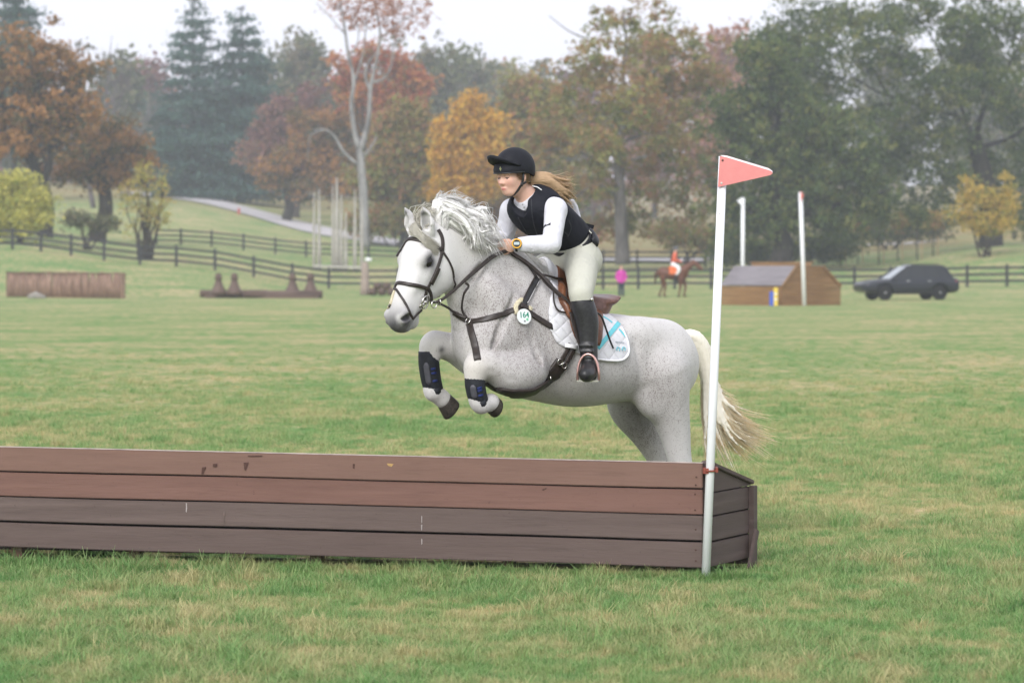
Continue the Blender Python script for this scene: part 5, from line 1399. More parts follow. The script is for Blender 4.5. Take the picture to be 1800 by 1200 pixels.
MAT_MANE = hair_mat('white_mane', (.93, .915, .88), (.98, .975, .965))
MAT_TAIL = hair_mat('cream_tail', (.93, .76, .48), (.97, .90, .72), (.97, .96, .93))
def J(s): return Vector(rng.normal(size=3) * s)

crest = catmull(np.array([list(hp(p, y, q)) for p, y, q in ((764, 394, .045), (780, 389, .045), (803, 388, .03), (858, 408, .01), (905, 435, 0), (935, 452, 0))]), 12)
back = (hp(905, 440, 0) - hp(803, 388, 0)).normalized()
paths = []
def crest_at(u):
    q = min(max(u, 0), .999) * (len(crest) - 1); j = int(q)
    return Vector(crest[j] + (crest[min(j + 1, len(crest) - 1)] - crest[j]) * (q - j))
LOCKS = []
for i in range(120):                                    # locks: strands that draw together towards the tip
    u = (i + rng.random()) / 120 * .47
    side = rng.normal(.012, .016); layer = rng.random()
    wild = rng.random() ** 2
    amp = 1.25 - 1.15 * u
    lift = (.066 + .060 * wild + .02 * math.sin(u * 19)) * amp + .012
    L = (.19 + .10 * rng.random()) * (1.08 - .80 * u)
    near = (-.025 + .115 * layer) * (1 - 1.3 * max(0, u - .22))
    yaw = rng.normal(0, .10); curl = rng.normal(0, .03)
    e1, e2, e3 = J(.012), J(.022), J(.030)
    drop = .018 * layer * (1.2 - .5 * u)
    _r0 = crest_at(u) + HL * side - ZZ * (.014 + abs(side) * .7)
    LOCKS.append([_r0, _r0 + ZZ * lift * .75 + back * (.02 - .02 * wild) + HL * near * .22, _r0 + ZZ * lift * (1.05 - .5 * layer) + back * (L * .42) + HL * (near * .6 + yaw * .1) + e1, _r0 + ZZ * (lift * (.85 - .6 * layer) - drop * .6 + curl) + back * (L * .76) + HL * (near + yaw * .15) + e2, _r0 + ZZ * (lift * (.6 - .5 * layer) - drop * 1.3) + back * L * .9 + HL * (near * 1.1 + yaw * .2) + e3])
    for k in range(20):
        uu = u + rng.normal(0, .018); C0 = crest_at(uu)
        root = C0 + HL * (side + rng.normal(0, .008)) - ZZ * (.014 + abs(side) * .7)
        sp = J(.009)
        t1 = rng.normal(1, .10)
        p1 = root + (ZZ * lift * .75 + back * (.02 - .02 * wild) + HL * near * .22) * t1 + sp * .7
        p2 = root + (ZZ * lift * (1.05 - .5 * layer) + back * (L * .42) + HL * (near * .6 + yaw * .1)) * t1 + sp + e1
        p3 = root + (ZZ * (lift * (.85 - .6 * layer) - drop * .6 + curl) + back * (L * .76) + HL * (near + yaw * .15)) * t1 + sp * .8 + e2
        p4 = root + (ZZ * (lift * (.6 - .5 * layer) - drop * 1.3) + back * L * (.9 + .25 * rng.random()) + HL * (near * 1.1 + yaw * .2)) * t1 + sp * .5 + e3 + J(.008)
        paths.append(([root, p1, p2, p3, p4], .35 + .65 * rng.random(), 2.6 if k % 3 == 0 else 1.0))
for i in range(16):                                     # short flat mane in front of the withers
    u = .86 + .13 * rng.random(); lay = rng.random()
    for k in range(16):
        C0 = crest_at(u + rng.normal(0, .012)); r0 = C0 + HL * .01 - ZZ * .012
        paths.append(([r0, r0 + ZZ * .012 + back * .02 + HL * .02, r0 + back * .06 + HL * (.03 + .02 * lay) - ZZ * .03 * lay, r0 + back * .10 + HL * (.05 + .03 * lay) - ZZ * (.02 + .05 * lay) + J(.006)], .2 + .5 * rng.random()))
for i in range(48):                                     # wisps blown up off the crest, in small tufts
    u = (abs(rng.normal(.0, .28)) % .5); C0 = crest_at(u); h = (.085 + .06 * rng.random()) * (1.15 - .7 * u); lean = .02 + .12 * rng.random(); e = J(.02)
    for k in range(9):
        C1 = crest_at(u + rng.normal(0, .012)); f = rng.normal(1, .15)
        paths.append(([C1, C1 + ZZ * h * .6 * f - back * .012 + J(.005), C1 + (ZZ * h + back * lean * .4) * f + e * .5 + J(.007), C1 + (ZZ * h * 1.1 + back * lean) * f + e + J(.012)], rng.random()))
_mane = strands('mane', MAT_MANE, horse, paths, .0040, HL * .6 + ZZ * .8)
def hair_core(name, mat, parent, chains, lo, hi, h=.0055):
    """solid, finely grooved locks under the loose strands"""
    g = SDF(lo, hi, h)
    for pts, rads in chains: g.chain(pts, rads, .006, 3)
    P, Q = g.mesh(); return mesh_obj(name, relax(P, Q, 1, .3), Q, mat, parent, True)
def core_mat(name, c0, c1, stretch):
    t = NT(name); n = t.noise(t.coord('World', stretch), 120, 3, .6); t.base(t.mix(n, c0, c1), .55, .3); t.bump(n, .8, .006); return t.m
hair_core('underlayer', core_mat('white_mane_locks', (.84, .83, .80), (.93, .925, .91), (.25, .25, 1.0)), _mane, [(q, [.010, .016, .015, .010, .003]) for q in LOCKS], (-.62, 15.0, 1.60), (.20, 16.2, 2.05))

paths = []
for i in range(420):                                   # forelock: swept from the poll across the brow to the near side
    r0 = hd(-.01 + rng.normal(0, .012), rng.normal(0, .03), .015)
    e = rng.normal(0, .016)
    if i % 5 == 0:
        p = [r0, r0 + ZZ * .04 - hA * .01 + J(.01), r0 + ZZ * (.05 + .04 * rng.random()) - hA * .07 + J(.02), r0 + ZZ * (.05 + .05 * rng.random()) - hA * .16 + J(.03)]
    else:
        lay = rng.random()
        p = [r0, hd(.02 + e, -.02 + .03 * rng.random(), .045 + .012 * rng.random()), hd(.055 + e * .7, .045 + .012 * lay, .040 + .01 * rng.random()), hd(.075 + e * .8 + .02 * lay, .093, -.005 + .02 * lay), hd(.085 + e + .03 * lay, .108 + .006 * rng.random(), -.07 - .03 * rng.random())]
    paths.append((p, rng.random() * .7))
strands('forelock', hair_mat('forelock_hair', (.78, .75, .66), (.90, .88, .82)), horse, paths, .0042, hZ * .6 + ZZ * .5 + hY * .4)

tailc = [hp(1190, 590, 0), hp(1212, 590, 0), hp(1234, 618, 0), hp(1243, 665, .0), hp(1252, 720, 0), hp(1275, 770, 0), hp(1305, 810, 0)]
tc = catmull(np.array([list(p) for p in tailc]), 6)
paths = []
bk = -HF
for i in range(95):
    a0 = rng.random() * 2 * math.pi; r0 = math.sqrt(rng.random())
    lu0 = min(abs(rng.normal(0, .16)), .45); lln = .66 + .34 * rng.random() ** .7; lfan = rng.normal(.42, .66); lz = rng.normal(0, .10)
    wob = rng.random() * 6; curl = rng.random() < .45; ce = (bk * .10 * rng.random() + ZZ * .05 * rng.random()) if curl else J(.01)
    for m_ in range(21):
        a = a0 + rng.normal(0, .3); rr = min(1, abs(r0 + rng.normal(0, .12)))
        off = HL * (math.cos(a) * rr) + ZZ * (math.sin(a) * rr) * .6 + bk * (math.sin(a) * rr)
        u0 = max(0, lu0 + rng.normal(0, .02)); ln = lln + rng.normal(0, .025); fan = lfan + rng.normal(0, .07); pts = []
        for k in range(7):
            u = u0 + (ln - u0) * k / 6
            q = min(u, .999) * (len(tc) - 1); j = min(int(q), len(tc) - 2); c = Vector(tc[j] + (tc[j + 1] - tc[j]) * (q - j))
            w = .028 + .012 * math.sin(min(u, .5) * 6) + .06 * max(0, u - .45) ** 1.2 * 2
            sp = max(0, u - .38) ** 1.8
            c = c + off * w + (bk * .42 * fan + ZZ * (.17 * fan + lz)) * sp + bk * (.02 * math.sin(u * 11 + wob)) * max(0, u - .3) + J(.006 * sp * 2 + .001)
            pts.append(c)
        pts[-1] = pts[-1] + ce + J(.006)
        paths.append((pts, .3 * rng.random() + .7 * ((i * 37) % 17) / 17, 2.4 if m_ % 4 == 0 else 1.0))
_tail = strands('tail', MAT_TAIL, horse, paths, .0042, HL * .8 + ZZ * .4)
_tcc = [(paths[q][0], [.010, .013, .013, .012, .010, .007, .002]) for q in range(0, len(paths), 21)]
hair_core('underlayer', core_mat('cream_tail_locks', (.80, .73, .60), (.91, .87, .78), (1.0, 1.0, .2)), _tail, _tcc, (.85, 15.9, .30), (2.2, 17.6, 1.50), .008)
# ------------------------------------------------------------------ tack
def leather(name, c0, c1, rough=.45):
    t = NT(name); v = t.coord('Object'); n = t.noise(v, 60, 5, .6); f = t.noise(v, 400, 2)
    t.base(t.ramp(n, [(.3, c0), (.72, c1)]), t.math('ADD', t.math('MULTIPLY', n, .25), rough - .12), .45)
    t.bump(f, .15, .002); return t.m
M_BRIDLE = leather('dark_brown_leather', (.016, .011, .009), (.040, .028, .023))
M_SADDLE = leather('chestnut_leather', (.10, .035, .015), (.22, .085, .035), .38)
M_CANTLE = leather('oxblood_leather', (.10, .048, .038), (.20, .105, .085), .35)
M_BLACKL = leather('black_leather', (.010, .010, .011), (.028, .028, .030), .40)
M_STEEL = plain('bit_steel', (.62, .60, .57), .22, .5, 1.0, .1)
M_ROSE = plain('rose_gold_metal', (.66, .40, .36), .32, .5, .85, .1)
M_FLEECE = plain('cream_sheepskin', (.62, .56, .40), .9, .1, var=.25, scale=120, bump=.8)
M_PAD = None

def path_cast(pix, off, m=5, bvh=None):
    """strap path laid on the horse through photo pixels"""
    Q = catmull(np.array(pix, float), m); P, N = [], []
    for a in Q:
        p, n = cast(a[0], a[1], bvh)
        if p is None: continue
        P.append(p); N.append(n)
    # even the path out
    for _ in range(2):
        P2 = [P[0]] + [(P[i - 1] + P[i] * 2 + P[i + 1]) / 4 for i in range(1, len(P) - 1)] + [P[-1]]; P = P2
        N = [N[0]] + [((N[i - 1] + N[i] * 2 + N[i + 1]) / 4).normalized() for i in range(1, len(N) - 1)] + [N[-1]]
    return [p + n * off for p, n in zip(P, N)], N

def strap_on(parent, name, pix, width, thick=.005, off=.005, mat=None, m=5, bvh=None):
    P, N = path_cast(pix, off, m, bvh)
    return MB().strap(P, N, width, thick).build(name, mat or M_BRIDLE, parent, True)

def ring(parent, c, n, rx, ry, r, mat, name='ring', up=ZZ):
    n = Vector(n).normalized(); a = up.cross(n).normalized(); b = n.cross(a)
    pts = [Vector(c) + a * rx * math.cos(q * math.pi / 8) + b * ry * math.sin(q * math.pi / 8) for q in range(17)]
    return MB().tube(pts, r, 6, False).build(name, mat, parent, True)

# ---- bridle
bridle = empty('bridle', hd(.2, 0, 0))
tag(bridle, 'dark brown leather bridle with flash noseband on the grey horse\'s head', 'bridle')
strap_on(bridle, 'browband', [(699, 428), (706, 423), (722, 420), (742, 424), (760, 431), (777, 440)], .022, .007, .006)
strap_on(bridle, 'headpiece', [(777, 441), (778, 428), (776, 415), (770, 404)], .020)
strap_on(bridle, 'cheekpiece', [(777, 441), (773, 456), (767, 474), (759, 492), (750, 508), (746, 526)], .017, .006, .006)
strap_on(bridle, 'buckle_keeper', [(769, 471), (764, 483), (756, 499)], .027, .011, .010)
strap_on(bridle, 'throatlash', [(779, 444), (788, 458), (795, 474), (797, 488)], .011)
MB().tube([cast(797, 488)[0], cast(799, 500)[0] + HL * .01, cast(796, 509)[0] + HL * .008, cast(789, 515)[0] + HL * .004], .005, 6).build('throatlash', M_BRIDLE, bridle, True)
strap_on(bridle, 'noseband', [(685, 506), (689, 499), (699, 497), (720, 500), (738, 503), (753, 508)], .021, .008, .006)
strap_on(bridle, 'noseband_pad', [(684, 512), (688, 508), (694, 507)], .022, .012, .004, M_FLEECE)
strap_on(bridle, 'jaw_strap', [(753, 508), (757, 517), (758, 528)], .018)
strap_on(bridle, 'flash_strap', [(694, 503), (702, 516), (711, 531), (718, 546), (725, 560)], .013, .006, .006)
strap_on(bridle, 'flash_strap', [(725, 560), (733, 551), (740, 545)], .013, .006, .006)
_bp, _bn = cast(744, 530)
ring(bridle, _bp + _bn * .014, _bn, .030, .036, .0042, M_STEEL, 'bit_ring')
_b2, _bn2 = cast(738, 536)
MB().tube([_bp + _bn * .012, _b2 + _bn2 * .01, hd(.47, 0, -.15)], .008, 8).build('bit_mouthpiece', M_STEEL, bridle, True)
MB().ball(_bp + _bn * .012, (.012, .012, .012), 6).build('bit_ring', M_STEEL, bridle, True)
ring(bridle, _bp + _bn * .012 + (HL * .02 - HF * .045 - ZZ * .012), HL, .016, .019, .004, M_STEEL, 'ring')

# ---- reins: bit -> hands -> loop over the withers
reins = empty('reins', hp(850, 470, .12))
tag(reins, 'brown rubber-grip reins running from the bit to the rider\'s hands', 'reins')
_hand = hp(892, 440, .11)
rp = [_bp + _bn * .014 - HF * .03, hp(772, 529, .16), hp(795, 513, .165), hp(822, 488, .155), hp(850, 464, .14), hp(868, 450, .125), _hand]
_rc = catmull(np.array([list(p) for p in rp]), 6)
MB().strap(_rc, [HL * .8 + ZZ * .2] * len(_rc), [.016 + .007 * min(1, max(0, (i - 14) / 6)) for i in range(len(_rc))], .006).build('rein', M_BRIDLE, reins, True)
_rf = catmull(np.array([list(p) for p in (hd(.42, -.075, -.10), hp(770, 520, -.10), hp(800, 470, -.12), hp(850, 430, -.10), hp(876, 424, -.07))]), 5)
MB().strap(_rf, [HL * .6 + ZZ * .6] * len(_rf), .018, .006).build('rein', M_BRIDLE, reins, True)

def on(px, py, off=.012):
    p, n = cast(px, py); return p + n * off

# ---- breastplate
bplate = empty('breastplate', hp(860, 560, .2))
tag(bplate, 'brown leather breastplate strapped across the grey horse\'s chest and shoulder', 'breastplate')
strap_on(bplate, 'chest_strap', [(826, 566), (850, 562), (880, 553), (905, 545), (917, 540)], .032, .007, .006)
strap_on(bplate, 'shoulder_strap', [(919, 537), (930, 515), (943, 490)], .036, .012, .008, M_BLACKL)
strap_on(bplate, 'shoulder_strap_edge', [(916, 531), (926, 511), (939, 488)], .006, .004, .017, M_BRIDLE)
strap_on(bplate, 'shoulder_strap_edge', [(924, 535), (935, 516), (947, 493)], .006, .004, .017, M_STEEL)
strap_on(bplate, 'wither_strap', [(943, 490), (935, 476), (924, 463), (908, 452), (898, 446)], .022)
strap_on(bplate, 'girth_strap', [(920, 543), (945, 560), (972, 576)], .032, .009, .008, M_BRIDLE)
strap_on(bplate, 'fleece_pad', [(908, 552), (906, 540), (912, 530), (918, 527)], .026, .016, .004, M_FLEECE)
strap_on(bplate, 'fleece_pad', [(926, 552), (930, 545), (932, 540)], .026, .016, .004, M_FLEECE)
strap_on(bplate, 'buckle', [(913, 537), (919, 540), (925, 543)], .030, .012, .014, M_BRIDLE)
strap_on(bplate, 'chest_strap', [(826, 566), (815, 560), (803, 552), (797, 549)], .030, .007, .006)
_P, _N = path_cast([(825, 566), (829, 585), (834, 602), (839, 630)], .006, 5)
for _q in range(2): _P.append(_P[-1] + (_P[10] - _P[7]) * .45 - _N[-1] * .016); _N.append(_N[-1])
MB().strap(_P, _N, .040, .008).build('leg_strap', M_BRIDLE, bplate, True)
strap_on(bplate, 'leg_strap', [(853, 671), (860, 676), (870, 683), (886, 690)], .030, .008, .010)
_c, _n = cast(825, 566)
ring(bplate, _c + _n * .014, _n, .015, .018, .004, M_STEEL)
_c, _n = cast(948, 487)
ring(bplate, _c + _n * .016, _n, .011, .013, .0035, M_STEEL)
# running martingale fork up to the reins
_m0, _mn = cast(823, 560)
_mk = catmull(np.array([list(p) for p in (_m0 + _mn * .014, on(815, 549), on(812, 535, .03), hp(816, 516, .17), hp(824, 503, .165), hp(818, 497, .165))]), 4)
MB().strap(_mk, [HL] * len(_mk), .013, .005).build('martingale_strap', M_BRIDLE, bplate, True)
_mk = catmull(np.array([list(p) for p in (_m0 + _mn * .016, on(804, 549, .02), hp(788, 541, .10), hp(772, 533, .15))]), 4)
MB().strap(_mk, [HL] * len(_mk), .013, .005).build('martingale_strap', M_BRIDLE, bplate, True)
ring(bplate, hp(772, 531, .16), HF, .014, .016, .0035, M_STEEL)

# ---- number tag
M_TAG = plain('white_tag_plastic', (.80, .84, .83), .35, .4, var=.03)
M_TGREEN = plain('tag_green_print', (.03, .25, .17), .5, .3, var=.1)
_c, _n = cast(917, 557); _n = (_n + HL * .5).normalized()
ntag = empty('number_tag', _c)
tag(ntag, 'white oval tag with green number 164 hanging on the breastplate', 'number tag')
_ta = ZZ.cross(_n).normalized(); _tb = _n.cross(_ta)
_tc = _c + _n * .022
MB().prism([_tc + _ta * .047 * math.cos(k * math.pi / 16) + _tb * .042 * math.sin(k * math.pi / 16) for k in range(32)], _n, .004).build('disc', M_TAG, ntag)

def text_mesh(name, txt, size, c, right, up, mat, parent, depth=.0006, bold=0.0):
    cu = bpy.data.curves.new('txt', 'FONT'); cu.body = txt; cu.size = size; cu.align_x = 'CENTER'; cu.align_y = 'CENTER'; cu.extrude = depth; cu.offset = bold
    cu.resolution_u = 3
    o = bpy.data.objects.new('txt', cu); COL.objects.link(o)
    me = bpy.data.meshes.new_from_object(o.evaluated_get(bpy.context.evaluated_depsgraph_get()))
    bpy.data.objects.remove(o); bpy.data.curves.remove(cu)
    right = Vector(right).normalized(); up = Vector(up).normalized(); n = right.cross(up)
    vs = [Vector(c) + right * v.co.x + up * v.co.y + n * v.co.z for v in me.vertices]
    fs = [tuple(p.vertices) for p in me.polygons]
    bpy.data.meshes.remove(me)
    return mesh_obj(name, [tuple(v) for v in vs], fs, mat, parent)
text_mesh('number', '164', .044, _tc + _n * .0026 + _tb * .007, _ta, _tb, M_TGREEN, ntag, .0005, .0006)
M_DOT = plain('tag_green_sticker', (.20, .62, .36), .5, .3, var=.05)
MB().prism([_tc + _n * .003 - _tb * .016 + _ta * .018 + _ta * .007 * math.cos(k * .785) + _tb * .007 * math.sin(k * .785) for k in range(8)], _n, .002).build('sticker', M_DOT, ntag)
MB().prism([_tc + _n * .003 - _tb * .025 + _ta * .005 * math.cos(k * .785) + _tb * .005 * math.sin(k * .785) for k in range(8)], _n, .002).build('grommet', plain('grommet_grey', (.2, .22, .24), .4, .4), ntag)

# ---- saddle pad: wraps the back, both sides
_cA, _cB = hp(1110, 625, 0), hp(930, 585, 0)
def axis_at(s):
    t = (s - (_cA - HP0).dot(HF)) / ((_cB - HP0).dot(HF) - (_cA - HP0).dot(HF))
    c = _cA + (_cB - _cA) * t
    return HP0 + HF * s + ZZ * (c.z - HP0.z)
def wrap(s, al, off=0.0):
    c = axis_at(s); d = ZZ * math.cos(al) + HL * math.sin(al)
    loc, n, i, q = HBVH.ray_cast(c + d * .9, -d)
    if loc is None: loc = c + d * .27
    return loc + d * off
def to_sa(px, py):
    p, n = cast(px, py)
    s = (p - HP0).dot(HF); c = axis_at(s); r = p - c
    return s, math.atan2(r.dot(HL), r.z)
fr = [to_sa(*q) for q in ((972, 505), (966, 525), (963, 550), (966, 578), (978, 604), (1000, 621))]
bt = [to_sa(*q) for q in ((1030, 628), (1060, 633))]
bkp = [to_sa(*q) for q in ((1085, 636), (1100, 631), (1107, 617), (1104, 596), (1093, 574), (1078, 560))]
amax = max(a for s, a in bt + [bkp[0]])
def edge(pts, al, default_top):
    q = sorted([(a, s) for s, a in pts]); A = [x[0] for x in q]; Sx = [x[1] for x in q]
    return float(np.interp(al, [0] + A, [default_top] + Sx))
PADS = {}
def wrap_sheet(name, parent, mat, front, rear, amax, off0, off1, nu=30, nv=40, tops=(0, 0), gap=0.0, attrs=True):
    """thick sheet over the horse's back between two edges given as (s, angle) lists"""
    V = []; uv = []
    al = np.concatenate([-np.linspace(amax, gap, nv), np.linspace(gap, amax, nv)]) if gap == 0 else np.linspace(gap, amax, nv)
    if gap == 0: al = np.delete(al, nv)
    for layer in (off0, off1):
        for a in al:
            sf, sb = edge(front, abs(a), tops[0]), edge(rear, abs(a), tops[1])
            e = max(0, (abs(a) - amax * .93) / (amax * .07))
            sh = (sf - sb) * .5 * (1 - math.sqrt(max(0, 1 - e * e * .55))) * .35
            sf -= sh; sb += sh
            for k in range(nu + 1):
                u = k / nu; s = sf + (sb - sf) * u
                o = layer
                if layer == off1:
                    ed = min(u, 1 - u, (1 - abs(a) / amax) * 2) ; o = off0 + (off1 - off0) * min(1, .45 + ed * 14)
                V.append(wrap(s, a, o)); uv.append((s, a * .30, 0))
    na = len(al); m = nu + 1; Fc = []
    for L_ in (0, 1):
        for i in range(na - 1):
            for k in range(nu):
                b = L_ * na * m + i * m + k; f = (b, b + 1, b + m + 1, b + m)
                Fc.append(f if L_ else f[::-1])
    o = na * m
    bd = [k for k in range(nu)] + [i * m + nu for i in range(na - 1)] + [(na - 1) * m + k for k in range(nu, 0, -1)] + [i * m for i in range(na - 1, 0, -1)]
    for i in range(len(bd)):
        a, b = bd[i], bd[(i + 1) % len(bd)]; Fc.append((a, b, b + o, a + o))
    ob = mesh_obj(name, np.array([list(v) for v in V]), np.array(Fc), mat, parent, True, {'pad': np.array(uv)})
    bm = bmesh.new(); bm.from_mesh(ob.data); bmesh.ops.recalc_face_normals(bm, faces=bm.faces); bm.to_mesh(ob.data); bm.free()
    PADS[name] = BVHTree.FromPolygons([tuple(v) for v in V], Fc)
    return ob
def pad_mat():
    t = NT('white_quilted_cotton')
    a = t.attr('pad'); sp = t.node('SeparateXYZ'); t.link(a.outputs['Vector'], sp.inputs[0])
    p = t.math('ADD', sp.outputs[0], sp.outputs[1]); q = t.math('SUBTRACT', sp.outputs[0], sp.outputs[1])
    def seam(x):
        f = t.math('ABSOLUTE', t.math('SINE', t.math('MULTIPLY', x, math.pi / .085)))
        return t.math('POWER', f, .35)
    h = t.math('MULTIPLY', seam(p), seam(q))
    n = t.noise(t.coord('World'), 60, 4)
    t.base(t.mix(n, (.64, .64, .67), (.72, .72, .75)), .8, .2)
    t.bump(t.math('ADD', h, t.math('MULTIPLY', n, .2)), .55, .012); return t.m
M_PAD = pad_mat()
M_PIPE = plain('white_piping', (.82, .82, .84), .7, .2, var=.05)
M_TURQ = plain('turquoise_ribbon', (.16, .56, .64), .6, .3, var=.08)
pad = empty('saddle_pad', hp(1040, 560, 0))
tag(pad, 'white quilted saddle pad with turquoise diagonal stripes on the grey horse', 'saddle pad')
_tf, _tb2 = fr[0][0] - .02, bkp[-1][0] + .02
wrap_sheet('quilted_sheet', pad, M_PAD, fr + bt[:1], bkp + bt[1:], amax, .002, .016, tops=(_tf, _tb2))
_PB = PADS['quilted_sheet']
_outl = [(966, 525), (963, 550), (967, 579), (979, 603), (1000, 619), (1030, 627), (1060, 632), (1085, 634), (1099, 629), (1105, 617), (1102, 597), (1092, 576)]
def pad_strap(name, pix, w, th, off, mat, m=5):
    P, N = path_cast(pix, off, m, _PB); return MB().strap(P, N, w, th).build(name, mat, pad, True)
pad_strap('ribbon', [(1051, 612), (1066, 594), (1080, 577), (1088, 567)], .026, .002, .002, M_TURQ)
pad_strap('ribbon', [(1060, 556), (1070, 562), (1076, 567)], .014, .002, .0015, M_TURQ)
pad_strap('ribbon', [(1088, 578), (1094, 585), (1100, 592)], .014, .002, .0015, M_TURQ)
# pad emblem: small grey lettering line over two turquoise horse-head curls
M_PRINT = plain('grey_print', (.30, .33, .38), .6, .2, var=.05)
_c, _n = cast(1089, 603, _PB)
if _c is not None:
    _r = ZZ.cross(_n).normalized() * -1; _r = _r if _r.x > 0 else -_r; _u = _n.cross(_r); _u = _u if _u.z > 0 else -_u
    for q in range(9):                                  # a line of print too small to read
        _h = (.006, .010, .010, .007, .010, .006, .010, .010, .007)[q]
        MB().box(_c + _n * .004 + _u * (.006 - .0006 * q) + _r * (-.030 + .0074 * q), (.0034, _h, .0008), Matrix((_r, _u, _n)).transposed()).build('print_mark', M_PRINT, pad)
    for _dx in (-.022, .02):
        _pp = [(-.014, -.016), (-.012, -.004), (-.004, .004), (.006, .002), (.012, -.006), (.006, -.010), (.004, -.018)]
        MB().tube([_c + _n * .004 - _u * .028 + _r * (a + _dx) + _u * b for a, b in _pp], .0028, 5).build('emblem', M_TURQ, pad, True)
# piping round the near edge
_P, _N = path_cast(_outl, .003, 5, _PB)
MB().tube(_P, .006, 6).build('piping', M_PIPE, pad, True)

# ---- girth
girth = empty('girth', hp(940, 690, .1))
tag(girth, 'wide dark brown contoured girth buckled under the grey horse\'s belly', 'girth')
M_GIRTH = leather('girth_leather', (.014, .010, .008), (.034, .022, .017))
strap_on(girth, 'girth_band', [(988, 636), (975, 652), (958, 672), (940, 685), (918, 690), (895, 688), (877, 684)], [.085] * 6 + [.10] * 6 + [.115] * 6 + [.11] * 6 + [.085] * 5 + [.06] * 2, .014, .010, M_GIRTH)
strap_on(girth, 'billet_strap', [(1000, 604), (993, 618), (984, 634), (979, 641)], .026, .006, .020)
strap_on(girth, 'billet_strap', [(1008, 609), (1001, 624), (992, 638), (987, 645)], .026, .006, .020)
for _q in ((981, 634), (989, 640)):
    _c, _n = cast(*_q); ring(girth, _c + _n * .026, _n, .014, .017, .003, M_STEEL, 'buckle')
_c, _n = cast(962, 662)
MB().prism([_c + _n * .021 + ZZ.cross(_n) * .010 * math.cos(k * .785) + ZZ * .013 * math.sin(k * .785) for k in range(8)], _n, .002).build('maker_badge', M_STEEL, girth)
MB().strap([on(989, 606, .034), on(1000, 608, .034), on(1010, 611, .034)], [HL] * 3, .022, .004).build('keeper_strap', M_PIPE, girth, True)

# ---- saddle
saddle = empty('saddle', hp(1020, 530, 0))
tag(saddle, 'brown leather jumping saddle under the rider on the white pad', 'saddle')
ffl = [to_sa(*q) for q in ((980, 498), (984, 520), (992, 545), (1000, 575), (1008, 598))]
fbk = [to_sa(*q) for q in ((1052, 606), (1056, 580), (1056, 552), (1060, 545))]
_am = max(a for s, a in ffl + fbk)
wrap_sheet('flap', saddle, M_SADDLE, ffl, fbk, _am, .018, .030, nu=20, nv=26, tops=(ffl[0][0] - .03, fbk[-1][0] + .02))
_FB = PADS['flap']
P, N = path_cast([(985, 502), (990, 522), (996, 540), (1003, 560)], .012, 4, _FB)
MB().tube(P, [.016, .022, .024, .024, .025, .026, .026, .025, .024, .022, .02, .018, .012][:len(P)], 8).build('knee_roll', M_SADDLE, saddle, True)
# seat: pommel, dip, cantle
def seat_mesh():
    g = SDF((-.1, 15.0, 1.0), (.95, 17.0, 1.75), .009)
    n = [(hp(982, 503, 0), .07, .035), (hp(1000, 512, 0), .10, .035), (hp(1022, 527, 0), .15, .035), (hp(1045, 530, 0), .19, .032), (hp(1060, 523, 0), .17, .022)]
    g.loft([(c, HL * w, (ZZ + HF * .1) * h) for c, w, h in n], .02, 4, 2.4)
    for sg in (1, -1):
        g.chain([hp(1030, 545, .10 * sg), hp(1050, 543, .115 * sg), hp(1062, 536, .10 * sg)], [.04, .052, .040], .02)
    P, Q = g.mesh(); return relax(P, Q, 2), Q
P, Q = seat_mesh()
_seat = mesh_obj('seat', P, Q, M_CANTLE, saddle, True)
MB().tube([hp(1055, 531, .125), hp(1062, 525, .07), hp(1065, 522, 0), hp(1062, 525, -.07)], .006, 6).build('seat_welt', M_BRIDLE, _seat, True)
strap_on(saddle, 'breastplate_tab', [(949, 487), (962, 489), (975, 490), (985, 492)], .014, .005, .022)
# stirrup leather + iron
P = [hp(1004, 548, .315), hp(1010, 575, .335), hp(1018, 600, .35), hp(1027, 622, .36)]
MB().strap(catmull(np.array([list(p) for p in P]), 4), [HL] * 13, .024, .006).build('stirrup_leather', M_BRIDLE, saddle, True)
FD = Vector((-.25, -1.0, 0)).normalized(); FSD = FD.cross(ZZ).normalized(); FSD = FSD if FSD.x > 0 else -FSD   # foot direction / its outer side
SC = hp(1034, 668, .41)                                  # middle of the tread
_arch = []
for k in range(15):
    an = math.pi * k / 14
    _arch.append(SC + FSD * (-.060 * math.cos(an) * (1 if abs(math.cos(an)) > .6 else 1.0)) + ZZ * (.142 * math.sin(an) ** .75 if 0 < k < 14 else 0.0))
stirrup = empty('stirrup', SC)
tag(stirrup, 'rose-coloured metal stirrup iron round the rider\'s near boot', 'stirrup')
MB().strap(_arch, [FD] * 15, .012, .020).build('arch', M_ROSE, stirrup, True)
MB().box(SC - ZZ * .004, (.122, .038, .009), Matrix((FSD, -FD, ZZ)).transposed()).build('tread', M_STEEL, stirrup, False, .002)
# crop hanging behind the boot
crop = tag(MB().tube(catmull(np.array([list(p) for p in (hp(1046, 548, .33), hp(1057, 556, .335), hp(1066, 580, .335), hp(1073, 600, .33), hp(1078, 612, .325))]), 4), .0055, 6).build('riding_crop', M_BLACKL, None, True), 'thin dark riding crop hanging over the white saddle pad', 'riding crop')
# loop of strap in front of the pad
MB().strap(catmull(np.array([list(p) for p in (on(949, 488, .02), on(958, 500, .03), on(966, 512, .035), on(968, 535, .035), on(976, 548, .03), on(989, 553, .03))]), 4), [HL] * 21, .010, .004).build('neck_strap', M_BRIDLE, bplate, True)
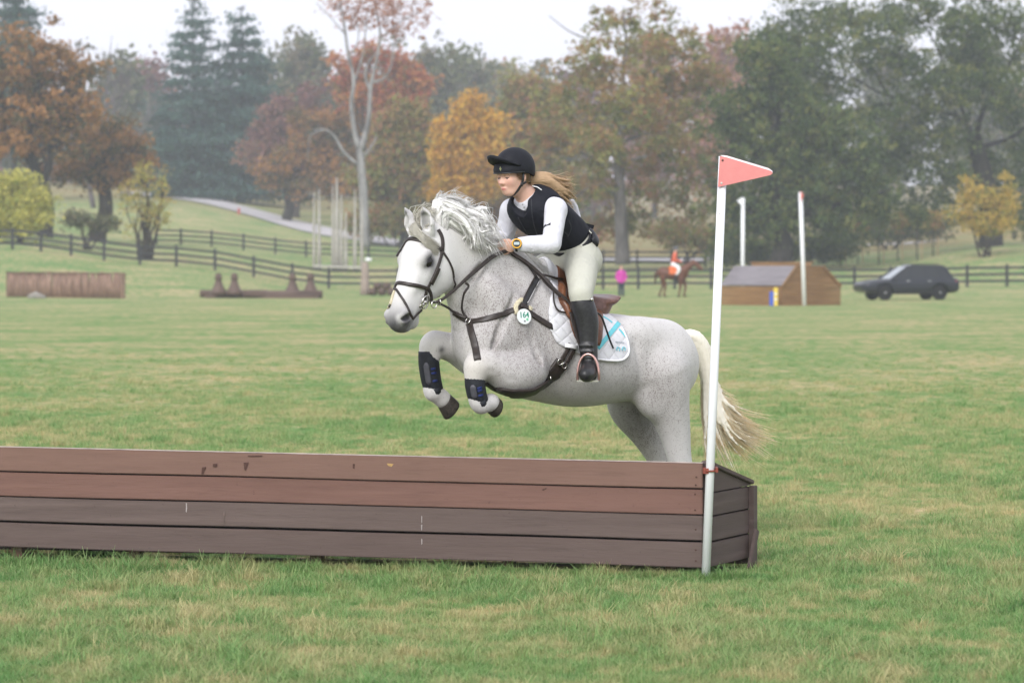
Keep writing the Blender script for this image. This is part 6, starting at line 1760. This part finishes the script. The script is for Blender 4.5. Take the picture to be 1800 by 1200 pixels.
# bight of the reins from the hands over the near shoulder
_bg = [_hand, hp(905, 447, .12), hp(925, 460, .16), hp(950, 481, .20), hp(975, 508, .25), hp(1000, 530, .29), hp(1006, 545, .31)]
_bc = catmull(np.array([list(p) for p in _bg]), 5)
MB().strap(_bc, [HL + ZZ * .4] * len(_bc), .018, .005).build('rein', M_BRIDLE, reins, True)
_bg = [hp(900, 442, .10), hp(915, 456, .13), hp(940, 476, .17), hp(962, 500, .22), hp(986, 522, .27)]
_bc = catmull(np.array([list(p) for p in _bg]), 5)
MB().strap(_bc, [HL + ZZ * .4] * len(_bc), .016, .005).build('rein', M_BRIDLE, reins, True)

# ---- leg boots
M_BOOT = plain('black_neoprene', (.016, .018, .024), .6, .3, var=.3, scale=40, bump=.15)
M_BPATCH = plain('grey_boot_patch', (.075, .075, .09), .45, .4)
M_BLUE = plain('blue_boot_print', (.015, .028, .13), .5, .3)
def leg_boot(label, pts, rads, outward, guard):
    root = empty('leg_boot', pts[0]); tag(root, label, 'leg boot', 'boots on the grey horse\'s forelegs')
    P = catmull(np.array([list(p) for p in pts]), 4); R = np.interp(np.linspace(0, 1, len(P)), np.linspace(0, 1, len(rads)), rads)
    MB().tube(P, list(R), 18).build('shell', M_BOOT, root, True)
    P = [Vector(p) for p in P]; i0, i1 = len(P) // 4, 3 * len(P) // 4
    o = Vector(outward).normalized(); ax = (P[-1] - P[0]).normalized(); o = (o - ax * o.dot(ax)).normalized()
    q = [P[i] + o * (R[i] * .985) for i in range(i0, i1 + 1)]
    MB().strap(q, [o] * len(q), [.012] + [.032] * (len(q) - 2) + [.012], .006).build('strike_patch', M_BPATCH, root, True)
    o2 = (o + ax.cross(o) * guard).normalized()
    for t in (.42, .55, .68):
        i = int(t * (len(P) - 1)); c = P[i] + o2 * R[i]; w = ax.cross(o2)
        MB().strap([c - w * .014, c + o2 * .002, c + w * .014], [o2] * 3, .012, .005).build('strap_print', M_BLUE, root, True)
    # fetlock flap
    c = P[-1] + o2 * R[-1] * .55
    MB().tube([P[-2] + o2 * R[-2] * .5, c + ax * .012, c + ax * .038], [R[-2] * .62, R[-1] * .55, .012], 10).build('fetlock_flap', M_BOOT, root, True)
    return root
leg_boot('black leg boot with a grey patch on the far foreleg, held higher', [hp(753, 617, -.14), hp(754, 640, -.14), hp(758, 668, -.14), hp(763, 686, -.14)], [.056, .058, .056, .052], (HF * .75 + HL * .65), -.75)
leg_boot('black leg boot on the near folded foreleg', [hp(834, 661, .20), hp(835, 675, .20), hp(838, 692, .197), hp(843, 706, .192)], [.054, .056, .054, .050], (HF * .75 + HL * .65), -.75)
# ================================================================== the rider
RA = math.radians(50)                                  # where her chest faces
rF = Vector((-math.cos(RA), -math.sin(RA), 0)); rL = Vector((math.sin(RA), -math.cos(RA), 0))
GA = math.radians(44)                                  # where her face turns
gF0 = Vector((-math.cos(GA), -math.sin(GA), 0)); gL = Vector((math.sin(GA), -math.cos(GA), 0))
_pit = math.radians(8)
gF = gF0 * math.cos(_pit) - ZZ * math.sin(_pit); gU = ZZ * math.cos(_pit) + gF0 * math.sin(_pit)
HC = hp(903, 305, .0)                                  # middle of the skull
GM = np.array([list(gF), list(gL), list(gU)]).T
def gh(f, l, u): return HC + gF * f + gL * l + gU * u

PEL = hp(1012, 452, 0); WST = hp(1000, 416, 0.005); CHS = hp(952, 378, .0); UPR = hp(938, 362, 0.0); NKB = hp(928, 350, 0)
SHn, SHf = UPR + rL * .158 - ZZ * .02, UPR - rL * .158 - ZZ * .02
ELn = hp(970, 430, .25); WRn = hp(906, 430, .12)
ELf = hp(884, 424, -.26); WRf = hp(868, 428, -.10)
HIn, HIf = hp(1020, 462, .085), hp(993, 458, -.085)
KNn, KNf = hp(1020, 512, .335), hp(908, 500, -.32)
ANn, ANf = hp(1037, 640, .375), hp(945, 640, -.35)
TON = SC + ZZ * .036 + FD * .030

spine_dir = (UPR - PEL).normalized()
def torso_nodes(grow=0.0):
    nd = []
    for c, w, dp, az in ((PEL, .140, .098, .5), (hp(1006, 434, 0), .135, .090, .55), (WST, .110, .078, .7), (hp(977, 397, 0), .120, .086, .9), (CHS, .138, .095, 1), (UPR, .150, .085, 1), (NKB + ZZ * .0, .075, .062, 1)):
        l = (HL * (1 - az) + rL * az).normalized()
        f = l.cross(spine_dir).normalized()
        f = f if f.dot(rF) > 0 else -f
        nd.append((c, l * (w + grow), f * (dp + grow)))
    return nd

def limb(g, pts, r, grow=0.0, k=.03): g.chain(pts, [q + grow for q in r], k)

RB_LO, RB_HI = (-.22, 14.95, .80), (.62, 16.75, 2.34)
def rider_body():
    g = SDF(RB_LO, RB_HI, .0052)
    g.loft(torso_nodes(), .02, 4, 2.2)
    g.chain([NKB - spine_dir * .04, hp(921, 338, 0), gh(-.028, 0, -.085), gh(-.02, 0, -.04)], [.056, .046, .044, .050], .03)
    # head
    g.ell(gh(-.010, 0, .012), (.092, .071, .098), GM, .02)
    g.ell(gh(.032, 0, -.045), (.053, .049, .066), GM, .035)
    g.ell(gh(.060, 0, -.092), (.022, .020, .020), GM, .035)                     # chin
    g.cone(gh(.048, .022, -.096), gh(-.005, .054, -.058), .012, .012, .035); g.cone(gh(.048, -.022, -.096), gh(-.005, -.054, -.058), .012, .012, .035)
    g.cone(gh(.088, 0, -.004), gh(.101, 0, -.040), .0068, .0085, .012)         # nose
    g.ell(gh(.106, 0, -.041), (.0085, .0085, .0075), GM, .008)
    for sg in (1, -1):
        g.ell(gh(.094, .0095 * sg, -.045), (.0075, .006, .0055), GM, .008)
        g.ell(gh(.060, .032 * sg, -.034), (.024, .019, .024), GM, .035)        # cheek
        g.cone(gh(.090, .012 * sg, .010), gh(.078, .046 * sg, .008), .008, .007, .012)   # brow
        g.ell(gh(.092, .031 * sg, -.011), (.012, .016, .009), GM, .010, 'sub')
        g.ell(gh(-.008, .074 * sg, -.022), (.020, .008, .030), GM, .008)       # ear
    g.ell(gh(.086, 0, -.072), (.010, .022, .006), GM, .006); g.ell(gh(.083, 0, -.082), (.010, .018, .006), GM, .006)
    g.chain([gh(.094, -.019, -.0745), gh(.098, 0, -.0772), gh(.094, .019, -.0745)], [.0018, .0022, .0018], .003, 4, 'sub')
    # arms
    limb(g, [SHn, (SHn + ELn) / 2, ELn], [.046, .040, .033]); limb(g, [ELn, (ELn + WRn) / 2, WRn], [.038, .036, .025])
    limb(g, [SHf, (SHf + ELf) / 2, ELf], [.046, .040, .033]); limb(g, [ELf, (ELf + WRf) / 2, WRf], [.038, .036, .025])
    # hands: palm, four curled fingers, thumb on top
    for wr, fw, lat in ((WRn, hp(888, 436, .10), 1), (WRf, hp(852, 434, -.09), -1)):
        d = (fw - wr).normalized(); out = (HL * lat).normalized(); out = (out - d * out.dot(d)).normalized(); dn = d.cross(out).normalized()
        if dn.z > 0: dn = -dn
        pc = wr + d * .045
        PM = np.array([list(d), list(out), list(dn)]).T
        g.ell(pc, (.045, .017, .038), PM, .015)
        for q in range(4):
            b = wr + d * .078 + dn * (-.026 + .0175 * q) + out * .004
            L = (.030, .033, .031, .025)[q]
            m_ = b + d * L * .75 - out * .010; e = m_ - out * .024 - d * .004; t_ = e - d * .022 + out * .002
            g.cone(b - d * .01, m_, .0092, .0088, .008); g.cone(m_, e, .0088, .0082, .003); g.cone(e, t_, .0082, .0070, .003)
        b = wr + d * .030 - dn * .032
        g.cone(b, b + d * .032 - dn * .010, .0115, .0105, .010); g.cone(b + d * .032 - dn * .010, b + d * .058 - dn * .004 - out * .008, .0105, .0085, .004)
    # legs and feet
    for h_, kn, an in ((HIn, KNn, ANn), (HIf, KNf, ANf)):
        limb(g, [h_, (h_ + kn) / 2 + rF * .01, kn], [.080, .066, .042]); limb(g, [kn, kn * .6 + an * .4 - HF * .015, an], [.045, .046, .030])
    g.cone(ANn, SC + ZZ * .03 + FD * .03, .034, .030, .02)
    g.cone(ANf, ANf + HF * .12 - ZZ * .05, .034, .03, .02)
    P, Q = g.mesh(); return relax(P, Q, 1, .35), Q

rider = empty('person', PEL)
tag(rider, 'rider in black helmet, black vest and cream breeches on the grey horse', 'person')
def skin_mat():
    t = NT('skin')
    a = t.attr('face'); sp = t.node('SeparateColor'); t.link(a.outputs['Color'], sp.inputs[0])
    n = t.noise(t.coord('World'), 70, 4)
    c = t.mix(n, (.62, .37, .28), (.70, .45, .35))
    c = t.mix(sp.outputs[0], c, (.66, .28, .23))          # cheeks, nose
    c = t.mix(sp.outputs[1], c, (.48, .13, .13))          # lips
    c = t.mix(sp.outputs[2], c, (.16, .09, .06))          # brows, lashes
    t.base(c, .5, .35); t.b.inputs['Subsurface Weight'].default_value = .12; t.b.inputs['Subsurface Radius'].default_value = (.01, .004, .002)
    return t.m
M_SKIN = skin_mat()
_P, _Q = rider_body()
_bl = sum(gauss(_P, gh(.085, .045 * s_, -.045), .024) for s_ in (1, -1)) * .35 + gauss(_P, gh(.112, 0, -.043), .010) * .4
def _segw(P, a, b, r):
    a = np.array(list(a)); b = np.array(list(b)); t = np.clip(((P - a) @ (b - a)) / ((b - a) @ (b - a)), 0, 1)[:, None]
    return np.exp(-((P - a - t * (b - a)) ** 2).sum(1) / r ** 2)
_lp = np.clip(_segw(_P, gh(.095, -.015, -.077), gh(.095, .015, -.077), .0062) * 1.2, 0, 1)
_br = sum(_segw(_P, gh(.092, .016 * s_, .011), gh(.080, .047 * s_, .010), .0055) * .8 + _segw(_P, gh(.090, .022 * s_, -.0045), gh(.082, .043 * s_, -.006), .0045) * .75 for s_ in (1, -1))
mesh_obj('body', _P, _Q, M_SKIN, rider, True, {'face': np.clip(np.stack([_bl, _lp, _br], 1), 0, 1)})
M_EYEW = plain('eye_white', (.45, .42, .40), .2, .5, var=.03); M_IRIS = plain('iris', (.05, .045, .04), .15, .5)
for s_ in (1, -1):
    MB().ball(gh(.0765, .031 * s_, -.0145), .0110, 8).build('eye', M_EYEW, rider, True)
    MB().ball(gh(.0840, .0325 * s_, -.0190), .0050, 6).build('iris', M_IRIS, rider, True)
    MB().ball(gh(.0778, .031 * s_, -.0085), (.0118, .0128, .0098), 8, Matrix(GM.tolist())).build('eyelid', M_SKIN, rider, True)
    MB().tube([gh(.0840, .0195 * s_, -.0150), gh(.0895, .031 * s_, -.0150), gh(.0815, .0435 * s_, -.0155)], .0016, 5).build('eyelash', plain('lash_brown', (.07, .04, .03), .6), rider, True)

def cloth(name, c, var=.06, rough=.75, bump=.25, sheen=.0, folds=9.0):
    t = NT(name); v = t.coord('World'); w = t.coord('World', (1, 1, .6)); n = t.noise(w, folds, 3, .5, .6); f = t.noise(v, 90, 4)
    c = tuple(c); dk = tuple(x * (1 - var) for x in c); lt = tuple(min(1, x * (1 + var)) for x in c)
    t.base(t.mix(f, dk, lt), rough, .2, sheen=sheen); t.bump(t.math('ADD', n, t.math('MULTIPLY', f, .08)), bump, .03); return t.m
M_SHIRT = cloth('white_shirt', (.64, .64, .69), .03, .7, .38, folds=20)
M_BREECH = cloth('cream_breeches', (.50, .50, .43), .04, .75, .38, folds=16)
M_VEST = cloth('black_vest', (.011, .012, .018), .2, .7, .35, folds=14)
M_HELM = cloth('black_helmet_silk', (.012, .013, .018), .2, .62, .08)
M_BELT = plain('navy_black_belt', (.012, .012, .016), .5, .4)

def part(name, fn, mat, h=.006, lo=RB_LO, hi=RB_HI, sm=2):
    g = SDF(lo, hi, h); fn(g); P, Q = g.mesh(); P = relax(P, Q, sm, .4)
    return mesh_obj(name, P, Q, mat, rider, True)

def fold(g, pts, r, k=.012, mode='add'): g.chain(pts, r, k, 3, mode)
def shirt(g):
    g.loft(torso_nodes(.006)[2:], .02, 4, 2.2)
    for sh, el, wr, sg in ((SHn, ELn, WRn, 1), (SHf, ELf, WRf, -1)):
        mid = (sh + el) / 2
        limb(g, [sh, mid, el], [.055, .050, .043], .0); limb(g, [el, (el + wr) / 2, wr], [.043, .042, .032], .0)
        g.ell(sh, (.060, .060, .060), None, .03)
        ax = (el - sh).normalized(); fx = (wr - el).normalized()
        for q, (t_, an) in enumerate(((.35, .6), (.55, 1.5), (.75, .2), (.9, 1.2))):    # creases
            c = sh + (el - sh) * t_; o = (HL * math.cos(an) + rF * math.sin(an)).normalized()
            g.cone(c + o * .042 - ax * .02, c + (o + ax.cross(o) * .9).normalized() * .042 + ax * .02, .009, .007, .022)
        for t_, an in ((.2, .4), (.45, 1.8), (.6, .9)):
            c = el + (wr - el) * t_; o = (HL * math.cos(an) + ZZ * math.sin(an)).normalized()
            g.cone(c + o * .036 - fx * .025, c + (o + fx.cross(o) * .7).normalized() * .036 + fx * .02, .008, .006, .020)
    # collar opening
    g.ell(NKB + spine_dir * .055 + rF * .03, (.055, .058, .055), None, .01, 'sub')
    g.cone(NKB + rF * .07 + spine_dir * .02 + rL * .012, NKB + rF * .12 - spine_dir * .060 + rL * .012, .026, .004, .006, 'sub')
part('shirt', shirt, M_SHIRT)
for q in range(3):
    c = NKB + rF * (.108 + .008 * q) - spine_dir * (.045 + .022 * q) + rL * .018
    MB().ball(c, .005, 5).build('shirt_button', plain('grey_button', (.3, .3, .32), .4), rider, True)

def breeches(g):
    nd = torso_nodes(.012)
    g.loft([(PEL - spine_dir * .03, nd[0][1] * .95, nd[0][2] * .98), nd[0], nd[1], (nd[1][0] * .45 + nd[2][0] * .55, nd[2][1] * 1.0, nd[2][2] * 1.0)], .02, 4, 2.2)
    for h_, kn, an, sg in ((HIn, KNn, ANn, 1), (HIf, KNf, ANf, -1)):
        g.ell(h_ - rF * .040 + ZZ * .005, (.085, .084, .098), None, .05)      # seat
        limb(g, [h_, h_ * .5 + kn * .5 + HL * .012 * sg, kn * .96 + an * .04], [.090, .079, .059], .0, .05)
        limb(g, [kn * .96 + an * .04, kn * .6 + an * .4 - HF * .015, kn * .3 + an * .7], [.056, .050, .042], .0, .03)
        ax = (kn - h_).normalized()
        for t_, an_, L in ((.05, 1.1, .10), (.14, .7, .12), (.25, 1.3, .09), (.82, .2, .06), (.92, .9, .06)):
            c = h_ + (kn - h_) * t_; o = (HL * math.cos(an_) * sg + HF * math.sin(an_)).normalized(); w = ax.cross(o)
            R = .081 - .027 * t_
            g.cone(c + (o + w * .5).normalized() * R - ax * L * .3, c + (o - w * .5).normalized() * R + ax * L * .3, .008, .006, .016)
part('breeches', breeches, M_BREECH)

def boots_one(kn, an, foot, hl):
    def fn(g):
        up = kn * .86 + an * .14
        limb(g, [up, kn * .6 + an * .4 - HF * .016, kn * .3 + an * .7 - HF * .006, an], [.0600, .059, .047, .038], .0, .02)
        g.ell(up + (kn - an).normalized() * .075, (.09, .09, .07), None, .006, 'sub')
        for t_ in (.74, .82, .9):
            c = kn + (an - kn) * t_; g.cone(c + FD * .045 + FSD * .03, c + FD * .045 - FSD * .03, .010, .010, .014)
        # foot
        toe = foot; heel = an + (an - kn).normalized() * .05 - FD * .02
        g.chain([an, heel * .4 + toe * .6 + ZZ * .022, toe, toe + FD * .05 - ZZ * .004], [.040, .037, .036, .026], .02)
        g.cone(heel, heel - ZZ * .012, .032, .030, .02)
    return fn
nboot = part('riding_boot', boots_one(KNn, ANn, TON, 1), M_BLACKL, .0055)
part('riding_boot', boots_one(KNf, ANf, ANf + HF * .12 - ZZ * .045, -1), M_BLACKL, .0065)
_bt = KNn * .82 + ANn * .18
MB().ball(_bt + FSD * .062 + FD * .035 + ZZ * .028, .010, 6).build('boot_badge', M_STEEL, nboot, True)

def vest(g):
    nd = torso_nodes(.026)
    cut = [(nd[2][0] * .75 + nd[3][0] * .25, nd[2][1] * 1.04, nd[2][2] * 1.02), nd[3], nd[4], (nd[5][0], nd[5][1] * .90, nd[5][2] * 1.08), (NKB - spine_dir * .012, rL * .10, nd[6][2] * 1.25)]
    g.loft(cut, .02, 4, 2.5)
    for sg, sh in ((1, SHn), (-1, SHf)):
        g.cone(UPR + rL * .085 * sg + spine_dir * .03, UPR + rL * .09 * sg + rF * .07 - spine_dir * .06, .036, .030, .03)     # shoulder yoke
        g.cone(UPR + rL * .085 * sg + spine_dir * .03, UPR + rL * .09 * sg - rF * .08 - spine_dir * .05, .036, .030, .03)
        o = rL * sg
        g.ell(sh + o * .03 - ZZ * .008, (.085, .085, .088), None, .008, 'sub')                                         # arm hole
        g.cone(sh + o * .02, sh + o * .10 - ZZ * .12, .076, .070, .010, 'sub')
    g.chain([NKB + spine_dir * .11, NKB + spine_dir * .035 + rF * .01, NKB + rF * .03], [.085, .073, .055], .008, 3, 'sub')
    g.chain([NKB + rF * .09 + spine_dir * .03, NKB + rF * .125 - spine_dir * .02, NKB + rF * .145 - spine_dir * .075, NKB + rF * .15 - spine_dir * .115], [.074, .064, .044, .016], .008, 3, 'sub')                          # V neck
_vo = part('vest', vest, M_VEST, .0055)
_vm = parent_matrix(rider); VBVH = BVHTree.FromPolygons([_vm @ v.co for v in _vo.data.vertices], [tuple(p.vertices) for p in _vo.data.polygons])
# vest details: front zip, shoulder piping, buckle at the back
def near_v(px, py, lat): return hp(px, py, lat)
MB().tube([hp(936, 327, .09), hp(945, 329, .12), hp(952, 334, .15)], .003, 5).build('reflective_piping', M_PIPE, rider, True)
MB().prism([hp(1014, 398, -.02), hp(1022, 392, -.02), hp(1037, 396, -.02), (hp(1036, 402, -.02)), hp(1020, 405, -.02)], rL, .06).build('vest_tail', M_VEST, rider)
MB().strap([hp(1003, 352, -.10), hp(1010, 364, -.10), hp(1015, 382, -.08), hp(1016, 394, -.06)], [HF * -1] * 4, .05, .02).build('shirt_back', M_SHIRT, rider, True)

# zip and quilting seams on the vest, pressed into its surface
M_SEAM = plain('vest_seam', (.030, .031, .038), .6, .3)
for pix in ([(911, 382), (916, 392), (922, 402), (927, 412)], [(892, 352), (893, 372), (899, 392), (908, 408)], [(934, 350), (935, 372), (938, 392), (944, 412)], [(990, 372), (1000, 388), (1004, 402), (998, 416)], [(984, 400), (992, 408), (999, 414)]):
    try:
        P, N = path_cast(pix, .0008, 4, VBVH); MB().strap(P, N, .006, .003).build('seam', M_SEAM, _vo, True)
    except Exception: pass
# belt round the waist
def around(c, l, f, n=40): return [c + l * math.cos(2 * math.pi * k / n) + f * math.sin(2 * math.pi * k / n) for k in range(n + 1)]
_nd = torso_nodes(.0)
_c = WST * .70 + PEL * .30; _l = _nd[2][1].normalized() * .142; _f = _nd[2][2].normalized() * .105
pts = around(_c, _l, _f); nr = [(p - _c).normalized() for p in pts]
MB().strap(pts, nr, .045, .006).build('belt', M_BELT, rider, True)
for k in (3, 8, 31, 36):
    p = pts[k]; n_ = nr[k]; MB().strap([p + spine_dir * .032 + n_ * .006, p + n_ * .008, p - spine_dir * .034 + n_ * .006], [n_] * 3, .010, .004).build('belt_loop', M_BREECH, rider, True)
_pk = [c_ for c_ in pts[33:39]]
MB().strap([p + n_ * .012 - spine_dir * .02 for p, n_ in zip(pts[33:40], nr[33:40])], nr[33:40], .06, .022).build('belt_pouch', M_BELT, rider, True)
# arm band
_c = SHn * .42 + ELn * .58; _ax = (ELn - SHn).normalized(); _a = _ax.cross(rF).normalized(); _b = _ax.cross(_a)
_cv = Vector((-.15, -1, 0)); _cv = (_cv - _ax * _cv.dot(_ax)).normalized(); _sv = Vector((-1, 0, 0)); _sv = (_sv - _ax * _sv.dot(_ax) - _cv * _sv.dot(_cv)).normalized()
pts = [_c + (_cv * math.cos(math.radians(a)) + _sv * math.sin(math.radians(a))) * .0535 for a in range(10, 120, 11)]
MB().strap(pts, [(p - _c).normalized() for p in pts], .019, .007).build('arm_band', M_BELT, rider, True)

# helmet
def helmet(g):
    g.ell(gh(-.010, 0, .040), (.118, .094, .104), GM, .01)
    g.ell(gh(-.045, 0, .01), (.085, .086, .10), GM, .03)
    # front band dropping to the brow
    g.ell(gh(.015, 0, .025), (.105, .092, .055), GM, .02)
    # underside: open for the head
    g.ell(gh(.04, 0, -.070), (.17, .15, .088), GM, .006, 'sub')
    g.ell(gh(-.10, 0, -.115), (.09, .12, .075), GM, .01, 'sub')
    g.ell(gh(-.006, 0, -.01), (.093, .077, .098), GM, .003, 'sub')
helm = part('helmet', helmet, M_HELM, .0045, (-.25, 15.3, 1.85), (.35, 16.4, 2.34), 2)
# soft peak
pk = []
for k in range(13):
    a = math.radians(-78 + 13 * k); pk.append((a,))
V, Fc = [], []
for j, (r, up) in enumerate(((.088, .052), (.112, .056), (.146, .058), (.152, .056))):
    for (a,) in pk:
        c, s_ = math.cos(a), math.sin(a)
        rr = r if j < 2 else .094 + (r - .094) * max(0, c) ** .55
        V.append(gh(.012 + rr * c * 1.02, .094 / .088 * min(rr, .104) * s_ * .93, up + .012 + .062 * (c - .35) * (j / 3.0) - .022 * s_ * s_ + (.010 if j == 3 else 0)))
n = 13
for j in range(3):
    for k in range(n - 1): Fc.append((j * n + k, j * n + k + 1, (j + 1) * n + k + 1, (j + 1) * n + k))
_pk = mesh_obj('helmet_peak', [tuple(v) for v in V], Fc, M_HELM, helm, True)
_sm = _pk.modifiers.new('thick', 'SOLIDIFY'); _sm.thickness = .009
# band edge, badge, harness
_ed = [gh(.014 + .106 * math.cos(math.radians(a)), .092 * math.sin(math.radians(a)), 0.014 - .006 * (1 - math.cos(math.radians(a)))) for a in range(-95, 96, 10)]
MB().strap(_ed, [(p - HC).normalized() for p in _ed], .007, .006).build('helmet_trim', M_BLACKL, helm, True)
_bd = gh(.115, .022, .038); _bn_ = (_bd - gh(0, 0, .02)).normalized(); _bu = gU; _br_ = _bu.cross(_bn_)
MB().prism([_bd + _bn_ * .003 + _br_ * x + _bu * y for x, y in ((0, .013), (.008, 0), (0, -.013), (-.008, 0))], _bn_, .003).build('helmet_badge', M_STEEL, helm)
MB().strap([gh(.005, .084, .0), gh(.008, .080, -.03), gh(.018, .071, -.062), gh(.035, .058, -.09), gh(.045, .03, -.118), gh(.047, 0, -.124), gh(.045, -.03, -.118), gh(.018, -.071, -.062), gh(.008, -.08, -.02)], [gL, gL, gL, gL, -gU, -gU, -gU, -gL, -gL], .015, .004).build('chin_strap', M_BLACKL, helm, True)
MB().strap([gh(-.055, .072, -.02), gh(-.03, .078, -.045), gh(.004, .077, -.055), gh(.018, .072, -.062)], [gL] * 4, .013, .004).build('chin_strap', M_BLACKL, helm, True)
MB().ball(gh(.02, .075, -.06), (.010, .006, .013), 6, Matrix(GM.tolist())).build('strap_buckle', M_BLACKL, helm, True)

# ponytail blown back, with the hair round the nape
M_HAIR = hair_mat('blonde_brown_hair', (.68, .48, .29), (.97, .85, .65), (.36, .22, .13), .45)
tl = [gh(-.085, .0, -.045), hp(952, 318, .03), hp(968, 322, .05), hp(985, 332, .05), hp(1000, 340, .04), hp(1010, 348, .02)]
tcn = catmull(np.array([list(p) for p in tl]), 6)
paths = []
for i in range(800):
    a = rng.random() * 2 * math.pi; rr = math.sqrt(rng.random()); ln = .55 + .45 * rng.random(); up = rng.normal(.15, .75); pts = []
    for k in range(6):
        u = ln * k / 5; q = u * (len(tcn) - 1); j = min(int(q), len(tcn) - 2); c = Vector(tcn[j] + (tcn[j + 1] - tcn[j]) * (q - j))
        w = .020 + .024 * math.sin(min(1, u * 1.5) * 1.8)
        c = c + (rL * math.cos(a) * .7 + ZZ * math.sin(a)) * rr * w + ZZ * (up * .055 * u ** 1.4) + J(.010 * u * u + .001) + ZZ * (.010 * math.sin(u * 7 + a))
        pts.append(c)
    paths.append((pts, rng.random()))
for i in range(260):                                   # hair drawn back from the temples
    s_ = 1 if rng.random() < .8 else -1
    z0 = -.012 + rng.normal(0, .012)
    paths.append(([gh(.018 + rng.normal(0, .012), .072 * s_, z0 + .01), gh(-.03, .081 * s_, z0 - .016), gh(-.07, .055 * s_, -.045 + rng.normal(0, .012)), gh(-.098, .01, -.05 + rng.normal(0, .01))], rng.random() * .4))
_hr = strands('hair', M_HAIR, rider, paths, .0034, rL * .7 + ZZ * .6)
hair_core('underlayer', core_mat('blonde_brown_locks', (.30, .19, .11), (.55, .38, .23), (.3, .3, 1.0)), _hr, [(paths[q][0], [.012, .011, .010, .008, .006, .002]) for q in range(0, 800, 14)], (.0, 15.2, 1.75), (.50, 16.6, 2.30), .005)

# watch on the near wrist
watch = empty('wrist_watch', WRn)
tag(watch, 'large yellow and black sports watch on the rider\'s near wrist', 'watch')
M_YEL = plain('yellow_plastic', (.75, .40, .03), .4, .4, var=.08); M_LCD = plain('lcd_grey', (.50, .58, .56), .25, .5, var=.05); M_BLK = plain('black_rubber', (.012, .012, .012), .55, .3)
_fx = (WRn - ELn).normalized(); _wc = WRn - _fx * .012
_wn = Vector((.10, -1.0, .12)).normalized(); _wn = (_wn - _fx * _wn.dot(_fx)).normalized(); _ws = _fx.cross(_wn)
pts = around(_wc, _wn * .036, _ws * .036, 24); MB().strap(pts, [(p - _wc).normalized() for p in pts], .024, .006).build('strap', M_BLK, watch, True)
_f0 = _wc + _wn * .036
def disc(name, r, z0, z1, mat, par): return MB().lathe(_f0, [(r * .96, z0), (r, z0 + .001), (r, z1 - .001), (r * .95, z1)], 24, _wn).build(name, mat, par, False)
disc('case', .029, 0, .012, M_BLK, watch); disc('bezel', .0275, .012, .0165, M_YEL, watch); disc('dial', .0205, .0165, .0172, M_BLK, watch)
_wr = ZZ.cross(_wn).normalized(); _wr = _wr if _wr.x > 0 else -_wr; _wu = _wn.cross(_wr); _wu = _wu if _wu.z > 0 else -_wu
MB().box(_f0 + _wn * .0176, (.030, .015, .001), Matrix((_wr, _wu, _wn)).transposed()).build('display', M_LCD, watch)
for q in (-.007, 0, .007): MB().box(_f0 + _wn * .0184 + _wr * q, (.0042, .0075, .0006), Matrix((_wr, _wu, _wn)).transposed()).build('display_segment', plain('lcd_segment', (.28, .40, .48), .3), watch)

for q in range(6):                                     # laces on the near boot
    c = ANn + (TON - ANn) * (q / 5.5) + FD * .040 + ZZ * .006
    MB().tube([c - FSD * .020, c + FD * .004 + ZZ * .004, c + FSD * .020 - ZZ * .006], .0028, 5).build('boot_lace', M_BLK, nboot, True)
# ------------------------------------------------------------------ morning haze
def haze():
    mb = MB(); lo, hi = Vector((-420, -40, -3)), Vector((420, 760, 62))
    mb.box((lo + hi) / 2, hi - lo)
    m = bpy.data.materials.new('haze_air'); m.use_nodes = True; n = m.node_tree.nodes; n.clear()
    v = n.new('ShaderNodeVolumePrincipled'); v.inputs['Density'].default_value = .00056; v.inputs['Color'].default_value = (.85, .895, 1.0, 1); v.inputs['Anisotropy'].default_value = .0
    o = n.new('ShaderNodeOutputMaterial'); m.node_tree.links.new(v.outputs[0], o.inputs['Volume'])
    tag(mb.build('haze', m), 'thin misty air over the park', 'haze', None, 'stuff')
haze()
